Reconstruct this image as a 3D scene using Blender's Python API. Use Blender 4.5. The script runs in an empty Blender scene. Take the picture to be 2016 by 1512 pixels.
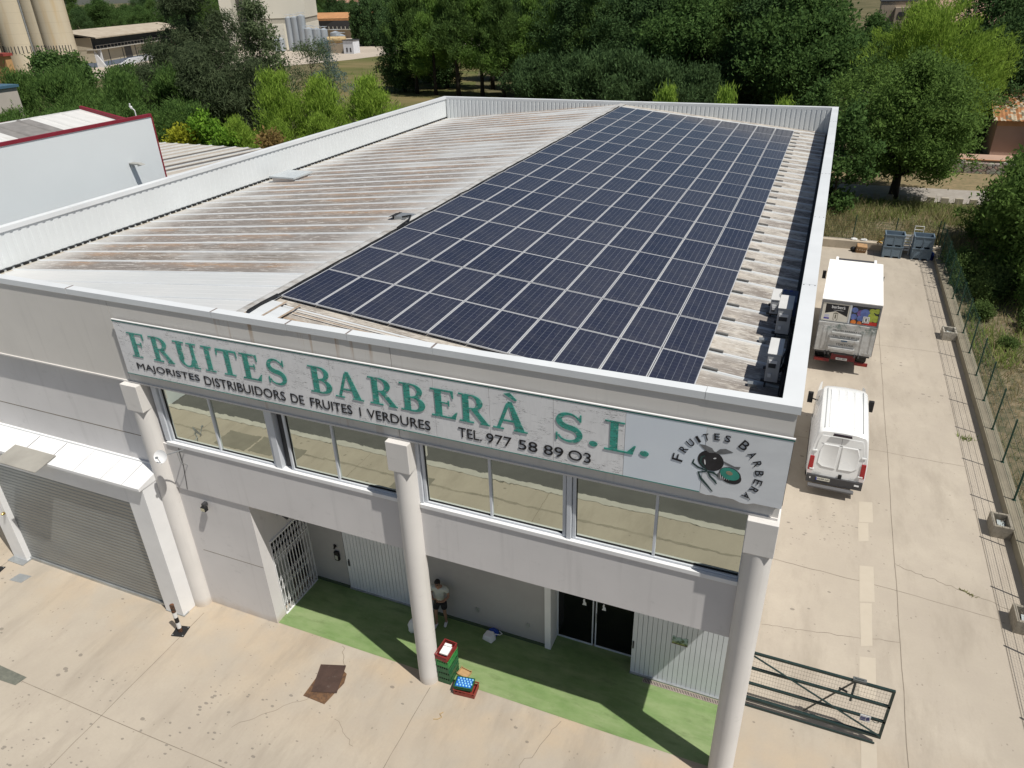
import bpy, bmesh, math, random
import numpy as np
from mathutils import Vector, Matrix
PI = math.pi; R = math.radians
scene = bpy.context.scene
# ---------------------------------------------------------------- camera
cam = bpy.data.cameras.new('camera'); cam_o = bpy.data.objects.new('camera', cam)
scene.collection.objects.link(cam_o); scene.camera = cam_o
cam.sensor_width = 36.0; cam.lens = 1436.53 / 2016 * 36.0
cam.clip_start = 0.1; cam.clip_end = 6000
cam_o.location = (-0.3282, -11.8127, 16.8836); cam_o.rotation_euler = (1.072142, 0.025984, 0.389193)
# ---------------------------------------------------------------- light
SUN = Vector((0.525, -0.19, 1.0)).normalized()
w = bpy.data.worlds.new('World'); scene.world = w; w.use_nodes = True
nt = w.node_tree; bg = nt.nodes['Background']
sky = nt.nodes.new('ShaderNodeTexSky'); sky.sky_type = 'NISHITA'; sky.sun_disc = False
sky.sun_elevation = math.asin(SUN.z); sky.sun_rotation = math.atan2(SUN.x, SUN.y)
sky.air_density = 1.0; sky.dust_density = 1.2; sky.ozone_density = 1.0
nt.links.new(sky.outputs[0], bg.inputs[0]); bg.inputs[1].default_value = 0.05
sun = bpy.data.lights.new('sun', 'SUN'); sun.energy = 4.5; sun.angle = R(0.53); sun.color = (1.0, 0.955, 0.88)
sun_o = bpy.data.objects.new('sun', sun); scene.collection.objects.link(sun_o)
sun_o.rotation_euler = (-SUN).to_track_quat('-Z', 'Y').to_euler(); sun_o.location = (60, -20, 80)
vs = scene.view_settings; vs.view_transform = 'Standard'; vs.look = 'None'; vs.exposure = 0.1; vs.gamma = 1.0
scene.cycles.max_bounces = 6; scene.cycles.transparent_max_bounces = 12
# ---------------------------------------------------------------- helpers
COL = scene.collection
def tag(o, label=None, cat=None, group=None, kind=None):
    if label: o['label'] = label
    if cat: o['category'] = cat
    if group: o['group'] = group
    if kind: o['kind'] = kind
    return o
def empty(name, loc=(0, 0, 0), label=None, cat=None, group=None, rz=0.0):
    o = bpy.data.objects.new(name, None); COL.objects.link(o)
    o.location = loc; o.rotation_euler = (0, 0, rz); o.empty_display_size = 0.2
    return tag(o, label, cat, group)
def world_loc(o):
    v = Vector((0, 0, 0))
    if o.parent is None: return Vector(o.location)
    return v
def copy_tree(o, parent=None):
    c = o.copy(); COL.objects.link(c)
    if parent is not None: c.parent = parent
    for ch in list(o.children): copy_tree(ch, c)
    return c
class MB:
    """collects faces; build() links them as one mesh object"""
    def __init__(s): s.v = []; s.f = []; s.m = []
    def add(s, vs, fs, m=0):
        b = len(s.v); s.v += [tuple(p) for p in vs]
        for f in fs: s.f.append(tuple(i + b for i in f)); s.m.append(m)
        return s
    def box(s, x0, y0, z0, x1, y1, z1, m=0):
        if x0 > x1: x0, x1 = x1, x0
        if y0 > y1: y0, y1 = y1, y0
        if z0 > z1: z0, z1 = z1, z0
        return s.add([(x0,y0,z0),(x1,y0,z0),(x1,y1,z0),(x0,y1,z0),(x0,y0,z1),(x1,y0,z1),(x1,y1,z1),(x0,y1,z1)],
            [(3,2,1,0),(4,5,6,7),(0,1,5,4),(1,2,6,5),(2,3,7,6),(3,0,4,7)], m)
    def poly(s, pts, m=0): return s.add(pts, [tuple(range(len(pts)))], m)
    def slab(s, pts, z0, z1, m=0):
        """vertical prism over a counter-clockwise outline"""
        n = len(pts); vs = [(p[0], p[1], z0) for p in pts] + [(p[0], p[1], z1) for p in pts]
        return s.add(vs, [tuple(range(n))[::-1], tuple(range(n, 2*n))] + [(i, (i+1) % n, n+(i+1) % n, n+i) for i in range(n)], m)
    def ext(s, pts, d, m=0):
        """any planar outline pushed along the vector d"""
        n = len(pts); d = Vector(d); vs = [tuple(p) for p in pts] + [tuple(Vector(p) + d) for p in pts]
        return s.add(vs, [tuple(range(n))[::-1], tuple(range(n, 2*n))] + [(i, (i+1) % n, n+(i+1) % n, n+i) for i in range(n)], m)
    def tube(s, pts, rad, n=8, m=0, cap=True):
        pts = [Vector(p) for p in pts]
        if not isinstance(rad, (list, tuple)): rad = [rad] * len(pts)
        vs = []; prev = None
        for i, p in enumerate(pts):
            d = (pts[min(i+1, len(pts)-1)] - pts[max(i-1, 0)]).normalized()
            if prev is None:
                a = d.cross(Vector((0, 0, 1)) if abs(d.z) < .9 else Vector((1, 0, 0))).normalized()
            else: a = (prev - d * prev.dot(d)).normalized()
            prev = a; b = d.cross(a)
            for k in range(n):
                t = 2*PI*k/n; vs.append(tuple(p + (a*math.cos(t) + b*math.sin(t)) * rad[i]))
        fs = []
        for i in range(len(pts)-1):
            for k in range(n):
                fs.append((i*n+k, i*n+(k+1) % n, (i+1)*n+(k+1) % n, (i+1)*n+k))
        if cap: fs += [tuple(range(n))[::-1], tuple(range((len(pts)-1)*n, len(pts)*n))]
        return s.add(vs, fs, m)
    def bar(s, p, q, wd, th=None, m=0):
        """square bar from p to q"""
        p = Vector(p); q = Vector(q); d = (q-p).normalized(); th = th or wd
        a = d.cross(Vector((0, 0, 1)) if abs(d.z) < .95 else Vector((0, 1, 0))).normalized(); b = d.cross(a)
        vs = [tuple(e + a*i*wd/2 + b*j*th/2) for e in (p, q) for i, j in ((-1,-1),(1,-1),(1,1),(-1,1))]
        return s.add(vs, [(3,2,1,0),(4,5,6,7),(0,1,5,4),(1,2,6,5),(2,3,7,6),(3,0,4,7)], m)
    def ball(s, c, r, n=10, k=6, sq=(1, 1, 1), m=0):
        vs = []; fs = []
        for i in range(k+1):
            ph = PI*i/k
            for j in range(n):
                t = 2*PI*j/n; vs.append((c[0]+r*sq[0]*math.sin(ph)*math.cos(t), c[1]+r*sq[1]*math.sin(ph)*math.sin(t), c[2]+r*sq[2]*math.cos(ph)))
        for i in range(k):
            for j in range(n): fs.append((i*n+j, (i+1)*n+j, (i+1)*n+(j+1) % n, i*n+(j+1) % n))
        return s.add(vs, fs, m)
    def build(s, name, mats, parent=None, local=False, smooth=False, bevel=0, loc=None):
        me = bpy.data.meshes.new(name); me.from_pydata(s.v, [], s.f)
        if not isinstance(mats, (list, tuple)): mats = [mats]
        for m in mats: me.materials.append(m)
        if len(mats) > 1: me.polygons.foreach_set('material_index', s.m)
        if smooth is True: me.polygons.foreach_set('use_smooth', [True]*len(s.f))
        me.update()
        if smooth == 'auto':
            me.polygons.foreach_set('use_smooth', [True]*len(s.f)); me.set_sharp_from_angle(angle=R(38))
        o = bpy.data.objects.new(name, me); COL.objects.link(o)
        if loc is not None: o.location = loc
        if parent is not None:
            o.parent = parent
            if not local:
                o.matrix_parent_inverse = Matrix.Translation(-world_loc(parent))
        if bevel:
            b = o.modifiers.new('bevel', 'BEVEL'); b.width = bevel; b.segments = 2; b.limit_method = 'ANGLE'; b.angle_limit = R(50); b.harden_normals = False
        return o
# ---------------------------------------------------------------- materials
class NT:
    def __init__(s, name):
        s.mat = bpy.data.materials.new(name); s.mat.use_nodes = True; s.t = s.mat.node_tree
        s.b = s.t.nodes['Principled BSDF']; s.out = s.t.nodes['Material Output']
    def n(s, typ, **kw):
        o = s.t.nodes.new('ShaderNode' + typ)
        for k, v in kw.items():
            if k.startswith('i_'):
                key = k[2:]; key = int(key) if key.isdigit() else key.replace('_', ' ')
                s.put(o.inputs[key], v)
            else: setattr(o, k, v)
        return o
    def put(s, inp, v):
        if hasattr(v, 'is_output') or isinstance(v, bpy.types.NodeSocket): s.t.links.new(v, inp)
        elif isinstance(v, (tuple, list)) and len(v) == 3 and inp.type == 'RGBA': inp.default_value = (*v, 1)
        else: inp.default_value = v
    def co(s, kind='Object'): return s.n('TexCoord').outputs[kind]
    def scaled(s, sc, rot=(0, 0, 0), loc=(0, 0, 0), kind='Object'):
        m = s.n('Mapping'); s.put(m.inputs[0], s.co(kind)); m.inputs['Scale'].default_value = sc if isinstance(sc, (tuple, list)) else (sc,)*3
        m.inputs['Rotation'].default_value = rot; m.inputs['Location'].default_value = loc; return m.outputs[0]
    def noise(s, sc, detail=4, rough=.55, kind='Object', rot=(0, 0, 0), loc=(0, 0, 0), dist=0):
        return s.n('TexNoise', i_Vector=s.scaled(sc, rot, loc, kind), i_Scale=1.0, i_Detail=detail, i_Roughness=rough, i_Distortion=dist).outputs[0]
    def vor(s, sc, feature='F1', kind='Object', rnd=1.0):
        o = s.n('TexVoronoi', i_Vector=s.scaled(sc, kind=kind), i_Scale=1.0, feature=feature); o.inputs['Randomness'].default_value = rnd; return o.outputs['Distance']
    def rng(s, v, a, b, c=0.0, d=1.0):
        return s.n('MapRange', i_0=v, i_1=a, i_2=b, i_3=c, i_4=d, clamp=True).outputs[0]
    def math(s, op, a, b=0.0, c=0.0):
        o = s.n('Math', operation=op); s.put(o.inputs[0], a); s.put(o.inputs[1], b); s.put(o.inputs[2], c); return o.outputs[0]
    def mix(s, f, a, b, bl='MIX'):
        o = s.n('Mix', data_type='RGBA', blend_type=bl); s.put(o.inputs['Factor'], f); s.put(o.inputs[6], a); s.put(o.inputs[7], b); return o.outputs[2]
    def xyz(s, kind='Object'):
        o = s.n('SeparateXYZ'); s.put(o.inputs[0], s.co(kind)); return o.outputs
    def bump(s, h, st=.3, d=.02):
        o = s.n('Bump', i_Strength=st, i_Distance=d, i_Height=h); s.put(s.b.inputs['Normal'], o.outputs[0])
    def fin(s, col=None, rough=None, metal=None, spec=None):
        if col is not None: s.put(s.b.inputs['Base Color'], col)
        if rough is not None: s.put(s.b.inputs['Roughness'], rough)
        if metal is not None: s.put(s.b.inputs['Metallic'], metal)
        if spec is not None: s.put(s.b.inputs['Specular IOR Level'], spec)
        return s.mat
def sh(c, k): return tuple(min(1, x*k) for x in c)
def pm(name, col, rough=.6, var=.1, sc=1.5, metal=0.0, bump=0.0, bsc=30, col2=None, thr=(.35, .7), spec=.4, detail=5):
    """painted or plain surface: soft colour variation, optional second colour in patches, optional fine bump"""
    s = NT(name); f = s.noise(sc, detail)
    c = s.mix(s.rng(f, .3, .7), sh(col, 1-var), sh(col, 1+var))
    if col2: c = s.mix(s.rng(s.noise(sc if isinstance(sc, tuple) else sc*2.3, 6, .65, loc=(7, 3, 1)), *thr), c, col2)
    if bump: s.bump(s.noise(bsc, 3), bump, .01)
    r = s.rng(s.noise(sc, 3, loc=(3, 9, 2)), .3, .7, max(0, rough-.08), min(1, rough+.08))
    return s.fin(c, r, metal, spec)
# ---------------------------------------------------------------- shared materials
def concrete_yard():
    s = NT('yard_concrete'); x, y, z = s.xyz()
    big = s.noise(.22, 6, .6); mid = s.noise((1.1, .8, 1), 6, .62, loc=(4, 2, 0)); fine = s.noise(14, 4, .7)
    c = s.mix(s.rng(big, .32, .68), (.365, .322, .265), (.45, .40, .33))
    c = s.mix(s.rng(mid, .42, .62, 0, .6), c, (.375, .33, .275))
    warm = s.math('MULTIPLY', s.rng(y, -3.5, .2, 0, .5), s.rng(y, .3, 3, 1, 0))
    c = s.mix(s.math('MULTIPLY', warm, s.rng(s.noise(.6, 5, loc=(1, 8, 0)), .4, .62)), c, (.50, .375, .24))
    # grime smears along the wheel tracks
    sm = s.rng(s.noise((.9, .25, 1), 7, .68, rot=(0, 0, .5), loc=(11, 5, 0)), .50, .68, 0, .5)
    c = s.mix(sm, c, (.27, .235, .19))
    # drips: irregular dark spots in loose groups
    d = s.vor((2.1, 3.1, 1)); rad = s.rng(s.noise(.42, 3, loc=(9, 1, 0)), .47, .66, 0, .20)
    sp = s.math('LESS_THAN', s.math('ADD', d, s.math('MULTIPLY', s.noise(9, 3), .14)), s.math('ADD', rad, .035))
    c = s.mix(s.math('MULTIPLY', sp, .55), c, (.10, .09, .08))
    def near(cx, cy, r):
        q = s.math('ADD', s.math('POWER', s.math('SUBTRACT', x, cx), 2), s.math('POWER', s.math('SUBTRACT', y, cy), 2)); return s.rng(q, r*r, r*r*.2)
    zone = s.math('MAXIMUM', near(1.9, 10.9, 2.2), s.math('MAXIMUM', near(-12.2, -3.0, 3.2), near(-16.5, -4.8, 2.6)))
    d3 = s.n('TexVoronoi', i_Vector=s.scaled((4.2, 7.5, 1), (0, 0, .4)), i_Scale=1.0).outputs['Distance']
    sp3 = s.math('LESS_THAN', s.math('ADD', d3, s.math('MULTIPLY', s.noise(11, 3), .25)), s.math('MULTIPLY', zone, s.rng(s.noise(1.6, 2, loc=(4, 4, 0)), .4, .65, .12, .40)))
    c = s.mix(s.math('MULTIPLY', sp3, .6), c, (.12, .11, .10))
    d2 = s.vor((6.3, 5.1, 1)); sp2 = s.math('LESS_THAN', d2, s.rng(s.noise(1.2, 3, loc=(2, 1, 0)), .46, .66, .01, .16))
    c = s.mix(s.math('MULTIPLY', sp2, .45), c, (.14, .12, .10))
    c = s.mix(s.rng(fine, .3, .7, 0, .18), c, (.30, .26, .21))
    s.bump(fine, .12, .01)
    return s.fin(c, .8, 0, .25)
def roof_metal():
    s = NT('roof_weathered'); x, y, z = s.xyz()
    v = s.math('DIVIDE', s.math('SUBTRACT', y, .28), .98); f = s.math('FRACT', v); bay = s.math('FLOOR', v)   # 0..1 between two ribs, and which sheet
    br = s.n('TexWhiteNoise', noise_dimensions='1D', i_W=bay).outputs[0]
    st = s.noise((.32, 9, 1), 8, .72); st2 = s.noise((1.3, 20, 1), 7, .72, loc=(3, 1, 0)); big = s.noise((.12, .25, 1), 4, .6, loc=(2, 6, 0)); blot = s.noise((1.3, 2.2, 1), 5, .62, loc=(6, 2, 0)); fine = s.noise((7, 16, 1), 5, .7, loc=(2, 7, 0))
    left = s.math('LESS_THAN', x, -12.4); right = s.math('SUBTRACT', 1, left)
    mid = s.math('MULTIPLY', s.rng(f, .045, .065), s.rng(f, .965, .94))
    k = s.math('ADD', s.math('ADD', s.math('MULTIPLY', st, .95), s.math('MULTIPLY', br, .34)), s.math('ADD', s.math('MULTIPLY', s.math('SUBTRACT', big, .5), 1.5), s.rng(y, 6, 30, .46, .32)))
    covl = s.rng(k, .66, .98); covr = s.math('MULTIPLY', s.rng(s.math('ADD', s.math('ADD', s.math('MULTIPLY', blot, .8), s.math('MULTIPLY', fine, .35)), s.math('MULTIPLY', br, .16)), .56, .72), s.rng(x, -2.1, -1.2, .7, 1))
    cov = s.math('MULTIPLY', s.math('ADD', s.math('MULTIPLY', covl, left), s.math('MULTIPLY', covr, right)), mid)
    old = s.math('MAXIMUM', s.rng(y, 3.18, 3.24), right)       # the three front sheets on the left slope are newer
    edge = s.math('MAXIMUM', s.math('MULTIPLY', s.rng(x, -24.4, -22.6, .25, 1), s.rng(s.math('ADD', x, s.math('MULTIPLY', st2, 1.6)), -11.9, -13.4, .15, 1)), right)
    cov = s.math('MULTIPLY', s.math('MULTIPLY', cov, old), edge)
    base = s.mix(s.rng(big, .35, .65), (.53, .55, .555), (.60, .605, .60))
    base = s.mix(s.math('MULTIPLY', old, s.math('MULTIPLY', s.rng(st, .3, .62, .10, .62), left)), base, (.40, .38, .355))
    base = s.mix(right, base, s.mix(s.rng(fine, .35, .65), (.53, .50, .45), (.42, .38, .325)))
    dirt = s.mix(s.rng(st2, .36, .62), (.27, .235, .205), (.11, .094, .08)); dirt = s.mix(s.rng(br, .2, .9, 0, .5), dirt, (.22, .20, .19))
    c = s.mix(s.math('MULTIPLY', cov, .96), base, dirt)
    rz_ = s.math('MULTIPLY', s.rng(s.noise((.22, .35, 1), 3, loc=(8, 8, 1)), .42, .58), left)
    rust = s.math('MULTIPLY', s.math('MULTIPLY', s.rng(st2, .46, .56), s.rng(f, .35, .7)), s.math('MULTIPLY', cov, rz_))
    rib_shade_dirt = s.math('MULTIPLY', s.math('MULTIPLY', s.rng(f, .115, .085), s.rng(f, .04, .055)), s.math('MULTIPLY', right, s.rng(st2, .3, .55, .35, .95)))  # brown line beside each right-hand rib: painted rib shadow with gathered dirt
    c = s.mix(rib_shade_dirt, c, (.15, .11, .08)); c = s.mix(s.math('MULTIPLY', s.math('MULTIPLY', s.rng(f, .72, .95), right), .35), c, (.62, .62, .60))
    c = s.mix(s.math('MULTIPLY', rust, .85), c, (.43, .265, .15))
    fl = s.math('MULTIPLY', s.rng(s.noise((1.9, 17, 1), 7, .8, loc=(1, 4, 2)), .545, .60), s.math('MULTIPLY', old, mid))
    c = s.mix(s.math('MULTIPLY', fl, .8), c, (.62, .60, .565))
    return s.fin(c, s.rng(cov, 0, 1, .42, .8), 0, .4)
def sign_cracked():
    s = NT('sign_vinyl_cracked')
    a = s.noise((3.0, 1, 34), 3, .6); b = s.noise((1.2, 1, 1.2), 3)
    lin = s.math('LESS_THAN', s.math('ABSOLUTE', s.math('SUBTRACT', a, .5)), .012)
    gate = s.rng(s.noise((2.2, 1, 5), 3, .6, loc=(5, 0, 3)), .5, .56)
    c = s.mix(s.rng(b, .3, .7), (.72, .72, .725), (.80, .80, .805))
    c = s.mix(s.rng(s.noise((14, 1, 3), 4), .45, .75, 0, .35), c, (.60, .60, .61))
    c = s.mix(s.math('MULTIPLY', s.math('MULTIPLY', lin, gate), .8), c, (.10, .10, .10))
    return s.fin(c, .6, 0, .3)
def letter_teal():
    s = NT('letter_teal_cracked')
    a = s.noise((3.2, 1, 15), 4, .65, loc=(1, 0, 0)); lin = s.math('LESS_THAN', s.math('ABSOLUTE', s.math('SUBTRACT', a, .5)), .016)
    fl = s.rng(s.noise((8, 1, 13), 4, .6, loc=(4, 0, 4)), .60, .64)
    c = s.mix(s.rng(s.noise(3, 3), .3, .7), (.030, .285, .225), (.055, .36, .29))
    c = s.mix(s.math('MULTIPLY', lin, .8), c, (.03, .05, .045)); c = s.mix(s.math('MULTIPLY', fl, .6), c, (.40, .50, .47))
    return s.fin(c, .45, 0, .5)
def cell_glass():
    s = NT('solar_cells')            # object coordinates run 0..0.99 by 0..2.0 over one panel
    x, y, z = s.xyz()
    def grid(v, n, off, wd):
        t = s.math('FRACT', s.math('MULTIPLY', s.math('SUBTRACT', v, off), n))
        return s.math('MAXIMUM', s.math('LESS_THAN', t, wd), s.math('GREATER_THAN', t, 1-wd))
    gx = grid(x, 1/.1575, .0225, .020); gy = grid(y, 1/.1633, .0200, .016)
    bus = grid(x, 1/.0315, .0225, .03)
    o = s.n('ObjectInfo').outputs['Random']
    c = s.mix(o, (.018, .022, .040), (.024, .028, .048)); c = s.mix(s.rng(s.noise(2.4, 3), .3, .7, 0, .6), c, (.021, .024, .05))
    c = s.mix(s.math('MULTIPLY', bus, .05), c, (.25, .27, .32)); c = s.mix(s.math('MULTIPLY', gy, .22), c, (.30, .32, .36)); c = s.mix(s.math('MULTIPLY', gx, .42), c, (.42, .45, .50))
    c = s.mix(s.rng(s.noise((1.3, .8, 1), 5, .65, loc=(2, 2, 0)), .42, .75, 0, .12), c, (.26, .245, .21)); c = s.mix(s.math('MULTIPLY', o, .035), c, (.26, .25, .23))
    dr = s.rng(s.noise((26, 26, 1), 2, .5, loc=(5, 1, 0)), .74, .76); c = s.mix(s.math('MULTIPLY', dr, .6), c, (.55, .54, .50))
    return s.fin(c, s.rng(o, 0, 1, .14, .20), 0, .34)
def foliage(name, c1, c2, sc=.9, tr=.38):
    s = NT(name); s.t.nodes.remove(s.b); c1 = tuple(a*b for a, b in zip(sh(c1, FB), (.96, 1, 1.18))); c2 = tuple(a*b for a, b in zip(sh(c2, FB), (.96, 1, 1.18)))
    rnd = s.n('ObjectInfo').outputs['Random']
    c = s.mix(s.rng(s.noise(sc, 3), .32, .68), c1, c2); c = s.mix(s.rng(rnd, 0, 1, 0, .35), c, sh(c1, .75))
    c = s.mix(s.rng(s.noise(sc*6, 2, loc=(3, 3, 3)), .4, .7, 0, .5), c, sh(c2, 1.25))
    a = s.n('BsdfDiffuse'); b = s.n('BsdfTranslucent'); m = s.n('MixShader', i_0=tr)
    s.put(a.inputs[0], c); s.put(b.inputs[0], s.mix(.5, c, sh(c2, 1.5)))
    s.t.links.new(a.outputs[0], m.inputs[1]); s.t.links.new(b.outputs[0], m.inputs[2]); s.t.links.new(m.outputs[0], s.out.inputs[0])
    return s.mat
FB = 1.9
def wallmat(name, col, rough=.8, var=.05, sc=.5, bump=0, bsc=60, spec=.25):
    s = NT(name); x, y, z = s.xyz(); f = s.noise(sc, 4)
    c = s.mix(s.rng(f, .3, .7), sh(col, 1-var), sh(col, 1+var))
    run = s.math('MULTIPLY', s.rng(s.noise((5, 5, .25), 5, .6, loc=(1, 2, 3)), .56, .74), .30); c = s.mix(run, c, sh(col, .72))
    c = s.mix(s.math('MULTIPLY', s.rng(s.noise((2.2, 2.2, 3.2), 6, .7, loc=(4, 1, 2)), .60, .70), .22), c, sh(col, .6))
    dust = s.math('MULTIPLY', s.rng(s.math('ADD', z, s.math('MULTIPLY', s.noise(2.2, 4), .5)), .55, .18), .55); c = s.mix(dust, c, (.46, .36, .245))
    if bump: s.bump(s.noise(bsc, 3), bump, .01)
    return s.fin(c, rough, 0, spec)
def fasciamat(name, col, rough=.8, var=.05, sc=.5, spec=.25):
    s = NT(name); x, y, z = s.xyz(); c = s.mix(s.rng(s.noise(sc, 4), .3, .7), sh(col, 1-var), sh(col, 1+var))
    zone = s.math('MULTIPLY', s.rng(x, -13.2, -12.4), s.rng(x, -7.2, -8.4)); a = s.noise((3.4, 1, .12), 5, .6, loc=(2, 0, 5))
    drip = s.math('MULTIPLY', s.math('MULTIPLY', s.rng(a, .545, .60), zone), s.rng(z, 9.75, 10.25, .25, .8)); c = s.mix(drip, c, (.40, .27, .16))
    c = s.mix(s.math('MULTIPLY', s.rng(s.noise((6, 1, .3), 5, .6, loc=(8, 0, 1)), .56, .7), .25), c, sh(col, .7)); return s.fin(c, rough, 0, spec)
M = {}
M['yard'] = concrete_yard(); M['roof'] = roof_metal(); M['sign_old'] = sign_cracked(); M['teal'] = letter_teal(); M['cells'] = cell_glass()
M['wall'] = wallmat('render_pale_grey', (.63, .615, .61), .85, .05, .5, bump=.05, bsc=60, spec=.2)
M['fascia'] = fasciamat('fascia_warm_grey', (.65, .625, .585), .8, .05, .5, spec=.25)
M['coping'] = pm('coping_white_sheet', (.66, .685, .70), .38, .05, .7, spec=.5)
M['parapet'] = pm('parapet_white_sheet', (.66, .69, .70), .45, .04, .4, spec=.5)
M['column'] = wallmat('column_paint', (.66, .64, .615), .7, .05, .8, spec=.3)
M['ribcap'] = pm('rib_cap_white', (.58, .605, .62), .45, .08, (.6, 3, 1), col2=(.40, .38, .34), thr=(.62, .8))
M['alu'] = pm('window_frame_alu', (.58, .61, .65), .4, .05, 2, spec=.5)
M['white'] = pm('white_paint', (.74, .745, .75), .5, .05, 1.2, spec=.4)
M['whitedirty'] = pm('white_paint_marked', (.66, .665, .66), .6, .08, 1.5, col2=(.42, .38, .33), thr=(.6, .85))
M['shutterwhite'] = pm('shutter_white', (.62, .65, .68), .5, .05, 1.5)
M['panelframe'] = pm('panel_frame_alu', (.52, .53, .545), .4, .05, 3)
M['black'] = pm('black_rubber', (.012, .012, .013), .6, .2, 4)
M['darkgrey'] = pm('dark_grey_plastic', (.05, .05, .053), .55, .15, 4)
M['joint'] = pm('joint_line', (.20, .17, .135), .9, .3, 2)
M['galv'] = pm('galvanised_steel', (.42, .44, .45), .45, .15, 3, metal=.7)
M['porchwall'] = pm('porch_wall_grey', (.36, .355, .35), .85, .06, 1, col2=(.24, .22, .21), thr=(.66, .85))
def mirror_glass():
    s = NT('solar_control_glass'); s.bump(s.noise(1.1, 3), .03, .05)
    return s.fin((.55, .58, .505), .014, 1.0)
M['glass'] = mirror_glass()
M['darkglass'] = pm('door_dark_glass', (.004, .004, .005), .08, .1, 2, spec=.35)
def green_floor():
    s = NT('porch_green_paint'); f = s.noise(1.3, 6, .6); x, y, z = s.xyz()
    c = s.mix(s.rng(f, .3, .7), (.125, .205, .07), (.19, .28, .11))
    c = s.mix(s.rng(s.noise((.5, 1.6, 1), 6, .65, loc=(2, 2, 0)), .42, .64, 0, .8), c, (.25, .315, .155)); c = s.mix(s.rng(s.noise((1.2, 4, 1), 6, .7, rot=(0, 0, .4), loc=(6, 2, 0)), .54, .68, 0, .45), c, (.09, .13, .05)); c = s.mix(s.rng(s.noise(9, 4, .7), .62, .72, 0, .4), c, (.33, .34, .22))
    return s.fin(c, .5, 0, .35)
M['greenfloor'] = green_floor()
# ---------------------------------------------------------------- ground
def sheet(name, outline, z, mat, kind='structure'):
    m = MB(); m.poly([(x, y, z) for x, y in outline]); return tag(m.build(name, mat), kind=kind)
def terrain_mat():
    s = NT('terrain_dry_land'); c = s.mix(s.rng(s.noise(.05, 6, .6), .35, .65), (.085, .082, .042), (.165, .140, .080))
    c = s.mix(s.rng(s.noise(.6, 5, .65, loc=(3, 1, 0)), .45, .75, 0, .7), c, (.055, .065, .028)); return s.fin(c, .95, 0, .1)
M['terrain'] = terrain_mat()
sheet('ground', [(-2500, -400), (2500, -400), (2500, 4500), (-2500, 4500)], -.03, M['terrain'])
sheet('concrete_yard', [(-62, -8.75), (7.62, -8.75), (7.62, 43.4), (-24, 43.4), (-62, 43.4)], .0, M['yard'])
sheet('porch_floor', [(-13.45, .21), (-.05, .21), (-.05, 2.78), (-13.45, 2.78)], .006, M['greenfloor'])
sheet('road', [(-300, -60), (300, -60), (300, -9.05), (-300, -9.05)], -.02, pm('road_asphalt', (.105, .103, .098), .9, .12, .8, bump=.2, bsc=50))
m = MB(); m.box(-300, -9.05, -.1, 300, -8.75, .02); tag(m.build('kerb', pm('kerb_stone', (.44, .42, .38), .85, .1, 1.2)), kind='structure')
m = MB(); m.box(-300, -17.5, -.018, 300, -17.2, -.016); tag(m.build('road_line', M['white']), kind='structure')
# saw-cut joints, cracks and the worn strip painted down the side yard
m = MB(); z = .004
def cut(m, pts, wd, z=.004):
    for (x0, y0), (x1, y1) in zip(pts, pts[1:]):
        d = Vector((x1-x0, y1-y0)); n = Vector((-d.y, d.x)).normalized()*wd/2
        m.poly([(x0-n.x, y0-n.y, z), (x0+n.x, y0+n.y, z), (x1+n.x, y1+n.y, z), (x1-n.x, y1-n.y, z)][::-1])
rj = random.Random(5)
def wob(a, b, n, amp):
    out = []
    for i in range(n+1):
        t = i/n; k = amp if 0 < i < n else 0
        out.append((a[0]+(b[0]-a[0])*t + rj.uniform(-k, k), a[1]+(b[1]-a[1])*t + rj.uniform(-k, k)))
    return out
cut(m, wob((3.96, -8.7), (3.97, 43.2), 60, .014), .020)
cut(m, [(6.72, -8.7), (6.74, 43.2)], .018)
cut(m, wob((.1, 8.4), (3.96, 8.25), 14, .02), .02); cut(m, wob((3.97, 8.25), (6.7, 8.0), 10, .02), .014)
cut(m, wob((.2, 5.35), (1.6, 5.6), 9, .03), .012); cut(m, wob((1.6, 5.6), (3.95, 6.05), 14, .04), .014)
cut(m, wob((.2, 16.5), (6.7, 16.4), 14, .02), .018); cut(m, wob((.2, 27), (6.7, 27.1), 14, .02), .018)
cut(m, wob((-15.9, -.3), (-15.77, -8.7), 16, .012), .016); cut(m, wob((-8.0, -.2), (-7.9, -8.7), 16, .012), .016)
cut(m, wob((-62, -4.2), (-8, -4.18), 60, .012), .016); cut(m, wob((-24, -.2), (-23.9, -8.7), 12, .012), .02)
cut(m, wob((-8, -4.18), (3.9, -4.2), 18, .012), .016)
cut(m, wob((-.28, -.2), (-.1, -8.7), 18, .012), .016)
tag(m.build('yard_joints', M['joint']), kind='structure')
m = MB()
cut(m, wob((3.98, 9.5), (5.9, 8.95), 16, .045), .018, .0045); cut(m, wob((5.9, 8.95), (7.3, 8.5), 9, .04), .015, .0045)
cut(m, wob((-10.6, -.45), (-11.1, .15), 7, .05), .012); cut(m, wob((-4.9, -1.7), (-4.3, .1), 12, .07), .014); cut(m, wob((-12.3, -3.2), (-10.9, -1.6), 12, .07), .012)
cut(m, wob((-9.9, -2.0), (-9.0, -2.5), 8, .05), .01); cut(m, wob((-6.5, -3), (-4.9, -1.7), 12, .07), .01)
tag(m.build('yard_cracks', M['joint']), kind='structure')
m = MB()
for dx in (.10, .27, .42, .55, .66, .75): cut(m, [(6.78+dx, -8.7), (6.80+dx, 43.2)], .012, .0042)
m = MB()
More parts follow.
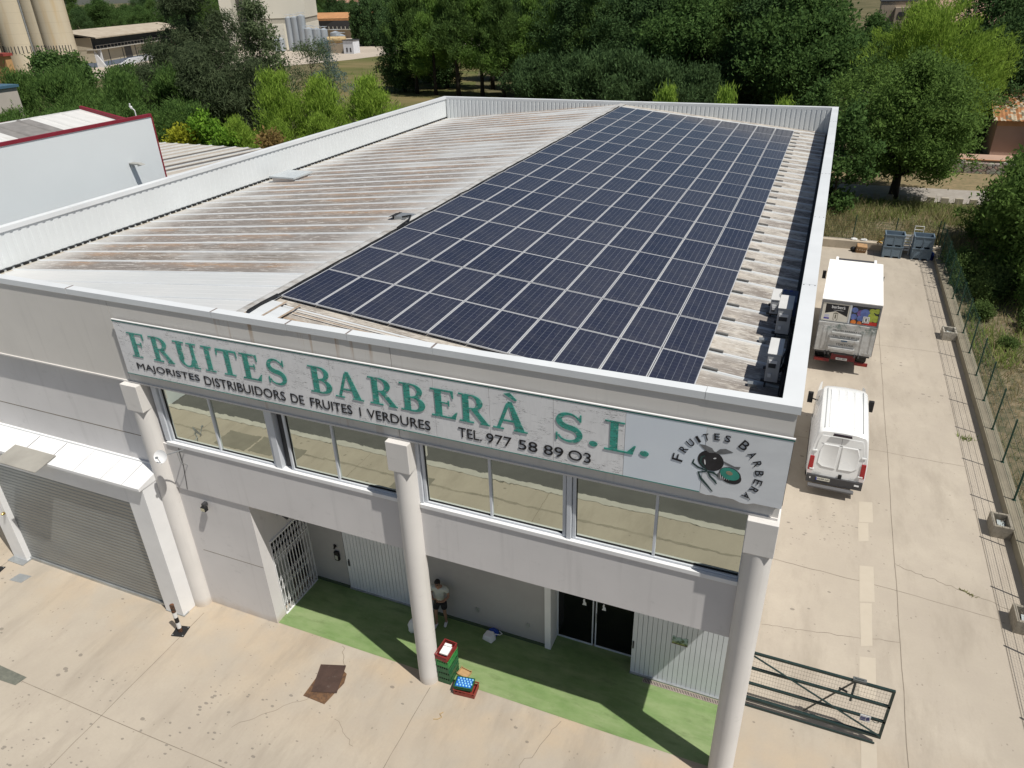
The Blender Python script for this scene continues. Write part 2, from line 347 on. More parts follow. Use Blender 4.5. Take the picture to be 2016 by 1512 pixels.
for (x0, x1, y0, y1) in ((2.9, 3.35, 11.4, 12.65), (2.86, 3.2, 10.3, 11.35), (2.9, 3.32, 7.35, 9.05), (2.9, 3.24, 5.5, 7.3), (2.88, 3.3, 3.6, 5.1), (2.9, 3.26, .6, 2.3), (2.88, 3.3, -1.6, .1)):
    m.poly([(x0+rj.uniform(-.02, .02), y0, .005), (x1+rj.uniform(-.02, .02), y0+.14, .005), (x1, y1+.1, .005), (x0, y1, .005)])
def worn():
    s = NT('worn_pale_paint'); c = s.mix(s.rng(s.noise(3, 5, .6), .35, .7, 0, .6), (.452, .402, .328), (.418, .37, .30)); return s.fin(c, .8, 0, .2)
tag(m.build('worn_marking', worn()), kind='structure')
m = MB()
for q in ((-22.6, -8.1, -20.9, -7.0), (-20.8, -8.15, -19.6, -7.05), (-19.5, -7.9, -18.4, -7.1), (-13.8, -8.0, -12.4, -6.9)): m.box(q[0], q[1], .0035, q[2], q[3], .006)
tag(m.build('yard_repair_patch', pm('repair_patch', (.22, .20, .165), .9, .12, 1.5)), kind='structure')
m = MB(); cut(m, wob((-40, -7.75), (3, -7.6), 60, .05), .10, .0035); cut(m, wob((-40, -6.6), (3, -6.5), 70, .06), .05, .0035); tag(m.build('yard_stain_strip', pm('strip_stain', (.27, .24, .195), .9, .2, 1.5)), kind='structure')
# ---------------------------------------------------------------- main building
H = 10.43; L = 35.66; W = 24.99; SL = .1007; RX = -12.5; RZ = 10.27
def roofz(x): return RZ - SL*abs(x-RX)
B = empty('warehouse', (-12.5, 0, 0), 'long white warehouse with solar panels, a pitched metal roof and round front columns', 'warehouse')
def part(mb, name, mat, parent=B, **k): return mb.build(name, mat, parent, **k)
# fascia panels with two open joints, coping, parapets
m = MB()
for a, b in ((-24.99, -24.5), (-24.49, -16.345), (-16.33, -8.165), (-8.15, -.03)): m.box(a, 0, 8.0, b, .14, 10.30)
part(m, 'fascia', M['fascia'])
m = MB(); m.box(-24.99, -.03, 7.955, -.03, .02, 8.0); part(m, 'drip_ledge', M['column'])
m = MB()
xs = [-24.99, -17.64, -12.92, -10.79, -9.19, -7.12, -1.6, .03]
for i in range(len(xs)-1):
    e = .0 if i % 2 else .003
    m.box(xs[i]+.004, -.03-e, 10.28, xs[i+1]-.004, .20, H+e)
for x in xs[1:-2]: m.box(x-.03, -.028, H-.03, x+.012, .21, H+.006, 1)
o = part(m, 'coping', [M['coping'], pm('coping_joint_tape', (.20, .17, .16), .8)])
m = MB()
ys = [.201, 6.1, 12.2, 18.3, 24.4, 30.5, L]
for i in range(len(ys)-1):
    m.box(-.31, ys[i]+.003, 10.28, .03, ys[i+1]-.003, H + (.002 if i % 2 else 0))
    for q in (-.27, -.14, -.02): m.box(q-.012, ys[i+1]-.06, H, q+.012, ys[i+1]-.036, H+.008, 1)
part(m, 'coping', [M['coping'], M['darkgrey']])
m = MB(); m.box(-W, L-.36, 10.28, -.312, L, H+.001); part(m, 'coping', M['coping'])
m = MB()
for i in range(6): m.box(-W, .203+i*5.85, 10.28, -24.70, .197+(i+1)*5.85, H + (.002 if i % 2 else 0))
part(m, 'coping', M['coping'])
def ribbed(m, p, q, z0, z1, nrm, pitch, dep, top=.35, mt=0):
    """vertical trapezoid-ribbed sheet from p to q; ribs stand out along nrm"""
    p = Vector((p[0], p[1], 0)); q = Vector((q[0], q[1], 0)); d = (q-p); n = max(1, round(d.length/pitch)); d /= n; nr = Vector(nrm)*dep
    pr = []
    for i in range(n):
        a = p + d*i
        pr += [a, a + d*(.5-top/2-.07), a + d*(.5-top/2) + nr, a + d*(.5+top/2) + nr, a + d*(.5+top/2+.07)]
    pr.append(q)
    vs = [(v.x, v.y, z0) for v in pr] + [(v.x, v.y, z1) for v in pr]; k = len(pr)
    return m.add(vs, [(i, i+1, k+i+1, k+i) for i in range(k-1)], mt)
m = MB(); ribbed(m, (-24.74, .2), (-24.74, L-.3), 9.15, 10.29, (1, 0, 0), .30, -.022, .3); m.box(-W+.02, .2, 8.6, -24.80, L-.02, 10.28)
part(m, 'parapet', M['parapet'])
m = MB(); ribbed(m, (-24.7, L-.34), (-.3, L-.34), 8.95, 10.29, (0, -1, 0), .27, .04, .62); m.box(-24.79, L-.28, 8.6, -.22, L-.03, 10.28); part(m, 'parapet', M['parapet'])
m = MB(); ribbed(m, (-.27, L-.35), (-.27, .2), 8.95, 10.29, (-1, 0, 0), .27, .04, .62); m.box(-.21, .21, 4.53, -.02, L-.01, 10.28); part(m, 'parapet', M['parapet'])
# roof: two slopes of ribbed sheet, ridge flashing, eave flashing, gutter
RIB = .98
def slope(x0, x1, name):
    m = MB(); pr = []; y = .14; k = 0; pr.append((.14, 0, 0))
    while True:
        yc = .28 + RIB*k
        if yc > L-.5: break
        pr += [(yc-.042, 0, 0), (yc-.024, .03, 1), (yc+.024, .03, 1), (yc+.042, 0, 0)]
        pr += [(yc+.34, 0, 0), (yc+.36, .009, 0), (yc+.39, .009, 0), (yc+.41, 0, 0), (yc+.63, 0, 0), (yc+.65, .009, 0), (yc+.68, .009, 0), (yc+.70, 0, 0)]; k += 1
    pr.append((L-.3, 0, 0))
    X = [x0 + (x1-x0)*i/6 for i in range(7)]
    vs = [(x, p[0], roofz(x)+p[1]) for x in X for p in pr]; n = len(pr)
    for a in range(6):
        for i in range(n-1):
            if pr[i][0] >= pr[i+1][0]: continue
            f = (a*n+i, a*n+i+1, (a+1)*n+i+1, (a+1)*n+i)
            m.f.append(f if x1 < x0 else f[::-1]); m.m.append(1 if (pr[i][2] or pr[i+1][2]) else 0)
    m.v = vs
    return part(m, name, [M['roof'], M['ribcap']])
slope(-24.69, RX, 'roof_slope'); slope(-.42, RX, 'roof_slope')
m = MB()
for sgn in (-1, 1):
    x = RX + (.30 if sgn > 0 else -.10)
    m.add([(RX, .15, RZ+.062), (RX, L-.32, RZ+.062), (x, L-.32, roofz(x)+.058), (x, .15, roofz(x)+.058)], [(0, 1, 2, 3)] if sgn > 0 else [(3, 2, 1, 0)])
part(m, 'ridge_cap', pm('ridge_stained', (.44, .44, .43), .6, .12, (2, 3, 1), col2=(.26, .24, .215), thr=(.45, .7)))
m = MB(); m.box(-24.735, .2, 8.98, -24.15, L-.34, 9.055); y = .35
while y < L-.5: m.box(-24.735, y, 9.05, -24.69, y+.19, 9.13, 1); y += .30  # black boxes stand in for the shade in gaps under the parapet sheet
part(m, 'eave_flashing_gap_shade', [pm('flashing_stained', (.46, .46, .43), .6, .1, 2, col2=(.40, .34, .25)), M['black']])
m = MB(); m.box(-.45, .2, 8.80, -.25, L-.34, 8.85); m.box(-.47, .2, 8.80, -.44, L-.34, 9.02); part(m, 'gutter', M['darkgrey'])  # gutter coloured dark for the shade between roof edge and parapet
# front flashing beside the ridge and under the first panels: narrow folded strips
m = MB()
for a, b, y0, y1 in ((-12.3, -11.9, .2, 1.3), (-11.86, -11.5, .2, 1.1)): m.add([(a, y0, roofz(a)+.07), (b, y0, roofz(b)+.07), (b, y1, roofz(b)+.07), (a, y1, roofz(a)+.07)], [(0, 1, 2, 3)])
part(m, 'front_flashing', M['ribcap'])
m = MB()
for a, b in ((-12.33, -12.28), (-11.9, -11.84), (-11.5, -11.44)): m.add([(a, .2, roofz(a)+.078), (b, .2, roofz(b)+.078), (b, 1.4, roofz(b)+.078), (a, 1.4, roofz(a)+.078)], [(0, 1, 2, 3)])
for y0, y1 in ((.62, .72), (.95, 1.0), (1.12, 1.15)):
    m.add([(-11.4, y0, roofz(-11.4)+.065), (-6.5, y0, roofz(-6.5)+.065), (-6.5, y1, roofz(-6.5)+.065), (-11.4, y1, roofz(-11.4)+.065)], [(0, 1, 2, 3)])
part(m, 'flashing_seam', pm('rust_brown_sealant', (.26, .19, .13), .8, .2, 3, col2=(.40, .34, .28)))
# skylight
sk = MB(); x0, x1, y0, y1 = -24.05, -22.85, 15.9, 17.15
sk.box(x0, y0, roofz(x0)-.2, x1, y1, roofz(x1)+.09)
sk2 = MB(); zc = roofz(x1)+.105
sk2.add([(x0-.1, y0-.1, zc), (x1+.1, y0-.1, zc), (x1+.1, y1+.1, zc), (x0-.1, y1+.1, zc), (x0-.1, y0-.1, zc+.07), (x1+.1, y0-.1, zc+.07), (x1+.1, y1+.1, zc+.07), (x0-.1, y1+.1, zc+.07), (x0+.4, y0+.45, zc+.15), (x1-.4, y0+.45, zc+.15), (x1-.4, y1-.45, zc+.15), (x0+.4, y1-.45, zc+.15)],
  [(3, 2, 1, 0), (0, 1, 5, 4), (1, 2, 6, 5), (2, 3, 7, 6), (3, 0, 4, 7), (4, 5, 9, 8), (5, 6, 10, 9), (6, 7, 11, 10), (7, 4, 8, 11), (8, 9, 10, 11)])
so = part(sk, 'skylight', pm('skylight_curb', (.62, .58, .55), .6, .08, 2)); part(sk2, 'skylight_dome', pm('skylight_acrylic', (.46, .50, .52), .25, .05, 2), so, smooth='auto')
# walls
WY = .15
m = MB(); m.box(-24.99, WY, 0, -16.0, .6, 8.3); m.box(-16.0, WY+.02, 0, -13.45, .6, 4.53)
for z in (6.07,): m.box(-24.98, WY-.003, z-.012, -16.25, WY+.01, z+.012, 1)
m.box(-15.7, WY+.017, 2.24-.008, -13.46, WY+.03, 2.24+.008, 1)
part(m, 'front_wall', [M['wall'], M['joint']])
m = MB(); m.box(-16.0, .12, 4.53, -8.18, .42, 6.03); m.box(-8.17, .12, 4.53, -.42, .42, 6.03); m.box(-16.0, .45, 6.0, -.02, .7, 8.2); part(m, 'spandrel', M['wall'])
m = MB(); m.box(-.42, .12, 4.53, -.215, .425, 6.10); m.box(-.42, .43, 4.53, -.215, L-.1, 6.1); part(m, 'side_beam', M['wall'])
m = MB(); m.box(-.24, 2.27, 0, -.02, L-.02, 4.53); part(m, 'side_wall', M['wall'])
m = MB(); m.box(-W, L-.25, 0, -.24, L-.03, 8.6); m.box(-W+.02, .6, 0, -W+.2, L-.26, 8.6); part(m, 'rear_wall', M['wall'])
for x0, x1 in ((-15.80, -8.42), (-7.88, -.55)):
    m = MB(); m.box(x0, .10, 6.03, x1, .32, 6.135); m.box(x0, .085, 6.03, x1, .099, 6.14); part(m, 'window_sill', M['white'], bevel=.008)
# windows
def window(x0, xs, x1):
    zb, zt = 6.14, 8.02; y = .23
    f = MB(); t = .075
    f.box(x0-t, y-.05, zb, x0, y+.1, zt); f.box(x1, y-.05, zb, x1+t, y+.1, zt); f.box(xs-.03, y-.035, zb+.05, xs+.03, y+.1, zt); f.box(x0, y-.05, zb, x1, y+.1, zb+.05)
    fo = part(f, 'window', M['alu'], bevel=.006)
    g = MB(); g.box(x0, y-.01, zb+.05, x0+.012, y+.02, zt); g.box(x0, y-.012, zb+.05, x1, y+.02, zb+.066); part(g, 'gasket', M['black'], fo)
    for a, b in ((x0+.012, xs-.03), (xs+.03, x1)):
        p = MB(); p.box(a, y+.012, zb+.066, b, y+.03, zt); part(p, 'window_pane', M['glass'], fo)
    return fo
window(-15.58, -13.98, -12.2); window(-11.57, -10.21, -8.5); window(-7.71, -6.06, -4.34); window(-4.04, -2.32, -.57)
for a, b in ((-12.1, -11.92), (-4.24, -4.13), (-15.86, -15.68), (-7.93, -7.80)): m = MB(); m.box(a, .135, 6.14, b, .34, 8.0); part(m, 'window_post', M['alu'], bevel=.01)
m = MB(); m.box(-11.9, .3, 6.14, -11.66, .36, 8.0); part(m, 'window_recess', M['darkgrey'])
# columns with their square heads
for cx in (-16.27, -8.17, -.27):
    m = MB(); m.tube([(cx, .1, -.05), (cx, .1, 7.3)], .28, 40); c = part(m, 'column', M['column'], smooth='auto')
    m = MB(); m.box(cx-.285, -.19, 7.16, cx+.285, .45, 7.95); part(m, 'column_head', M['column'], c, bevel=.01)
# porch
m = MB(); m.box(-13.45, .43, 4.45, -.43, 3.0, 4.6); part(m, 'porch_ceiling', M['wall'])
m = MB(); PY = 2.27
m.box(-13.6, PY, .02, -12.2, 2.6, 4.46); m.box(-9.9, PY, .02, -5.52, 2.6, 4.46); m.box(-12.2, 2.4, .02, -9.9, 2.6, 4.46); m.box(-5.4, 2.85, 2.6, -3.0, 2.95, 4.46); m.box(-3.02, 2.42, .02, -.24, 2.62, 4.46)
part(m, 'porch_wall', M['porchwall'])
skm = pm('skirting_dark', (.06, .09, .05), .8)
for a, b in ((-13.45, -12.21), (-9.9, -5.53)): m = MB(); m.box(a, PY-.035, 0, b, PY, .10); part(m, 'skirting', skm)
m = MB(); m.box(-5.52, 2.2, 0, -5.34, 2.9, 4.45); part(m, 'door_jamb', M['white'])
def accordion(x0, x1):
    m = MB(); n = round((x1-x0)/.128); d = (x1-x0)/n
    for i in range(n): m.box(x0+i*d+.005, PY-.01, .05, x0+(i+1)*d-.005, PY+.045, 4.44)
    m.box(x0, PY+.03, .03, x1, PY+.06, 4.44, 1)
    o = part(m, 'folding_shutter', [M['shutterwhite'], M['darkgrey']])
    k = MB(); k.box(x0, PY-.06, .012, x1, PY+.02, .05); part(k, 'bottom_rail', M['galv'], o)
    return o
a1 = accordion(-12.18, -9.92); a2 = accordion(-3.02, -.45)
for o, x in ((a1, -12.08), (a2, -2.98)):
    m = MB(); m.tube([(x, PY-.02, 1.0), (x, PY-.06, 1.02), (x, PY-.06, 1.2), (x, PY-.02, 1.22)], .012, 6); m.box(x-.02, PY-.02, .97, x+.02, PY-.008, 1.25); part(m, 'shutter_handle', M['darkgrey'], o)
def sticker_mat():
    s = NT('sticker_landscape'); x, y, z = s.xyz()
    c = s.mix(s.rng(z, 1.60, 1.72), (.26, .30, .06), (.30, .42, .40)); c = s.mix(s.rng(s.noise(11, 3), .45, .6), c, (.07, .11, .06))
    c = s.mix(s.rng(z, 1.60, 1.585), c, (.09, .03, .02)); return s.fin(c, .4)
m = MB(); m.ext([(-1.97, PY-.012, 1.57), (-1.56, PY-.012, 1.57), (-1.56, PY-.012, 1.86), (-1.62, PY-.012, 1.87), (-1.70, PY-.012, 1.83), (-1.78, PY-.012, 1.85), (-1.86, PY-.012, 1.82), (-1.91, PY-.012, 1.86), (-1.97, PY-.012, 1.85)], (0, -.003, 0)); part(m, 'picture_sticker', sticker_mat(), a2)
# dark glass double door in its recess
for x0, x1, px in ((-5.34, -4.26, -4.55), (-4.2, -3.06, -3.98)):
    m = MB(); m.box(x0, 2.78, 0, x1, 2.82, .06); m.box(x0, 2.78, .06, x0+.035, 2.82, 2.6); m.box(x1-.035, 2.78, .06, x1, 2.82, 2.6); m.box(x0, 2.78, 2.6, x1, 2.82, 2.66)
    d = part(m, 'glass_door', M['alu']); m = MB(); m.box(x0+.035, 2.795, .06, x1-.035, 2.805, 2.6); part(m, 'door_glass', M['darkglass'], d)
    m = MB(); m.ext([(px-.05, 2.79, 1.50), (px+.07, 2.79, 1.50), (px+.06, 2.79, 1.60), (px+.02, 2.79, 1.66), (px+.03, 2.79, 1.72), (px-.01, 2.79, 1.73), (px-.03, 2.79, 1.66), (px-.02, 2.79, 1.60)], (0, -.003, 0)); part(m, 'door_sticker', M['white'], d)
m = MB(); m.box(-5.34, 2.86, 0, -3.0, 3.2, .02); m.box(-5.34, 3.2, 0, -3.0, 3.25, 4.4); part(m, 'door_lobby', M['darkgrey'])
m = MB(); m.tube([(-4.16, 2.77, 1.02), (-4.16, 2.73, 1.02), (-4.16, 2.73, 1.32), (-4.16, 2.77, 1.32)], .013, 6); part(m, 'door_handle', M['galv'])
# drain grate in front of the right-hand shutter
m = MB(); m.box(-2.62, 2.06, .007, -.5, 2.19, .010, 1); x = -2.62
while x < -.5: m.box(x, 2.07, .010, x+.022, 2.18, .016); x += .042
m.box(-2.62, 2.055, .008, -.5, 2.07, .018); m.box(-2.62, 2.18, .008, -.5, 2.195, .018); part(m, 'drain_grate', [pm('rusty_grate', (.32, .27, .24), .7, .2, 5), M['black']])
# left flank of the porch with the white lattice gate
SX = -13.45
m = MB(); m.box(-13.75, .6, 2.85, SX, 2.3, 4.46); m.box(-13.75, 2.19, .02, SX, 2.27, 2.85); part(m, 'porch_flank', M['wall'])
m = MB(); m.box(-14.6, .6, .0, -14.55, 2.3, 2.9); m.box(-14.55, .55, .0, -13.75, .6, 2.9); m.box(-14.55, .6, 2.86, -13.75, 2.3, 2.9); part(m, 'flank_recess', M['black'])  # painted black for the shade inside the recess behind the lattice
m = MB(); m.box(-13.72, .62, .02, -13.66, 1.35, 2.1); part(m, 'side_door', pm('side_door_grey', (.33, .34, .34), .6))
m = MB(); n = 12; X = SX+.02
for i in range(n+1):
    y = .58 + (2.19-.58)*i/n; m.box(X-.012, y-.011, .03, X+.012, y+.011, 2.83)
d = (2.19-.58)/n
for z0 in (.05, .38, .95, 1.27, 1.95, 2.22, 2.5):
    for i in range(n):
        y = .58 + d*i; m.bar((X+.014, y, z0), (X+.014, y+d, z0+.26), .012, .006); m.bar((X-.014, y+d, z0), (X-.014, y, z0+.26), .012, .006)
m.box(X-.03, .58, 2.83, X+.03, 2.19, 2.88); m.box(X-.02, .58, 2.12, X-.014, 2.19, 2.16); m.box(X-.025, .58, .0, X+.025, 2.19, .03)
part(m, 'lattice_gate', M['white'])
m = MB(); m.box(-12.56, PY-.09, 1.12, -12.40, PY, 1.42); m.tube([(-12.56, PY-.05, 1.42), (-12.40, PY-.05, 1.42)], .05, 10); mb_ = part(m, 'letter_box', M['black'], bevel=.01)
m = MB(); m.box(-12.53, PY-.095, 1.17, -12.43, PY-.088, 1.33); part(m, 'letter_box_panel', M['galv'], mb_)
m = MB(); m.box(-12.56, PY-.04, 1.62, -12.47, PY, 1.70); m.tube([(-12.5, PY-.02, 1.66), (-12.5, PY-.11, 1.62)], .03, 8); part(m, 'door_bell', M['black'])
m = MB(); m.tube([(-13.44, 1.1, 3.5), (-13.2, 1.1, 3.62)], .02, 6); m.tube([(-13.22, 1.1, 3.61), (-13.05, 1.1, 3.45)], [.07, .04], 10); part(m, 'porch_lamp', M['darkgrey'])
m = MB(); m.box(-7.72, PY-.02, .62, -7.62, PY-.0, .76); part(m, 'socket_plate', M['galv'])
m = MB(); m.box(-6.09, PY-.03, .60, -6.02, PY, .74); part(m, 'wall_tap', M['galv'])
# roller shutter in its white portal with a sloping canopy
PX0, PX1, PYF = -23.9, -16.38, -.64
m = MB()
m.box(-17.1, PYF, 0, PX1, WY, 4.86); m.box(-24.0, PYF, 0, -23.35, WY, 4.86)
m.box(-23.35, PYF+.0, 4.22, -17.1, WY, 4.86)
po = part(m, 'shutter_portal', M['white'], bevel=.01)
m = MB(); a = (-24.05, PX1+.02)
m.ext([(a[0], WY, 4.862), (a[0], WY, 5.16), (a[0], -.76, 4.95), (a[0], -.76, 4.86), (a[0], -.60, 4.862)], (a[1]-a[0], 0, 0)); m.box(a[0], .09, 5.10, a[1], WY+.0, 5.20)
part(m, 'canopy', M['white'], po)
m = MB()
for x in (-22.9, -21.2, -20.05, -18.9, -17.8, -17.0):
    wd = .02 if x in (-21.2, -20.05) else .008
    m.add([(x, WY-.08, 5.147), (x+wd, WY-.08, 5.147), (x+wd, -.755, 4.957), (x, -.755, 4.957)], [(3, 2, 1, 0)])
part(m, 'canopy_joint', M['darkgrey'], po)
m = MB(); m.add([(-21.65, -.45, 5.06), (-19.9, -.45, 5.06), (-19.95, -1.15, 4.90), (-21.7, -1.15, 4.90)], [(3, 2, 1, 0)]); m.add([(-21.65, -.45, 5.052), (-19.9, -.45, 5.052), (-19.95, -1.15, 4.892), (-21.7, -1.15, 4.892)], [(0, 1, 2, 3)])
m.box(-21.7, -1.165, 4.885, -19.95, -1.15, 4.915); part(m, 'drip_tray', pm('worn_sheet_grey', (.36, .345, .31), .6, .12, 1.5, metal=.3), po)
s_ = NT('roller_shutter_steel'); f_ = s_.noise((.6, 1, 2), 4); M['roller'] = s_.fin(s_.mix(s_.rng(f_, .3, .7), (.225, .235, .235), (.275, .285, .28)), .30, .45)
m = MB(); z = .1; xs0, xs1 = -23.36, -17.09; pr = [(-.46, .0), (-.46, .09)]
while z < 4.3:
    pr += [(-.435, z), (-.452, z+.004), (-.462, z+.03), (-.464, z+.07), (-.462, z+.108), (-.452, z+.13)]; z += .134
k = len(pr); m.add([(xs0, p[0], p[1]) for p in pr] + [(xs1, p[0], p[1]) for p in pr], [(i, k+i, k+i+1, i+1) for i in range(k-1)])
ro = part(m, 'roller_shutter', M['roller'])
m = MB(); m.box(xs0, -.52, 0, xs1, -.475, .11); part(m, 'bottom_bar', M['galv'], ro)
for q in ((-17.1, PYF-.02, .0, PX1+.03, PYF+.2, .04), (-24.05, PYF-.22, 0, -23.3, PYF+.2, .03)): m = MB(); m.box(*q); part(m, 'base_plate', M['galv'], po)
m = MB(); m.box(-23.46, PYF-.06, 2.05, -23.38, PYF, 2.12); m.ball((-23.42, PYF-.07, 2.08), .045, 8, 6); part(m, 'shutter_lock', pm('brass', (.45, .33, .12), .35, metal=.8), po)
# ---------------------------------------------------------------- sign board
SB = empty('sign_board', (-8.1, -.08, 8.29), 'long weathered sign board with cracked green lettering on the fascia', 'sign board')
def spart(mb, name, mat, parent=SB, **k): return mb.build(name, mat, parent, **k)
ZB, ZT, SY = 8.29, 9.81, -.095
sx = [-16.21, -14.92, -13.62, -12.32, -11.03, -9.73, -8.44, -7.14, -5.85, -4.46, -3.00, -1.49, 0.0]
s_ = NT('sign_new'); M['sign_new'] = s_.fin(s_.mix(s_.rng(s_.noise(1.2, 3), .3, .7), (.69, .745, .81), (.73, .785, .84)), .5)
s_ = NT('sign_mid'); M['sign_mid'] = s_.fin(s_.mix(s_.rng(s_.noise((2, 1, 4), 5, .6), .3, .7), (.65, .675, .70), (.72, .745, .77)), .55)
for i in range(12):
    a, b = sx[i], sx[i+1]; m = MB()
    if i == 11:      # its lower edge is torn
        e = [(a+.004, ZB-.01)]; rj = random.Random(3)
        for k in range(1, 12): e.append((a+(b-a)*k/12, ZB + (rj.uniform(-.05, .03) if k < 8 else 0)))
        e += [(b-.004, ZB), (b-.004, ZT), (a+.004, ZT)]
        m.ext([(x, SY, z) for x, z in e], (0, .03, 0))
    else: m.box(a+.004, SY, ZB, b-.004, SY+.03, ZT)
    spart(m, 'sign_panel', M['sign_old'] if i < 10 else (M['sign_new'] if i == 10 else M['sign_mid']))
m = MB(); m.box(-16.22, SY-.012, ZT+.001, .02, SY+.03, ZT+.022); spart(m, 'top_trim', M['white'])
m = MB(); m.box(-16.22, SY-.006, ZT-.035, .018, SY-.001, ZT-.002); m.box(-16.22, SY-.004, ZB+.002, -1.5, SY-.001, ZB+.02); spart(m, 'green_trim', pm('trim_green', (.03, .20, .165), .5))
m = MB()
for x in (-16.0, -12, -8, -4, -.1): m.box(x-.03, SY+.031, ZB-.03, x+.03, -.001, ZT-.03)
m.bar((.0, SY+.04, ZB+.05), (.0, -.01, ZT-.1), .01); spart(m, 'bracket', M['darkgrey'])
# serif capitals, built from stems, arms, bowls and strokes
def ring(cx, cy, rx, ry, ix, iy, a0, a1, n=18, off=0):
    A = [R(a0+(a1-a0)*i/n) for i in range(n+1)]
    return [(cx+rx*math.cos(t), cy+ry*math.sin(t)) for t in A] + [(cx+off+ix*math.cos(t), cy+iy*math.sin(t)) for t in A[::-1]]
def rect(x0, y0, x1, y1): return [(x0, y0), (x1, y0), (x1, y1), (x0, y1)]
def serif(x0, x1, y, t=.05): return rect(x0, y, x1, y+t)
def stroke(pts, wid):
    l = []; r = []
    for i, p in enumerate(pts):
        a = pts[max(0, i-1)]; b = pts[min(len(pts)-1, i+1)]; d = Vector((b[0]-a[0], b[1]-a[1])).normalized()
        h = wid[i]/2 if isinstance(wid, (list, tuple)) else wid/2
        l.append((p[0]-d.y*h, p[1]+d.x*h)); r.append((p[0]+d.y*h, p[1]-d.x*h))
    return l + r[::-1]
def sform(x0, w):
    P = []; W_ = []; n = 34
    for i in range(n+1):
        t = i/n
        if t < .5: a = R(15 + 255*t/.5); P.append((x0+w*(.5+.36*math.cos(a)), .735+.225*math.sin(a)))
        else: a = R(90 - 255*(t-.5)/.5); P.append((x0+w*(.5+.39*math.cos(a)), .265+.235*math.sin(a)))
        W_.append(.05 + .13*math.sin(PI*min(1, max(0, (t-.08)/.84)))**1.2)
    return stroke(P, W_)
def stem(x, w=.2): return rect(x, 0, x+w, 1)
G = {
 'F': (.72, [stem(.12), serif(.0, .46, 0), serif(.0, .7, .95), [(.62, .95), (.70, .95), (.70, .74), (.66, .74)], rect(.3, .52, .55, .57), [(.50, .64), (.55, .64), (.55, .44), (.51, .46)]]),
 'R': (.92, [stem(.12), serif(0, .46, 0), serif(0, .42, .95), ring(.40, .74, .36, .26, .17, .205, -90, 90), rect(.30, .95, .42, 1.0), rect(.30, .48, .42, .535), [(.38, .49), (.58, .49), (.92, .05), (.72, .05)], serif(.66, .96, 0)]),
 'U': (.92, [[(.12, .3), (.32, .3), (.32, 1), (.12, 1)], rect(.66, .3, .79, 1), ring(.455, .31, .335, .31, .17, .25, 180, 360, 22, -.02), serif(0, .44, .95), serif(.54, .92, .95), rect(.66, 0, .82, .33), serif(.66, .92, 0)]),
 'I': (.46, [stem(.13), serif(0, .46, 0), serif(0, .46, .95)]),
 'T': (.84, [stem(.32), serif(.18, .66, 0), rect(.0, .92, .84, 1), [(.0, .92), (.06, .92), (.03, .74), (-.01, .74)], [(.78, .92), (.84, .92), (.85, .74), (.81, .74)]]),
 'E': (.74, [stem(.12), rect(0, 0, .72, .06), serif(0, .68, .94, .06), [(.60, .94), (.68, .94), (.68, .74), (.64, .74)], rect(.3, .51, .55, .56), [(.50, .63), (.55, .63), (.55, .43), (.51, .45)], [(.58, .06), (.72, .06), (.78, .27), (.74, .27)]]),
 'S': (.70, [sform(0, .70), [(.60, .74), (.66, .74), (.66, .98), (.62, .98)], [(.02, .02), (.06, .02), (.07, .28), (.02, .28)]]),
 'B': (.82, [stem(.12), serif(0, .4, 0), serif(0, .4, .95), ring(.40, .755, .32, .245, .15, .19, -90, 90), ring(.40, .275, .38, .275, .19, .215, -90, 90), rect(.3, .95, .42, 1), rect(.3, .49, .44, .545), rect(.3, 0, .42, .06)]),
 'A': (.98, [[(.44, 1), (.56, 1), (.93, 0), (.68, 0)], [(.40, .93), (.50, .93), (.20, 0), (.10, 0)], rect(.26, .30, .70, .36), serif(0, .32, 0), serif(.60, 1.0, 0)]),
 'L': (.76, [stem(.14), serif(0, .5, .95), rect(0, 0, .74, .06), [(.58, .06), (.74, .06), (.80, .30), (.75, .30)]]),
 '.': (.2, [ring(.1, .09, .11, .09, 0.0, 0.0, 0, 359, 18)[:19]]),
 '`': (.3, [[(.0, .24), (.16, .30), (.34, .06), (.28, .03)]]),
}
def glyph(mb, ch, x0, x1, zb, zt, y, th=.006):
    w, pieces = G[ch]
    for k, pc in enumerate(pieces):
        pts = [(x0+(x1-x0)*px/w, y-k*.0007, zb+(zt-zb)*pz) for px, pz in pc]
        ar = sum(pts[i][0]*pts[(i+1) % len(pts)][2]-pts[(i+1) % len(pts)][0]*pts[i][2] for i in range(len(pts)))
        if ar < 0: pts = pts[::-1]
        mb.ext(pts[::-1], (0, -th, 0)) if False else mb.ext(pts, (0, th, 0))
LY = SY - .012
line1 = [('F', -15.82, -15.27), ('R', -15.10, -14.44), ('U', -14.31, -13.58), ('I', -13.43, -13.10), ('T', -12.98, -12.36), ('E', -12.27, -11.72), ('S', -11.52, -10.98),
 ('B', -10.33, -9.70), ('A', -9.66, -8.93), ('R', -8.75, -8.08), ('B', -7.96, -7.33), ('E', -7.21, -6.62), ('R', -6.55, -5.88), ('A', -5.78, -5.02), ('S', -4.42, -3.84), ('L', -3.40, -2.80)]
bot = {'L': 8.84}
for ch, a, b in line1:
    m = MB(); zt = 9.53
    glyph(m, ch, a, b, 8.85, zt, LY)
    if a == -5.78: glyph(m, '`', -5.52, -5.26, 9.55, 10.18, LY)
    spart(m, 'letter', M['teal'])
for a in (-3.70, -2.68):
    m = MB(); glyph(m, '.', a, a+.16, 8.86, 9.55, LY); spart(m, 'full_stop', M['teal'])
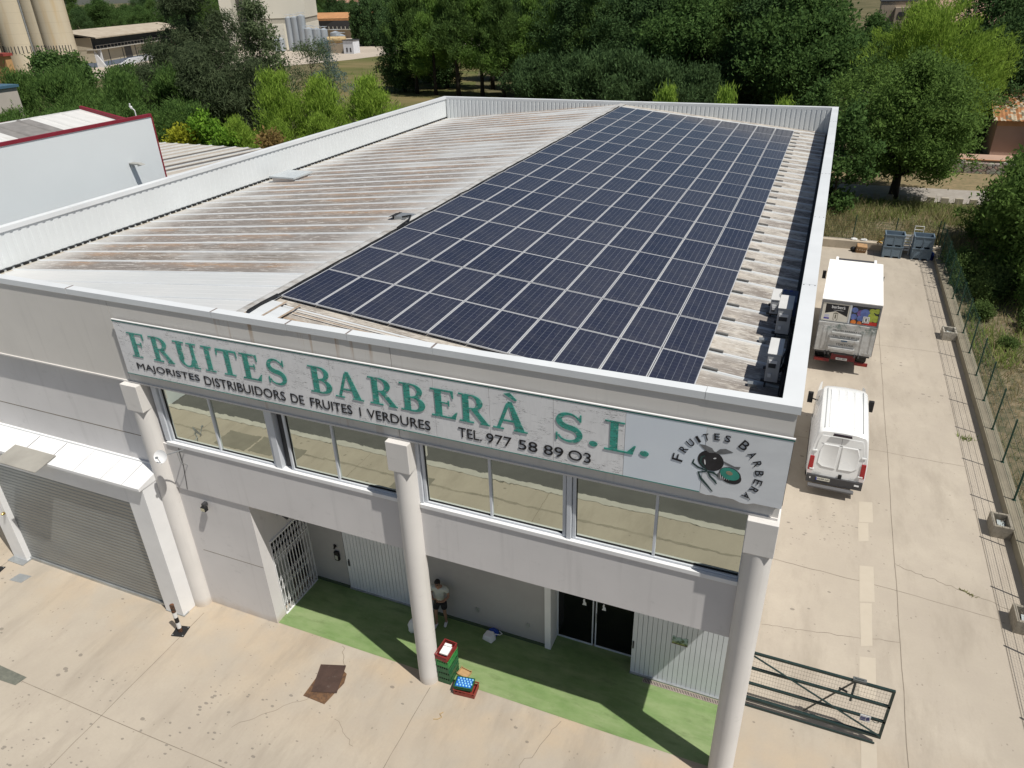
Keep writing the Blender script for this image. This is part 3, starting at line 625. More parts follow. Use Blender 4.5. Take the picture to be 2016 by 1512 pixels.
# plain lettering with Blender's own typeface
DG = None
def text_mesh(body, depth=.002):
    c = bpy.data.curves.new('t', 'FONT'); c.body = body; c.size = 1.0; c.extrude = depth; c.resolution_u = 4; c.offset = 0.0
    o = bpy.data.objects.new('t', c); COL.objects.link(o); dg = bpy.context.evaluated_depsgraph_get(); dg.update()
    me = bpy.data.meshes.new_from_object(o.evaluated_get(dg)); bpy.data.objects.remove(o); bpy.data.curves.remove(c)
    v = np.empty(len(me.vertices)*3, np.float32); me.vertices.foreach_get('co', v); v = v.reshape(-1, 3)
    f = [tuple(p.vertices) for p in me.polygons]; bpy.data.meshes.remove(me); return v, f
def write(mb, body, p0, ux, uz, width, height, depth=.002, m=0, spread=1.0):
    """fit body into width x height with its lower left corner at p0, along ux, up uz"""
    v, f = text_mesh(body, .5); lo = v.min(0); hi = v.max(0)
    ux = Vector(ux).normalized(); uz = Vector(uz).normalized(); un = ux.cross(uz); p0 = Vector(p0)
    out = [tuple(p0 + ux*((q[0]-lo[0])/(hi[0]-lo[0])*width) + uz*((q[1]-lo[1])/(hi[1]-lo[1])*height) + un*(q[2]*2*depth)) for q in v]
    return mb.add(out, f, m)
M['ink'] = pm('sign_black', (.011, .011, .014), .5, .1, 3)
for body, a, b, z0, z1 in (('MAJORISTES', -15.78, -13.72, 8.435, 8.675), ('DISTRIBUIDORS', -13.57, -11.13, 8.43, 8.68), ('DE', -10.97, -10.60, 8.435, 8.675), ('FRUITES', -10.42, -9.28, 8.435, 8.675), ('I', -9.08, -9.05, 8.44, 8.67), ('VERDURES', -8.88, -7.28, 8.435, 8.675),
    ('TEL.', -6.60, -6.06, 8.435, 8.675), ('977', -5.95, -5.37, 8.435, 8.675), ('58', -5.22, -4.80, 8.435, 8.675), ('89', -4.66, -4.24, 8.435, 8.675), ('O3', -4.13, -3.66, 8.435, 8.675)):
    m = MB(); write(m, body, (a, SY-.008, z0), (1, 0, 0), (0, 0, 1), b-a, z1-z0, .004); spart(m, 'lettering', M['ink'])
# emblem: fruit with leaves, half a melon and bare twigs under an arc of letters
m = MB(); cx, cz = -1.21, 8.88
for i, (ch, ang, sz) in enumerate([('F', 172, .20), ('R', 154, .15), ('U', 138, .15), ('I', 125, .14), ('T', 112, .14), ('E', 97, .14), ('S', 82, .14), ('B', 58, .20), ('A', 40, .15), ('R', 24, .15), ('B', 8, .15), ('E', -8, .15), ('R', -23, .15), ('Á', -39, .17)]):
    t = R(ang); r = .66; px = cx+r*math.cos(t); pz = cz+r*math.sin(t)*.98; rr = t-PI/2
    ux = Vector((math.cos(rr), 0, math.sin(rr))); uz = Vector((-math.sin(rr), 0, math.cos(rr))); w = sz*(.35 if ch == 'I' else .72)
    m = MB(); write(m, ch, Vector((px, SY-.007, pz)) - ux*w/2, ux, uz, w, sz, .003); spart(m, 'emblem_letter', M['ink'])
def ell(cx, cz, rx, rz, rot=0, n=28, y=0): return [(cx+rx*math.cos(t)*math.cos(rot)-rz*math.sin(t)*math.sin(rot), SY-y, cz+rx*math.cos(t)*math.sin(rot)+rz*math.sin(t)*math.cos(rot)) for t in [2*PI*i/n for i in range(n)]]
emb_dark = pm('emblem_charcoal', (.022, .021, .024), .5, .3, 6); emb_green = pm('emblem_green', (.04, .27, .21), .5, .15, 5); emb_grey = pm('emblem_grey', (.16, .165, .17), .5, .25, 7)
m = MB(); m.ext(ell(-1.36, 9.05, .24, .22, -.3, y=.004), (0, .002, 0))
spart(m, 'emblem_fruit', emb_dark)
m = MB()
m.ext([(x, SY-.005, z) for x, z in ((-1.30, 9.24), (-1.40, 9.22), (-1.52, 9.29), (-1.60, 9.37), (-1.48, 9.37), (-1.36, 9.33))], (0, .002, 0)); m.ext([(x, SY-.005, z) for x, z in ((-1.30, 9.24), (-1.22, 9.34), (-1.12, 9.37), (-.98, 9.32), (-1.12, 9.26), (-1.22, 9.23))], (0, .002, 0))
m.ext(ell(-1.13, 8.76, .09, .085, 0, y=.0055), (0, .002, 0)); m.ext([(x, SY-.005, z) for x, z in ((-1.14, 9.10), (-.92, 9.02), (-.82, 9.04), (-.84, 8.97), (-.96, 8.99), (-1.10, 9.04))], (0, .002, 0))
spart(m, 'emblem_leaves', emb_grey)
m = MB(); m.ext(ell(-.985, 8.83, .20, .15, -.25, y=.006), (0, .002, 0), 0); m.ext(ell(-.975, 8.78, .205, .15, -.25, y=.0045), (0, .0015, 0), 0)
m.ext(ell(-.99, 8.84, .18, .128, -.25, y=.0075), (0, .001, 0), 1); m.ext(ell(-1.0, 8.86, .062, .042, -.25, y=.0090), (0, .001, 0), 2)
for i in range(5): m.ext(ell(-1.15+.035*i, 8.76, .006, .07, .25, 10, y=.0068), (0, .001, 0), 3)
mel_ = [emb_dark, emb_green, pm('emblem_seed', (.30, .25, .17), .6), M['white']]; spart(m, 'emblem_melon', mel_)
for q in ((-1.46, 9.0, .012, .06, .2), (-1.29, 9.12, .03, .014, .4)): m = MB(); m.ext(ell(*q, 10, y=.0065), (0, .001, 0)); spart(m, 'emblem_highlight', M['white'])
m = MB()
for k, pts in enumerate((((-1.40, 8.81), (-1.58, 8.86), (-1.68, 8.93), (-1.66, 9.02)), ((-1.40, 8.80), (-1.56, 8.75), (-1.50, 8.62), (-1.36, 8.48), (-1.26, 8.37)), ((-1.40, 8.81), (-1.33, 8.70), (-1.24, 8.62), (-1.20, 8.56)), ((-1.40, 8.82), (-1.54, 8.98), (-1.53, 9.10), (-1.47, 9.14)), ((-1.42, 8.80), (-1.28, 8.80), (-1.19, 8.74)))):
    n = len(pts); m.ext([(x, SY-.0062-.0006*k, z) for x, z in stroke(pts, [.02+.03*(1-abs(2*i/(n-1)-1)) for i in range(n)])], (0, .001, 0))
spart(m, 'emblem_twigs', pm('emblem_twig', (.025, .06, .055), .5, .2, 5))
# ---------------------------------------------------------------- solar panels: 10 columns by 16 rows
ORD = ['first', 'second', 'third', 'fourth', 'fifth', 'sixth', 'seventh', 'eighth', 'ninth', 'tenth', 'eleventh', 'twelfth', 'thirteenth', 'fourteenth', 'fifteenth', 'sixteenth']
PXW, PYL = .993, 2.0
p0 = empty('solar_panel', (0, 0, 0), 'x', 'solar panel', 'solar panels on the warehouse roof'); p0.rotation_euler = (0, math.atan(.1007), 0)
m = MB(); t = .017
m.box(0, 0, -.035, PXW, t, 0); m.box(0, PYL-t, -.035, PXW, PYL, 0); m.box(0, t, -.035, t, PYL-t, 0); m.box(PXW-t, t, -.035, PXW, PYL-t, 0); m.build('frame', M['panelframe'], p0, local=True)
m = MB(); m.box(t, t, -.012, PXW-t, PYL-t, -.004); m.build('cell_sheet', M['cells'], p0, local=True)
rp = random.Random(8); first = True
for j in range(16):
    for i in range(10):
        o = p0 if first else copy_tree(p0); first = False
        x = -12.16+1.01*i; o.location = (x, 1.56+2.02*j + (.02 if j % 3 == 2 else 0), 10.345-.1007*(x+12.16))
        o.rotation_euler = (rp.uniform(-.0015, .0015), math.atan(.1007)+rp.uniform(-.0015, .0015), 0)
        o['label'] = f'dark blue solar panel, {ORD[j]} row back from the sign, {ORD[i]} column from the roof ridge'
M['rail'] = pm('rail_alu', (.15, .15, .145), .5, .2, 3)
for k in range(2, 35):
    yc = .28+RIB*k+.0
    if yc > 33.8 or yc < 1.8: continue
    m = MB(); m.add([(x, y, roofz(x)+z) for x in (-2.8, -1.74-.02*(k % 3)) for y in (yc-.03, yc+.03) for z in (.051, .085)], [(0, 2, 3, 1), (4, 5, 7, 6), (0, 1, 5, 4), (2, 6, 7, 3), (1, 3, 7, 5), (0, 4, 6, 2)])
    tag(m.build('mounting_rail', M['rail']), f'short grey rail end beside the solar panels, number {k-1} counted back from the sign', 'rail', 'rails under the panels')
# cable tray and cables along the ridge
m = MB(); rj = random.Random(2)
pts = [(-12.22+rj.uniform(-.03, .03), .35+.55*i, RZ+.085+rj.uniform(0, .02)) for i in range(62)]
m.tube(pts, .025, 6); m.tube([(x-.05, y+.1, z-.01) for x, y, z in pts[:3]] , .03, 6); o = m.build('ridge_cable', M['black']); tag(o, 'black cable running along the roof ridge beside the panels', 'cable')
m = MB(); m.tube([(-12.8, 8.65, RZ+.07), (-12.5, 8.7, RZ+.13), (-12.3, 8.2, RZ+.14), (-12.25, 7.4, RZ+.11)], .03, 6); tag(m.build('loose_cable', M['black']), 'loose black cable looping off the small roof hatch', 'cable')
h = empty('roof_hatch', (-13.0, 8.9, RZ), 'small grey roof hatch beside the ridge and panels', 'roof hatch')
m = MB(); m.box(-13.15, 8.7, RZ-.05, -12.55, 9.15, RZ+.06); m.build('hatch_box', M['galv'], h)
m = MB(); m.add([(-13.36, 8.65, RZ+.01), (-13.1, 8.65, RZ+.07), (-13.1, 9.18, RZ+.07), (-13.36, 9.18, RZ+.01)], [(0, 1, 2, 3)]); m.box(-13.2, 8.68, RZ-.05, -13.155, 9.16, RZ+.065); m.build('hatch_flap', M['black'], h)
# ---------------------------------------------------------------- rooftop machines by the right-hand parapet
def ac(x0, x1, y0, y1, z0, z1, label):
    a = empty('air_conditioner', ((x0+x1)/2, (y0+y1)/2, z0), label, 'air conditioner', 'air conditioners on the roof')
    m = MB(); m.box(x0, y0, z0, x1, y1, z1-.02); m.build('casing', pm('ac_casing', (.44, .45, .46), .45, .06, 2), a, bevel=.012)
    m = MB(); m.box(x0-.012, y0-.012, z1-.02, x1+.012, y1+.012, z1+.005); m.build('lid', pm('ac_lid', (.60, .60, .59), .5, .05, 2), a, bevel=.008)
    m = MB(); m.box(x0+.04, y0-.02, z1-.22, x1-.06, y0, z1-.15); m.box(x0+.04, y0-.012, z1-.33, x1-.08, y0, z1-.22, 1); m.box(x0+.05, y0-.03, z0+.12, x0+.12, y0, z0+.2); m.build('service_cover', [M['white'], M['darkgrey']], a)
    m = MB(); yc = (y0+y1)/2-.05; zc = (z0+z1)/2
    for r_ in (.10, .16, .22, .27): m.tube([(x1+.006, yc+r_*math.cos(2*PI*i/24), zc+r_*math.sin(2*PI*i/24)) for i in range(25)], .005, 4)
    for i in range(8): m.bar((x1+.006, yc, zc), (x1+.006, yc+.27*math.cos(PI*i/4), zc+.27*math.sin(PI*i/4)), .008)
    m.build('fan_grille', M['darkgrey'], a)
    m = MB()
    for y in (y0+.1, y1-.1): m.box(x0-.08, y-.03, z0-.06, x1+.14, y+.03, z0-.001); m.box(x0, y-.02, roofz(x1)+.0, x0+.04, y+.02, z0-.055)
    m.build('foot_rail', M['darkgrey'], a)
    return a
ac(-.74, -.47, 3.0, 3.82, 9.27, 9.94, 'white air conditioner nearest the front coping, with a coiled black hose behind it')
ac(-.74, -.43, 5.62, 6.5, 9.27, 9.94, 'larger white air conditioner beside the blue box, second from the front coping')
ac(-.98, -.78, 6.95, 7.75, 9.22, 9.62, 'small low white condenser with black side vents, behind the two tall ones')
e = empty('electric_box', (-.53, 7.5, 9.2), 'blue electric box in the shade between condenser and parapet', 'electric box')
m = MB(); m.box(-.75, 7.1, 9.15, -.36, 7.95, 9.55); m.build('box_body', pm('box_blue', (.035, .06, .14), .5, .15, 3), e, bevel=.01)
m = MB(); m.box(-.72, 7.86, 9.55, -.66, 7.93, 9.556); m.box(-.58, 7.84, 9.55, -.5, 7.93, 9.556); m.build('box_label', pm('label_blue', (.02, .03, .25), .5), e)
for k, (x, y) in enumerate(((-.97, 2.93), (-.97, 5.3))):
    m = MB(); m.box(x-.08, y-.03, roofz(x)+.0, x+.08, y+.09, roofz(x)+.09); m.box(x-.1, y-.04, roofz(x)+.09, x+.1, y+.10, roofz(x)+.1); tag(m.build('roof_support_block', M['galv']), ('small grey support block on the roof nearest the front coping', 'small grey support block on the roof between the two air conditioners')[k], 'support', 'roof support blocks')
m = MB(); m.tube([(-.46, 3.3, 9.4), (-.40, 3.5, 9.5), (-.35, 3.4, 9.45), (-.36, 2.7, 9.2), (-.5, 2.1, 9.13), (-.95, 1.6, 9.17)], .028, 8); m.tube([(-.42, 3.35, 9.42), (-.36, 3.15, 9.5), (-.35, 2.9, 9.4), (-.37, 2.7, 9.15)], .028, 8); tag(m.build('drain_hose', M['black'], smooth=True), 'black hose curling from the front air conditioner to the roof', 'hose')
m = MB(); m.tube([(-.43, 5.9, 9.6), (-.38, 5.6, 9.5), (-.40, 4.9, 9.2), (-.46, 4.5, 9.12), (-.46, 3.9, 9.3)], .02, 8); tag(m.build('coolant_pipe', M['black'], smooth=True), 'thin black pipe linking the two tall air conditioners', 'pipe')
# ---------------------------------------------------------------- dish, lamp, bollards, plates
D = empty('satellite_dish', (-15.5, -.1, 6.1), 'small white satellite dish on an arm beside the left column', 'satellite dish')
m = MB(); cx = Vector((-15.53, -.40, 6.02)); ax = Vector((.30, -.85, .42)).normalized(); a = ax.cross(Vector((0, 0, 1))).normalized(); b = ax.cross(a)
vs = []; fs = []; nr, na = 5, 20
for i in range(nr+1):
    r_ = .185*i/nr
    for k in range(na): t = 2*PI*k/na; vs.append(tuple(cx + (a*math.cos(t)+b*math.sin(t))*r_ + ax*(.05*(r_/.185)**2)))
for i in range(nr):
    for k in range(na): fs.append((i*na+k, i*na+(k+1) % na, (i+1)*na+(k+1) % na, (i+1)*na+k))
m.add(vs, fs); m.add([tuple(Vector(v)-ax*.008) for v in vs], [f[::-1] for f in fs]); m.build('reflector', M['white'], D, smooth=True)
m = MB(); m.tube([cx+b*.2, cx+ax*.16+b*.05, cx+ax*.22], .012, 6); m.tube([cx+ax*.20, cx+ax*.26], .03, 10); m.build('feed_horn', M['galv'], D)
m = MB(); m.tube([cx, cx-ax*.05, (-15.22, -.14, 6.08), (-15.20, .12, 6.0)], .016, 8); m.tube([(-15.22, -.14, 6.08), (-15.25, -.10, 5.7), (-15.28, .12, 5.45)], .012, 8); m.build('mast_arm', M['galv'], D)
m = MB(); m.tube([(-15.42, .10, 6.0), (-15.44, .112, 5.4), (-15.52, .112, 4.8), (-15.56, .112, 4.56)], .008, 6); m.build('cable', M['black'], D)
F = empty('security_lamp', (-15.0, .1, 4.15), 'small black floodlight on the wall under the spandrel', 'lamp')
m = MB(); m.box(-15.1, -.02, 4.0, -14.93, .10, 4.14); m.build('lamp_housing', M['black'], F, bevel=.01); m = MB(); m.box(-15.07, .02, 4.14, -14.97, .16, 4.24); m.build('lamp_bracket', M['darkgrey'], F); m = MB(); m.box(-15.085, -.03, 4.015, -14.945, -.021, 4.125); m.build('lamp_lens', M['glass'], F)
def bollard(x, y, label, tilt):
    b = empty('bollard', (x, y, 0), label, 'bollard', 'striped bollards by the roller shutter'); b.rotation_euler = (tilt, tilt*.6, .25)
    hh = 1.12
    bands = [(0, .18, 2), (.18, .42, 1), (.42, .63, 0), (.63, .84, 1), (.84, hh, 2)]
    m = MB()
    for z0, z1, c in bands: m.tube([(0, 0, z0), (0, 0, z1)], .062, 16, c, cap=False)
    m.tube([(0, 0, hh), (0, 0, hh+.012)], .065, 16, 2); m.build('post', [M['black'], M['whitedirty'], pm('rusted_black', (.045, .03, .022), .8, .3, 9, col2=(.20, .075, .03), thr=(.5, .62))], b, local=True, smooth='auto')
    m = MB(); m.box(-.2, -.2, .005, .2, .2, .022); m.build('base_plate', M['black'], b, local=True)
    m = MB()
    for sx_ in (-1, 1):
        for sy_ in (-1, 1): m.tube([(sx_*.16, sy_*.16, .02), (sx_*.16, sy_*.16, .04)], .018, 6)
    m.build('bolts', M['galv'], b, local=True)
bollard(-16.02, -1.15, 'rusty black and white bollard beside the right post of the roller shutter', .03); bollard(-23.95, -1.35, 'black bollard base left of the shutter portal at the photo edge', -.02)
rust1 = pm('rusty_plate_dark', (.060, .036, .028), .75, .2, 3, col2=(.125, .10, .085), thr=(.6, .8)); rust2 = pm('rusty_plate_brown', (.15, .082, .04), .8, .25, 4, col2=(.07, .04, .028), thr=(.4, .65))
def plate(out, z0, z1, mat, label):
    m = MB(); m.slab(out, z0, z1); tag(m.build('steel_plate', mat), label, 'metal plate', 'rusty plates on the yard')
plate([(-11.12, -1.70), (-10.42, -1.72), (-10.30, -.95), (-10.41, -.66), (-10.58, -.59), (-11.14, -1.0)], .006, .018, rust2, 'brown rusty plate lying underneath the darker plate on the yard')
plate([(-10.98, -1.53), (-10.30, -1.31), (-10.58, -.43), (-11.28, -.66)], .020, .034, rust1, 'dark brown rusty plate lying on top on the yard')
m = MB(); m.slab([(-21.2, -4.50), (-18.96, -4.36), (-18.90, -4.05), (-21.2, -4.02)], .004, .008); tag(m.build('floor_patch', pm('patch_grey_green', (.155, .16, .13), .85, .12, 3, col2=(.10, .105, .09))), kind='structure')
m = MB(); m.slab([(-23.1, -1.5), (-22.6, -1.45), (-22.55, -1.1), (-23.05, -1.15)], .004, .008); tag(m.build('access_cover', M['galv']), 'small grey steel access cover in front of the shutter', 'access cover')
m = MB(); m.bar((-.05, -.28, .012), (.55, -.5, .012), .05, .02); m.bar((.55, -.5, .012), (1.05, -.72, .012), .045, .02); tag(m.build('timber_strip', pm('strip_grey', (.32, .24, .18), .8)), 'flat pale strip lying on the yard by the right column', 'strip')
m = MB(); m.tube([(-7.3, -.78, .01), (-7.36, -.86, .014), (-7.27, -.93, .01), (-7.34, -1.02, .012), (-7.45, -1.06, .01)], .014, 6); tag(m.build('rope_scrap', pm('rope_tan', (.40, .29, .15), .9)), 'curled tan scrap of rope on the yard by the middle column', 'scrap')
# ---------------------------------------------------------------- crates by the middle column
def crate_mesh(Lx, Ly, Hh, slots=5):
    """open box with slotted side walls and a rim, standing on z = 0, centred"""
    m = MB(); a, b = Lx/2, Ly/2; t = .012
    m.box(-a, -b, 0, a, b, .015)
    for z0, z1 in ((.0, .035), (Hh*.48, Hh*.60), (Hh-.03, Hh)):
        m.box(-a, -b, z0, a, -b+t, z1); m.box(-a, b-t, z0, a, b, z1); m.box(-a, -b+t, z0, -a+t, b-t, z1); m.box(a-t, -b+t, z0, a, b-t, z1)
    for i in range(slots+1):
        x = -a+.02+(2*a-.04)*i/slots
        m.box(x-.016, -b+.001, .03, x+.016, -b+t-.001, Hh-.02); m.box(x-.016, b-t+.001, .03, x+.016, b-.001, Hh-.02)
    for i in range(4):
        y = -b+.02+(2*b-.04)*i/3
        m.box(-a+.001, y-.016, .03, -a+t-.001, y+.016, Hh-.02); m.box(a-t+.001, y-.016, .03, a-.001, y+.016, Hh-.02)
    m.box(-a+.003, -b+.003, .034, a-.003, -b+.008, Hh*.5); m.box(-a+.003, b-.008, .034, a-.003, b-.003, Hh*.5); m.box(a-.008, -b+.01, .034, a-.003, b-.01, Hh*.5); m.box(-a+.003, -b+.01, .034, -a+.008, b-.01, Hh*.5)
    m.box(-a-.012, -b-.012, Hh-.012, a+.012, -b, Hh); m.box(-a-.012, b, Hh-.012, a+.012, b+.012, Hh); m.box(-a-.012, -b, Hh-.012, -a, b, Hh); m.box(a, -b, Hh-.012, a+.012, b, Hh)
    return m
def plastic(n, c): return pm(n, c, .45, .12, 3, spec=.5)
green1 = plastic('crate_green', (.02, .10, .04)); green2 = plastic('crate_bright_green', (.03, .22, .055)); red1 = plastic('crate_red', (.21, .022, .024)); red2 = plastic('crate_dull_red', (.22, .035, .025))
cz = .008; names = ['dark green crate at the bottom of the stack by the middle column', 'dark green crate second from the bottom of the column stack', 'dark green crate third from the bottom of the column stack', 'bright green crate just under the red crate of the column stack', 'red crate holding white sheets on top of the column stack']
for k, mt in enumerate((green1, green1, green1, green2, red1)):
    hh = .24 if k < 4 else .20
    c = empty('crate', (-7.69+.012*(k % 2), .34-.01*k, cz), names[k], 'crate', 'plastic crates by the middle column', rz=.02+.03*(k % 2)-.02*k)
    crate_mesh(.37, .56, hh).build('crate_body', mt, c, local=True)
    cz += hh-.012
m = MB(); m.box(-7.82, .16, cz-.10, -7.58, .46, cz-.06); m.box(-7.80, .42, cz-.055, -7.60, .50, cz-.02); tag(m.build('paper_stack', M['white']), 'white sheets lying inside the topmost red crate', 'paper')
c = empty('crate', (-7.02, .06, .0), 'low dull red crate standing flat on the ground under the fruit crate', 'crate', 'plastic crates by the middle column', rz=.1); crate_mesh(.60, .40, .19).build('crate_body', red2, c, local=True)
c = empty('crate', (-7.07, .07, .182), 'dark green crate with a blue tray of balls inside the red crate', 'crate', 'plastic crates by the middle column', rz=.16); crate_mesh(.50, .34, .12).build('crate_body', green1, c, local=True)
t_ = empty('fruit_tray', (-7.07, .07, .27), 'bright blue tray of pale blue fruit wrappings in the green crate', 'tray', rz=.16)
m = MB(); m.box(-.22, -.15, 0, .22, .15, .03); m.build('tray_base', plastic('tray_blue', (.01, .12, .50)), t_, local=True)
m = MB()
for i in range(5):
    for k in range(4): m.ball((-.17+.085*i+.04*(k % 2), -.11+.072*k, .04), .032, 8, 5)
m.build('wrapped_fruit', plastic('wrap_pale_blue', (.22, .52, .75)), t_, local=True, smooth=True)
c = empty('wooden_tray', (-7.31, .54, .008), 'small empty tan wooden fruit tray on the green floor', 'tray', rz=-.15)
m = MB(); wood = pm('tray_wood', (.42, .27, .13), .8, .15, (3, 20, 3))
m.box(-.17, -.13, 0, .17, .13, .012); m.box(-.17, -.13, .012, .17, -.12, .06); m.box(-.17, .12, .012, .17, .13, .06); m.box(-.17, -.12, .012, -.16, .12, .07); m.box(.16, -.12, .012, .17, .12, .07); m.build('tray_body', wood, c, local=True)
m = MB()
for x in (-.16, .16):
    for y in (-.12, .12): m.ext([(x-.012, y-.012, .06), (x+.012, y-.012, .06), (x+.012, y+.012, .06), (x-.012, y+.012, .06)], (0, 0, .035))
m.build('corner_post', wood, c, local=True)
bg_ = empty('cool_bag', (-7.15, 2.02, .008), 'white and blue bag lying by the porch wall', 'bag', rz=-.2)
m = MB(); m.add([(-.17, -.22, 0), (.17, -.22, 0), (.20, -.02, 0), (.12, .10, 0), (-.18, .05, 0), (-.14, -.2, .18), (.14, -.2, .2), (.16, -.04, .24), (.08, .06, .22), (-.14, .02, .2)], [(4, 3, 2, 1, 0), (5, 6, 7, 8, 9), (0, 1, 6, 5), (1, 2, 7, 6), (2, 3, 8, 7), (3, 4, 9, 8), (4, 0, 5, 9)]); m.build('bag_body', M['white'], bg_, local=True, bevel=.03)
m = MB(); m.add([(-.16, .05, 0), (.14, .08, 0), (.15, .26, 0), (-.1, .28, 0), (-.12, .06, .21), (.1, .08, .23), (.12, .22, .15), (-.08, .24, .14)], [(3, 2, 1, 0), (4, 5, 6, 7), (0, 1, 5, 4), (1, 2, 6, 5), (2, 3, 7, 6), (3, 0, 4, 7)]); m.build('bag_flap', plastic('bag_blue', (.02, .07, .42)), bg_, local=True, bevel=.03)
m = MB(); m.tube([(.15, .0, .2), (.27, .08, .16), (.27, .2, .1), (.14, .24, .1)], .014, 6); m.build('bag_strap', M['white'], bg_, local=True)
sk_ = empty('plastic_sack', (-9.42, 1.45, .008), 'white plastic sack standing behind the middle column', 'sack')
m = MB(); rj = random.Random(4)
m.tube([(0, 0, 0), (0.01, 0, .08), (0, .01, .22), (.02, 0, .36), (.0, 0, .44)], [.15, .19, .17, .12, .05], 12); m.v = [(x+rj.uniform(-.02, .02), y+rj.uniform(-.02, .02), z) for x, y, z in m.v]; m.build('sack_body', M['white'], sk_, local=True, smooth=True)
# ---------------------------------------------------------------- green sliding gate standing open beside the right column
GT = empty('yard_gate', (1.6, 2.35, 0), 'dark green metal gate with wire mesh beside the right column', 'gate')
gm = pm('gate_green', (.012, .030, .028), .45, .2, 5, spec=.5); gx0, gx1, gy = -.0, 3.30, 2.35
m = MB()
for z in (1.93, 1.39, .835): m.box(gx0, gy-.03, z-.03, gx1, gy+.03, z+.03)
m.box(gx0, gy-.04, .24, gx1, gy+.04, .32); m.box(gx1-.06, gy-.03, .32, gx1, gy+.03, 1.9); m.box(gx0, gy-.03, .32, gx0+.06, gy+.03, 1.9); m.build('gate_frame', gm, GT)
m = MB(); m.bar((.05, gy-.04, 1.88), (3.26, gy-.04, .34), .045, .02); m.build('diagonal_brace', gm, GT)
m = MB(); x = gx0+.1
while x < gx1-.06: m.box(x-.0015, gy+.005, .32, x+.0015, gy+.009, 1.9); x += .066
for z in [.32+.13*i for i in range(1, 12)]: m.box(gx0, gy+.011, z-.0015, gx1, gy+.014, z+.0015)
m.build('wire_mesh', gm, GT)
m = MB(); m.box(.03, gy-.06, .03, 3.2, gy-.03, .07); m.build('bottom_rail', gm, GT)
m = MB(); m.box(2.36, gy-.05, 1.962, 2.66, gy+.05, 2.02); m.box(2.42, gy+.05, 1.15, 2.47, gy+.09, 1.95); m.box(2.42, gy-.02, 2.02, 2.6, gy+.02, 2.05); m.build('latch_box', pm('latch_grey', (.10, .11, .11), .5), GT)
m = MB(); m.bar((2.47, gy+.07, 1.90), (1.52, gy+.34, .02), .045, .03); m.bar((2.14, gy+.12, 1.42), (2.34, gy+.12, 1.36), .05, .03); m.build('slanting_bar', pm('bar_grey_brown', (.15, .135, .115), .7), GT)  # grey-brown bar slanting behind the gate, with a short cross piece
m = MB(); m.box(2.72, gy-.06, .72, 2.96, gy-.045, .93); pl = m.build('notice_plate', pm('plate_white', (.60, .61, .62), .4), GT)
m = MB()
for z in (.75, .80, .845): m.box(2.735, gy-.064, z, 2.85, gy-.0605, z+.03)
m.ext([(2.87, gy-.0605, .76), (2.945, gy-.0605, .80), (2.93, gy-.0605, .90), (2.86, gy-.0605, .87)], (0, -.003, 0)); m.build('notice_marks', pm('notice_navy', (.02, .025, .12), .4), pl)
m = MB(); m.tube([(3.08+.075*math.cos(2*PI*i/20), gy-.05, .86+.085*math.sin(2*PI*i/20)) for i in range(21)], .008, 6); m.build('pull_ring', gm, GT)
# ---------------------------------------------------------------- low walls, fence, boxes along the side yard
wallc = pm('low_wall_concrete', (.235, .21, .155), .9, .14, 1.2, bump=.15, bsc=20, col2=(.20, .185, .14), thr=(.5, .8))
m = MB(); m.box(7.6, -9, -.2, 8.08, 43.2, .385)
for x in (7.74, 7.82, 7.9): m.box(x, -9, .385, x+.012, 43.2, .388, 1)
tag(m.build('low_wall', [wallc, M['joint']]), 'long low concrete wall carrying the green fence along the side yard', 'wall')
m = MB(); m.box(-24, 43.2, -.2, 8.08, 43.85, .56); tag(m.build('low_wall', pm('rear_wall_concrete', (.43, .37, .29), .9, .1, 1.5, col2=(.30, .26, .21), thr=(.55, .8))), 'low concrete retaining wall closing the far end of the yard', 'wall')
postg = pm('fence_green', (.010, .045, .03), .5, .15, 4)
def fence(name, pts, zb, zt, label):
    f = empty('wire_fence', (pts[0][0], pts[0][1], zb), label, 'fence')
    for x, y in pts:
        m = MB(); m.tube([(x, y, zb), (x, y, zt)], .034, 8); m.tube([(x, y, zt), (x, y, zt+.02)], .032, 8); m.box(x-.06, y-.06, zb, x+.06, y+.06, zb+.012); m.build('post', postg, f)
    m = MB()
    for (x0, y0), (x1, y1) in zip(pts, pts[1:]):
        d = Vector((x1-x0, y1-y0)).length; n = int(d/.11); k = 0
        for i in range(n):
            t = i/n; x, y = x0+(x1-x0)*t, y0+(y1-y0)*t
            m.bar((x, y, zb+.04), (x, y, zt), .0034)
        z = zb+.06
        while z < zt: m.bar((x0, y0, z), (x1, y1, z), .0034 if k % 3 else .011); z += .14; k += 1
    m.build('wire_mesh', postg, f); return f
ys_ = [-8.5] + [-3.5+2.51*i for i in range(19)] + [43.5]
fence('f', [(7.90, y) for y in ys_], .387, 2.28, 'green wire fence on the low wall between yard and weedy slope')
fence('f', [(x, 43.6) for x in [-23.5+2.6*i for i in range(12)]+[7.7]], .56, 2.3, 'green wire fence across the far end of the yard behind the blue bins')
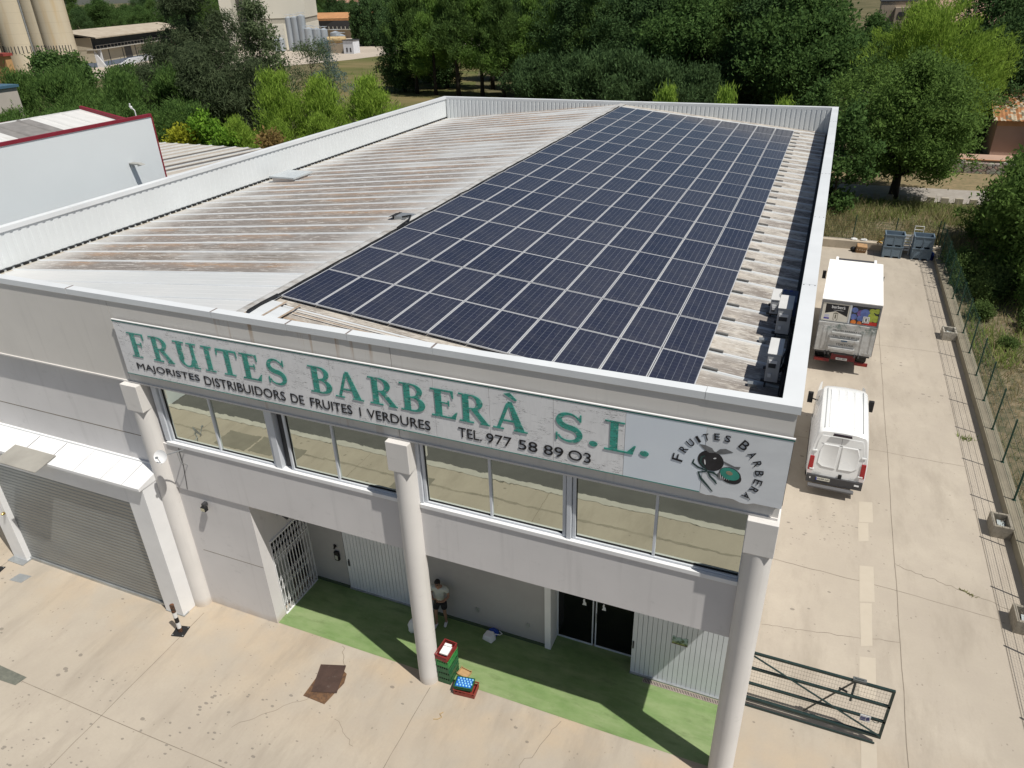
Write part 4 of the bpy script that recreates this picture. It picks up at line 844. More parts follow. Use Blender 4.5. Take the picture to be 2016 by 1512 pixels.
def catch(x0, x1, y0, y1, label, pale):
    c = empty('meter_box', ((x0+x1)/2, (y0+y1)/2, 0), label, 'box', 'open concrete boxes along the low wall')
    mt = pm('box_concrete', (.45, .42, .36) if pale else (.30, .27, .22), .9, .15, 4, col2=(.2, .18, .14)); t = .09; h = .47
    m = MB(); m.box(x0, y0, 0, x1, y0+t, h); m.box(x0, y1-t, 0, x1, y1, h); m.box(x0, y0+t, 0, x0+t, y1-t, h); m.box(x1-t, y0+t, 0, x1, y1-t, h); m.box(x0+t, y0+t, 0, x1-t, y1-t, .16, 1); m.build('box_shell', [mt, M['black']], c, bevel=.01)
    m = MB(); xm = (x0+x1)/2
    m.add([(xm-.12, y0+.18, .30), (xm+.14, y0+.15, .24), (xm+.18, y1-.2, .26), (xm-.1, y1-.24, .33)], [(0, 1, 2, 3), (3, 2, 1, 0)]); m.build('loose_cover', pm('cover_grey', (.36, .40, .40), .6), c)
    m = MB()
    for k in range(7): a = rj.uniform(0, 6); m.bar((xm+rj.uniform(-.15, .15), (y0+y1)/2+rj.uniform(-.2, .2), .22), (xm+rj.uniform(-.2, .2), (y0+y1)/2+rj.uniform(-.25, .25), .36), .015)
    m.build('rubble', mt, c)
catch(7.0, 7.6, 12.12, 12.98, 'open concrete meter box with a grey cover inside, nearest the white van', False)
catch(6.98, 7.6, 7.6, 8.35, 'open concrete meter box at the right photo edge, nearest the camera', False)
catch(6.95, 7.6, 28.75, 29.6, 'pale broken concrete box by the low wall beyond the truck', True)
binm = pm('bin_blue_grey', (.135, .185, .235), .55, .12, 1.5, col2=(.22, .26, .30), thr=(.55, .8), spec=.4)
def bin_(x0, y0, z0, label):
    b = empty('pallet_bin', (x0+.59, y0+.5, z0), label, 'bin', 'blue grey bins at the end of the yard')
    x1, y1, h, t = x0+1.18, y0+1.0, .80, .04; m = MB()
    m.box(x0, y0, z0+.12, x1, y0+t, z0+h); m.box(x0, y1-t, z0+.12, x1, y1, z0+h); m.box(x0, y0+t, z0+.12, x0+t, y1-t, z0+h); m.box(x1-t, y0+t, z0+.12, x1, y1-t, z0+h); m.box(x0+t, y0+t, z0+.12, x1-t, y1-t, z0+.17)
    m.build('bin_body', binm, b)
    m = MB()
    for x in (x0, (x0+x1)/2-.03, x1-.06): m.box(x, y0-.02, z0+.13, x+.06, y0-.001, z0+h-.06)
    for y in (y0+.1, y0+.47, y0+.84): m.box(x0-.018, y, z0+.13, x0-.001, y+.06, z0+h-.06)
    m.box(x0-.03, y0-.03, z0+h-.06, x1+.03, y0+.0, z0+h); m.box(x0-.03, y1, z0+h-.06, x1+.03, y1+.03, z0+h); m.box(x0-.03, y0+.0, z0+h-.06, x0, y1, z0+h); m.box(x1, y0, z0+h-.06, x1+.03, y1, z0+h)
    m.build('rim_and_ribs', binm, b)
    m = MB()
    for x in (x0, (x0+x1)/2-.08, x1-.16): m.box(x, y0, z0, x+.16, y1, z0+.12)
    m.build('skid', binm, b)
bin_(4.43, 41.95, .0, 'lower bin of the left stack by the far wall'); bin_(4.43, 41.95, .80, 'open upper bin of the left stack by the far wall')
bin_(6.19, 42.02, .0, 'lower bin of the right stack by the fence corner'); bin_(6.19, 42.02, .80, 'open upper bin of the right stack by the fence corner')
c = empty('slatted_crate', (5.9, 43.05, 0), 'white slatted crate wedged between the two bin stacks', 'crate')
m = MB()
for i in range(6): m.box(5.66, 42.9, .3+.2*i, 6.12, 42.93, .42+.2*i)
m.box(5.66, 42.93, 0, 5.72, 42.98, 1.45); m.box(6.06, 42.93, 0, 6.12, 42.98, 1.45); m.build('slats', M['whitedirty'], c)
c = empty('white_rack', (6.5, 43.3, .56), 'small white wire rack on the wall behind the right bins', 'rack')
m = MB(); m.tube([(6.2, 43.3, .56), (6.2, 43.3, 1.95), (6.75, 43.3, 1.95), (6.75, 43.3, .56)], .025, 6); m.tube([(6.2, 43.3, 1.7), (6.75, 43.3, 1.7)], .02, 6); m.build('rack_frame', M['white'], c)
c = empty('wooden_crate', (3.1, 42.65, 0), 'tan wooden crate leaning on rubbish by the far wall', 'crate', rz=.1); c.rotation_euler = (.25, .1, .1)
m = MB(); wd = pm('crate_pine', (.36, .22, .11), .8, .2, (4, 4, 12))
for i in range(4): m.box(-.3, -.2, .05+.13*i, .3, -.17, .13+.13*i); m.box(-.3, .27, .05+.13*i, .3, .3, .13+.13*i)
for i in range(4): m.box(-.3+.16*i, -.17, .0, -.2+.16*i, .27, .03); m.box(-.33, -.17, .05+.13*i, -.3, .27, .13+.13*i); m.box(.3, -.17, .05+.13*i, .33, .27, .13+.13*i)
m.box(-.3, -.17, .5, .3, .27, .53); m.build('slats', wd, c, local=True)
m = MB(); m.ball((2.65, 42.75, .16), .22, 8, 6, (1, .8, .8)); tag(m.build('rubbish_sack', M['black'], smooth=True), 'black rubbish sack beside the wooden crate', 'sack')
m = MB(); m.tube([(7.42, 42.35, 0), (7.42, 42.35, .5)], .17, 12); tag(m.build('plastic_drum', plastic('drum_blue', (.01, .03, .16)), smooth='auto'), 'small blue drum beside the right bin stack', 'drum')
m = MB(); m.bar((4.1, 43.4, .56), (4.42, 43.1, 1.0), .08, .06); m.bar((4.2, 43.5, .6), (4.4, 43.2, .62), .1, .05); tag(m.build('timber_offcut', pm('timber_ochre', (.48, .30, .06), .7)), 'ochre timber offcut against the left bin stack', 'timber')
for k, (x, y) in enumerate(((2.6, 43.6), (3.25, 43.55))):
    m = MB(); m.ball((x, y, .62), .16, 7, 5, (1.6, .8, .6)); m.v = [(a+rj.uniform(-.04, .04), b+rj.uniform(-.04, .04), c_) for a, b, c_ in m.v]; tag(m.build('plaster_lump', M['whitedirty']), ('left white plaster lump on the far wall', 'right white plaster lump on the far wall')[k], 'rubble', 'plaster lumps')
# ---------------------------------------------------------------- white panel van
def loft(m, secs, cap=True, mi=0):
    """secs: list of (y, [(x,z)...]) half sections from bottom centre round the right side to the top centre"""
    k = len(secs[0][1]); n = 2*k-2; vs = []
    for y, h in secs:
        yy = y if callable(y) else (lambda z, y=y: y)
        full = h + [(-x, z) for x, z in h[-2:0:-1]]
        vs += [(x, yy(z), z) for x, z in full]
    fs = []
    for a in range(len(secs)-1):
        for i in range(n): fs.append((a*n+i, a*n+(i+1) % n, (a+1)*n+(i+1) % n, (a+1)*n+i))
    if cap: fs += [tuple(range(n))[::-1], tuple(range((len(secs)-1)*n, len(secs)*n))]
    fs = [f[::-1] for f in fs]
    return m.add(vs, fs, mi)
def wheel(parent, x, y, r=.34, wd=.22, side=1):
    m = MB(); n = 24
    m.tube([(x-wd/2, y, r), (x-wd/2+.03, y, r), (x+wd/2-.03, y, r), (x+wd/2, y, r)], [r*.92, r, r, r*.92], n); w_ = m.build('tyre', M['black'], parent, local=True, smooth='auto')
    m = MB(); xo = x+side*wd/2; m.tube([(xo, y, r), (xo+side*.012, y, r)], [r*.58, r*.5], 16); m.tube([(xo+side*.012, y, r), (xo+side*.03, y, r)], [.08, .06], 10); m.build('rim', M['galv'], w_, local=True)
vanw = pm('van_white', (.70, .71, .71), .28, .03, 1, spec=.6)
V = empty('panel_van', (1.93, 12.70, 0), 'white high roof panel van parked beside the building, rear doors towards us', 'van'); V.rotation_euler = (0, 0, R(-.5))
def vsec(zt, wb, wm, wt, zb=.42): return [(0, zb), (wb*.93, zb), (wb, zb+.12), (wm, .95), (wm*.99, 1.35), (wm*.955, 1.75), (wt+.06, zt-.16), (wt+.01, zt-.05), (wt-.08, zt-.008), (wt*.55, zt+.02), (0, zt+.035)]
rear = lambda o: (lambda z: o + .17*max(0, (z-.9)/1.7))
m = MB(); loft(m, [(rear(0), vsec(2.56, .90, .97, .74, .5)), (rear(.06), vsec(2.60, .95, 1.0, .78, .5)), (.5, vsec(2.62, .96, 1.01, .79)), (2.2, vsec(2.62, .96, 1.01, .79)), (3.55, vsec(2.60, .96, 1.01, .78)), (3.95, vsec(2.48, .96, 1.0, .74)), (4.75, vsec(1.72, .95, .99, .84)), (5.0, vsec(1.42, .94, .97, .86)), (5.6, vsec(1.12, .88, .90, .76)), (5.75, vsec(.95, .80, .82, .70))])
# pressed roof: two long gutters and shallow ribs
vb = m.build('van_body', vanw, V, local=True, smooth='auto')
m = MB()
for x in (-.64, .64): m.box(x-.012, .35, 2.628, x+.012, 3.5, 2.636)
m.build('roof_channel', pm('roof_channel_grey', (.32, .33, .33), .5), V, local=True)
m = MB()
for x in (-.42, -.14, .14, .42): m.box(x-.09, .4, 2.622, x+.09, 3.4, 2.652)
m.build('roof_rib', vanw, V, local=True, bevel=.012)
def ry(z, o=.0): return o + .17*max(0, (z-.9)/1.7)
def rp(x, z, o): return (x, ry(z, o), z)
def rquad(mb, pts, o, d=.01, mi=0): return mb.ext([rp(x, z, o) for x, z in pts], (0, -d, 0), mi)
m = MB(); rquad(m, [(-.86, .60), (.86, .60), (.86, 1.3), (.76, 2.2), (.68, 2.42), (-.68, 2.42), (-.76, 2.2), (-.86, 1.3)], -.002, .022); dr = m.build('rear_door', vanw, V, local=True, bevel=.01)
m = MB(); rquad(m, [(-.005, .60), (.005, .60), (.005, 2.42), (-.005, 2.42)], -.0245, .004); rquad(m, [(-.66, 2.10), (.66, 2.10), (.66, 2.112), (-.66, 2.112)], -.0245, .004); m.build('door_seam', M['darkgrey'], dr, local=True)
for sx_ in (-1, 1):
    m = MB(); o = -.024
    fr = [(.06, 1.18), (.50, 1.20), (.66, 1.32), (.64, 1.85), (.56, 2.08), (.06, 2.08)]; inn = [(.10, 1.26), (.48, 1.28), (.58, 1.36), (.57, 1.82), (.52, 2.0), (.10, 2.0)]
    pts = [rp(sx_*x, z, o-.022) for x, z in fr]; ip = [rp(sx_*x, z, o-.001) for x, z in inn]; op = [rp(sx_*x*1.03+(sx_*-.01), z+(z-1.6)*.08, o) for x, z in fr]
    n = 6; m.add(op+pts+ip, [((i, (i+1) % n, n+(i+1) % n, n+i)[::sx_]) for i in range(n)] + [((n+i, n+(i+1) % n, 2*n+(i+1) % n, 2*n+i)[::sx_]) for i in range(n)] + [tuple(range(2*n, 3*n))[::sx_]]); m.build('pressed_panel', vanw, dr, local=True, smooth='auto')
    m = MB(); rquad(m, [(sx_*.79, .98), (sx_*.955, .98), (sx_*.94, 1.54), (sx_*.79, 1.54)][::sx_], -.004, .045); tl = m.build('tail_lamp', pm('lamp_red', (.30, .008, .012), .2, .1, 4, spec=.6), V, local=True, bevel=.01)
    m = MB(); rquad(m, [(sx_*.80, .83), (sx_*.955, .83), (sx_*.955, .975), (sx_*.80, .975)][::sx_], -.004, .042); m.build('reverse_lamp', pm('lamp_clear', (.6, .55, .55), .2), tl, local=True)
    m = MB(); m.box(sx_*.74-.06, -.10, .64, sx_*.74+.1*sx_, -.085, .70); m.build('bumper_reflector', M['white'], V, local=True)
    m = MB()
    for z in (1.75, 1.0): rquad(m, [(sx_*.74, z), (sx_*.90, z), (sx_*.90, z+.06), (sx_*.74, z+.06)][::sx_], -.02, .035)
    m.build('hinge', vanw, dr, local=True, bevel=.008)
m = MB(); m.box(-.95, -.085, .48, .95, .05, .80); m.box(-.95, .05, .48, -.93, .35, .8); m.box(.93, .05, .48, .95, .35, .8); m.build('rear_bumper', M['darkgrey'], V, local=True, bevel=.02)
m = MB(); m.box(-.86, -.24, .36, .70, -.06, .43); m.build('rear_step', pm('step_grey', (.11, .11, .115), .6), V, local=True, bevel=.01)
m = MB(); rquad(m, [(.10, .78), (.22, .78), (.22, .98), (.10, .98)], -.0245, .03); m.build('door_handle', M['black'], dr, local=True, bevel=.02)
m = MB(); m.box(-.62, -.10, .62, -.14, -.087, .74); npl = m.build('number_plate', pm('plate_cream', (.58, .57, .50), .4), V, local=True)
m = MB(); m.box(-.62, -.1025, .62, -.585, -.1005, .74, 1); write(m, '0338 LJP', (-.565, -.1005, .645), (1, 0, 0), (0, 0, 1), .40, .075); m.build('plate_text', [M['ink'], pm('plate_blue', (.02, .04, .3), .4)], npl, local=True)
m = MB(); write(m, 'IVECO', rp(-.76, .86, -.0275), (1, 0, 0), (0, .1, 1), .27, .05); write(m, 'DAILY', rp(.50, .86, -.0275), (1, 0, 0), (0, .1, 1), .22, .04); m.build('badge_lettering', M['galv'], dr, local=True)
m = MB(); m.ext([(-.34, .10, 2.50), (.30, .10, 2.50), (.28, .10, 2.585), (-.32, .10, 2.585)], (0, -.06, 0)); m.build('high_brake_lamp', pm('brake_dark', (.02, .012, .02), .3), V, local=True, bevel=.01)
gl = pm('vehicle_glass', (.015, .018, .02), .06, .1, 2, spec=.6)
m = MB(); m.add([(-.58, 4.06, 2.40), (.58, 4.06, 2.40), (.76, 4.74, 1.76), (-.76, 4.74, 1.76)], [(0, 1, 2, 3)]); m.v = [(x, y+.02, z+.02) for x, y, z in m.v]; m.build('windscreen', gl, V, local=True)
for sx_ in (-1, 1):
    m = MB(); m.ext([(sx_*.985, 3.3, 1.42), (sx_*.98, 4.2, 1.42), (sx_*.925, 4.0, 1.75), (sx_*.885, 3.85, 2.02), (sx_*.89, 3.3, 2.05)], (sx_*.02, 0, .004)); m.build('side_window', gl, V, local=True)
    m = MB(); xo = 1.30 if sx_ < 0 else 1.18; m.tube([(sx_*.95, 4.35, 1.55), (sx_*(xo-.18), 4.30, 1.62)], .03, 6); m.box(sx_*(xo-.2), 4.20, 1.45, sx_*xo, 4.34, 1.92); m.build('mirror', M['black'], V, local=True, bevel=.025)
    for y in (1.15, 4.85): wheel(V, sx_*.86, y, .35, .22, sx_)
    m = MB(); m.box(sx_*1.0, .8, .62, sx_*1.018, 3.6, .74); m.box(sx_*1.0, 3.4, 1.22, sx_*1.025, 3.62, 1.28); m.build('side_trim', M['darkgrey'], V, local=True)
# ---------------------------------------------------------------- white refrigerated truck
T = empty('box_truck', (2.0, 23.15, 0), 'white box truck with fruit pictures and a raised tail lift', 'truck'); T.rotation_euler = (0, 0, R(-1.6))
m = MB(); W2, ZB_, ZT_, LN = 1.28, 1.06, 3.66, 5.9
m.box(-W2, .0, ZB_, W2, LN, ZT_-.02); m.build('box_body', pm('truck_white', (.74, .735, .72), .4, .04, 1, spec=.4), T, local=True, bevel=.012)
m = MB(); m.box(-W2-.02, -.03, ZT_-.02, W2+.02, LN+.02, ZT_+.03); m.build('roof_panel', pm('truck_roof_white', (.80, .79, .77), .5, .02, .7), T, local=True, bevel=.015)
m = MB(); m.box(-W2-.005, -.05, ZT_-.13, W2+.005, -.002, ZT_-.03); m.box(-W2-.005, -.05, ZB_, -W2+.06, -.002, ZT_-.13); m.box(W2-.06, -.05, ZB_, W2+.005, -.002, ZT_-.13); m.box(-.03, -.045, 2.6, .03, -.002, ZT_-.13, 1); m.build('door_frame', [pm('frame_grey', (.16, .16, .165), .5), M['alu']], T, local=True)
# left poster: black gable with the name, right poster: plums and apples
m = MB(); m.box(-1.21, -.03, 2.62, -.05, -.004, 3.50); lp = m.build('left_door', pm('poster_cream', (.60, .57, .50), .45), T, local=True)
m = MB(); m.ext([(-1.08, -.0305, 2.98), (-.62, -.0305, 3.12), (-.10, -.0305, 2.90), (-.10, -.0305, 3.46), (-1.08, -.0305, 3.46)], (0, -.002, 0)); m.build('poster_black', M['ink'], lp, local=True)
m = MB(); write(m, 'barberà', (-.82, -.0335, 3.26), (1, 0, 0), (0, 0, 1), .58, .15, .001); m.box(-.72, -.0335, 3.17, -.30, -.0325, 3.18); m.build('poster_name', M['white'], lp, local=True)
m = MB()
m.box(-1.1, -.033, 2.70, -.86, -.0305, 2.77, 1); m.box(-1.08, -.032, 2.79, -.88, -.0305, 2.92, 2)
for x0, x1, z0, z1 in ((-.70, -.68, 2.70, 3.02), (-.52, -.50, 2.70, 3.02), (-.70, -.50, 3.0, 3.02), (-.68, -.64, 2.66, 2.70), (-.56, -.52, 2.66, 2.70), (-.63, -.57, 2.76, 2.96)): m.box(x0, -.033, z0, x1, -.0305, z1)
m.ext([(-.72, -.0305, 3.02), (-.48, -.0305, 3.02), (-.60, -.0305, 3.07)], (0, -.002, 0)); m.build('poster_emblem', [pm('emblem_brown', (.13, .12, .09), .5), pm('emblem_navy', (.05, .04, .28), .5), pm('emblem_lilac', (.42, .42, .52), .5)], lp, local=True)
m = MB(); m.box(.05, -.03, 2.62, 1.21, -.004, 3.50); rpn = m.build('right_door', pm('poster_dark', (.02, .022, .03), .4), T, local=True)
fm = [pm('fruit_plum', (.09, .13, .33), .4, .35, 6), pm('fruit_purple', (.13, .07, .20), .4, .3, 6), pm('fruit_apple', (.28, .33, .05), .4, .3, 6), pm('fruit_orange', (.55, .16, .03), .4, .3, 6), pm('fruit_red', (.42, .03, .02), .4, .3, 5), M['whitedirty'], pm('emblem_brown2', (.12, .11, .09), .5)]
m = MB()
def disc(cx, cz, r, mi, k, sq=1.0): m.ext([(min(1.205, max(.055, cx+r*math.cos(2*PI*i/20))), -.0305-.0006*k, min(3.495, max(2.63, cz+r*sq*math.sin(2*PI*i/20)))) for i in range(20)], (0, -.0005, 0), mi)
for k, (cx, cz, r, mi) in enumerate(((.18, 3.30, .13, 0), (.16, 2.96, .15, 0), (.47, 3.16, .18, 1), (.62, 3.20, .20, 0), (.46, 2.92, .14, 0), (.9, 3.34, .12, 2), (1.12, 3.36, .13, 2), (.92, 3.10, .15, 2), (1.10, 2.98, .17, 2), (.86, 2.86, .13, 2), (.20, 2.70, .12, 3), (.46, 2.68, .10, 3))): disc(cx, cz, r, mi, k)
m.ext([(.55, -.039, 2.63), (1.2, -.039, 2.63), (1.2, -.039, 2.80), (.9, -.039, 2.80), (.7, -.039, 2.72)], (0, -.001, 0), 4)
m.box(.58, -.042, 2.72, .86, -.040, 3.04, 5)
for x0, x1, z0, z1 in ((.61, .63, 2.75, 3.0), (.81, .83, 2.75, 3.0), (.61, .83, 2.98, 3.0), (.68, .76, 2.80, 2.95), (.61, .83, 2.74, 2.76)): m.box(x0, -.044, z0, x1, -.0421, z1, 6)
m.build('poster_fruit', fm, rpn, local=True)
# tail lift folded upright over the lower half
def lift_mat():
    s = NT('tail_lift_aluminium'); a = s.noise((1.6, 3, 2.2), 6, .68); c = s.mix(s.rng(a, .42, .58), (.52, .53, .53), (.40, .40, .39))
    x, y, z = s.xyz(); top = s.rng(z, 2.05, 2.45)
    c = s.mix(s.math('MULTIPLY', s.rng(s.noise((2.4, 3, 3.2), 5, .7, loc=(2, 0, 5)), .50, .56), top), c, (.16, .20, .19)); c = s.mix(s.rng(s.noise((6, 1, 1.4), 4, loc=(1, 1, 1)), .58, .75, 0, .5), c, (.30, .27, .22)); return s.fin(c, .45, .25)
tlm = lift_mat()
m = MB(); m.box(-W2+.03, -.16, 1.10, W2-.03, -.08, 2.58); lf = m.build('tail_lift', tlm, T, local=True, bevel=.012)
m = MB()
for x0, x1, z0, z1 in ((-1.0, -.86, 1.2, 2.4), (-.80, -.74, 1.15, 2.25), (.72, .78, 1.15, 2.25), (1.10, 1.2, 1.2, 2.4)): m.box(x0, -.185, z0, x1, -.161, z1)
m.ext([(-.62, -.161, 2.06), (.66, -.161, 2.06), (.66, -.161, 2.16), (-.62, -.161, 2.16)], (0, -.10, 0)); m.ext([(-.66, -.161, 1.72), (.62, -.161, 1.72), (.62, -.161, 1.84), (-.66, -.161, 1.84)], (0, -.12, 0)); m.ext([(-.66, -.161, 1.27), (.5, -.161, 1.27), (.5, -.161, 1.38), (-.66, -.161, 1.38)], (0, -.13, 0)); m.box(.84, -.175, 1.2, 1.08, -.161, 1.28); m.build('lift_ribs', tlm, lf, local=True, bevel=.015)
m = MB()
for body, x, z, wd_, hh in (('FRUITES BARBERÀ S.L.', -.56, 2.20, 1.24, .09), ('TEL. 977 58 89 03', -.56, 1.90, 1.16, .085), ('TORTOSA', -.36, 1.48, .78, .10)): m = MB(); write(m, body, (x, -.1625, z), (1, 0, 0), (0, 0, 1), wd_, hh, .002); m.build('lift_lettering', M['ink'], lf, local=True)
m = MB(); m.box(-.16, -.287, 1.745, .12, -.282, 1.81); m.build('maker_badge', pm('badge_blue', (.04, .09, .16), .4), lf, local=True)
m = MB()
for x in (-.75, -.6, .55, .72): m.tube([(x, .3, .92), (x, -.22, 1.02)], .035, 8); m.tube([(x, -.22, .98), (x, -.22, 1.14)], .04, 8)
m.box(-.35, -.2, 1.02, .2, -.1, 1.09); m.box(-1.2, -.1, 1.0, 1.2, 0, 1.06); m.build('lift_arms', M['darkgrey'], lf, local=True)
m = MB(); m.box(-.45, 0, .64, .62, .08, .95); m.box(-1.2, -.04, .50, -.5, .06, .66); m.box(.62, -.04, .50, 1.2, .06, .66); m.build('rear_bumper', pm('bumper_red', (.14, .012, .016), .45, .2, 4), T, local=True, bevel=.01)
m = MB(); m.box(-.22, -.02, .66, .28, -.002, .78); n2 = m.build('number_plate', M['whitedirty'], T, local=True); m = MB(); write(m, '4823 BRK', (-.18, -.0205, .68), (1, 0, 0), (0, 0, 1), .42, .075); m.build('plate_text', M['ink'], n2, local=True)
for sx_ in (-1, 1):
    m = MB(); m.box(sx_*.75, -.055, .52, sx_*1.15, -.041, .64); m.build('tail_lamp', pm('truck_lamp', (.25, .02, .015), .25), T, local=True)
    wheel(T, sx_*.95, 1.6, .42, .46, sx_); wheel(T, sx_*1.0, 6.6, .42, .28, sx_)
    m = MB(); m.tube([(sx_*1.05, 6.55, 2.35), (sx_*1.42, 6.4, 2.45), (sx_*1.42, 6.4, 2.85)], .02, 6); m.box(sx_*1.34, 6.33, 2.42, sx_*1.52, 6.41, 2.86); m.build('mirror', M['black'], T, local=True, bevel=.02)
m = MB(); m.box(-.45, .1, .62, .45, 7.4, .90); m.build('chassis', M['black'], T, local=True)
m = MB(); loft(m, [(6.0, [(0, .55), (1.02, .55), (1.08, .9), (1.08, 1.6), (1.04, 2.3), (.92, 2.48), (0, 2.52)]), (7.2, [(0, .55), (1.02, .55), (1.08, .9), (1.08, 1.6), (1.02, 2.2), (.9, 2.36), (0, 2.4)]), (7.75, [(0, .5), (1.0, .5), (1.06, .85), (1.05, 1.35), (1.0, 1.5), (.9, 1.58), (0, 1.6)]), (7.85, [(0, .5), (.95, .5), (1.0, .85), (1.0, 1.2), (.95, 1.3), (.85, 1.35), (0, 1.38)])]); cb = m.build('cab', vanw, T, local=True, smooth='auto')
m = MB(); m.add([(-.9, 7.25, 2.28), (.9, 7.25, 2.28), (.95, 7.76, 1.6), (-.95, 7.76, 1.6)], [(0, 1, 2, 3)]); m.build('windscreen', gl, cb, local=True)
m = MB(); m.box(-.86, LN+.03, 2.75, .86, LN+.55, 3.62); m.build('cooling_unit', M['darkgrey'], T, local=True, bevel=.02)
m = MB(); m.box(-1.0, LN+.03, 2.7, -.861, LN+.6, 3.68); m.box(.861, LN+.03, 2.7, 1.0, LN+.6, 3.68); m.build('cooling_unit_side', M['white'], T, local=True, bevel=.02)
m = MB()
for z in (1.5, 2.2, 2.9): m.box(W2+.001, .3, z, W2+.03, .38, z+.1)
m.build('side_marker', M['darkgrey'], T, local=True)
# ---------------------------------------------------------------- person in the shade behind the middle column
def skin(name, verts, edges, mat, parent, root=0, sub=2):
    """one continuous surface grown along a skeleton: verts = [(x, y, z, radius)]"""
    me = bpy.data.meshes.new(name); me.from_pydata([v[:3] for v in verts], edges, [])
    o = bpy.data.objects.new(name, me); COL.objects.link(o)
    bm = bmesh.new(); bm.from_mesh(me); lay = bm.verts.layers.skin.verify(); bm.verts.ensure_lookup_table()
    for i, v in enumerate(verts):
        rr = v[3] if isinstance(v[3], tuple) else (v[3], v[3]); bm.verts[i][lay].radius = rr; bm.verts[i][lay].use_root = (i == root)
    bm.to_mesh(me); bm.free()
    sk_ = o.modifiers.new('s', 'SKIN'); sk_.use_smooth_shade = True; su = o.modifiers.new('u', 'SUBSURF'); su.levels = sub; su.render_levels = sub
    dg = bpy.context.evaluated_depsgraph_get(); dg.update(); m2 = bpy.data.meshes.new_from_object(o.evaluated_get(dg))
    o.modifiers.clear(); o.data = m2; m2.materials.clear(); m2.materials.append(mat); m2.polygons.foreach_set('use_smooth', [True]*len(m2.polygons)); bpy.data.meshes.remove(me)
    o.parent = parent; return o
P = empty('person', (-8.74, 1.98, .008), 'person in a pale shirt and dark shorts looking down at their hands behind the column', 'person', rz=R(8))
sknm = pm('skin_tan', (.30, .175, .12), .6, .08, 8)
bv = [(0, 0, .97, (.15, .10)), (0, .01, 1.12, (.135, .095)), (0, .015, 1.30, (.155, .105)), (0, .01, 1.44, (.13, .085)), (0, -.015, 1.52, (.06, .06)), (0, -.05, 1.585, (.055, .055)), (0, -.085, 1.655, (.078, .092)), (0, -.10, 1.735, (.074, .088)), (0, -.10, 1.79, (.045, .05)),
  (.19, .01, 1.43, .062), (.255, .03, 1.28, .048), (.275, -.01, 1.14, .044), (.17, -.18, 1.10, .036), (.07, -.25, 1.13, .028), (.03, -.27, 1.145, .026),
  (-.19, .01, 1.43, .062), (-.255, .03, 1.28, .048), (-.275, -.01, 1.14, .044), (-.16, -.16, 1.12, .036), (-.05, -.24, 1.16, .028), (-.01, -.265, 1.17, .026),
  (.10, 0, .90, .088), (.11, -.01, .70, .075), (.115, -.01, .50, .054), (.12, .02, .30, .052), (.125, .03, .10, .036), (.13, -.02, .05, .036), (.135, -.12, .03, .03),
  (-.10, -.01, .90, .088), (-.115, -.06, .70, .075), (-.125, -.11, .50, .054), (-.13, -.10, .30, .052), (-.135, -.11, .10, .036), (-.14, -.16, .05, .036), (-.15, -.26, .03, .03)]
be = [(0, 1), (1, 2), (2, 3), (3, 4), (4, 5), (5, 6), (6, 7), (7, 8), (3, 9), (9, 10), (10, 11), (11, 12), (12, 13), (13, 14), (3, 15), (15, 16), (16, 17), (17, 18), (18, 19), (19, 20), (0, 21), (21, 22), (22, 23), (23, 24), (24, 25), (25, 26), (26, 27), (0, 28), (28, 29), (29, 30), (30, 31), (31, 32), (32, 33), (33, 34)]
skin('body', bv, be, sknm, P)
def grow(v, k): return (v[0], v[1], v[2], tuple(x+k for x in v[3]) if isinstance(v[3], tuple) else v[3]+k)
tv = [grow(bv[i], .022) for i in (0, 1, 2, 3)] + [grow(bv[9], .02), grow(bv[10], .026), grow(bv[15], .02), grow(bv[16], .026)] + [(0, 0, 1.49, (.075, .075))]
tv[0] = (0, 0, .93, (.165, .118)); skin('shirt', tv, [(0, 1), (1, 2), (2, 3), (3, 4), (4, 5), (3, 6), (6, 7), (3, 8)], pm('shirt_pale_green', (.50, .53, .48), .85, .06, 9, bump=.1, bsc=25), P)
hv = [(0, 0, .98, (.155, .11)), (.10, 0, .88, .115), (.115, -.01, .72, .105), (.118, -.012, .62, .095), (-.10, -.01, .88, .115), (-.118, -.05, .72, .105), (-.124, -.08, .62, .095)]
skin('shorts', hv, [(0, 1), (1, 2), (2, 3), (0, 4), (4, 5), (5, 6)], pm('shorts_dark', (.014, .015, .02), .85, .15, 9), P)
shoe = pm('shoe_white', (.62, .63, .64), .6, .06, 9)
for a, b in ((25, 27), (32, 34)):
    p, q = bv[a], bv[b]; skin('shoe', [(p[0], p[1]+.04, .05, (.045, .045)), (p[0], p[1]-.04, .055, (.05, .045)), (q[0], q[1]+.02, .04, (.05, .035)), (q[0], q[1]-.05, .032, (.042, .028))], [(0, 1), (1, 2), (2, 3)], shoe, P, 1)
hairm = pm('hair_dark', (.008, .007, .006), .55, .3, 20)
m = MB(); m.ball((0, -.085, 1.735), .100, 14, 9, (.90, 1.05, .98)); m.v = [(x, y, z) for x, y, z in m.v]
m.f = [f for f in m.f if not (sum(m.v[i][1] for i in f)/len(f) < -.135 and sum(m.v[i][2] for i in f)/len(f) < 1.735) and sum(m.v[i][2] for i in f)/len(f) > 1.655]; m.m = [0]*len(m.f)
m.build('hair', hairm, P, local=True, smooth=True)
m = MB(); m.ball((0, -.178, 1.672), .016, 8, 6, (.8, 1.2, 1.3)); m.ball((0, -.172, 1.69), .011, 8, 6, (.7, 1, 2.2)); m.build('nose', sknm, P, local=True, smooth=True)
for s in (-1, 1): m = MB(); m.ball((s*.078, -.085, 1.69), .022, 8, 6, (.45, .8, 1.3)); m.build('ear', sknm, P, local=True, smooth=True)
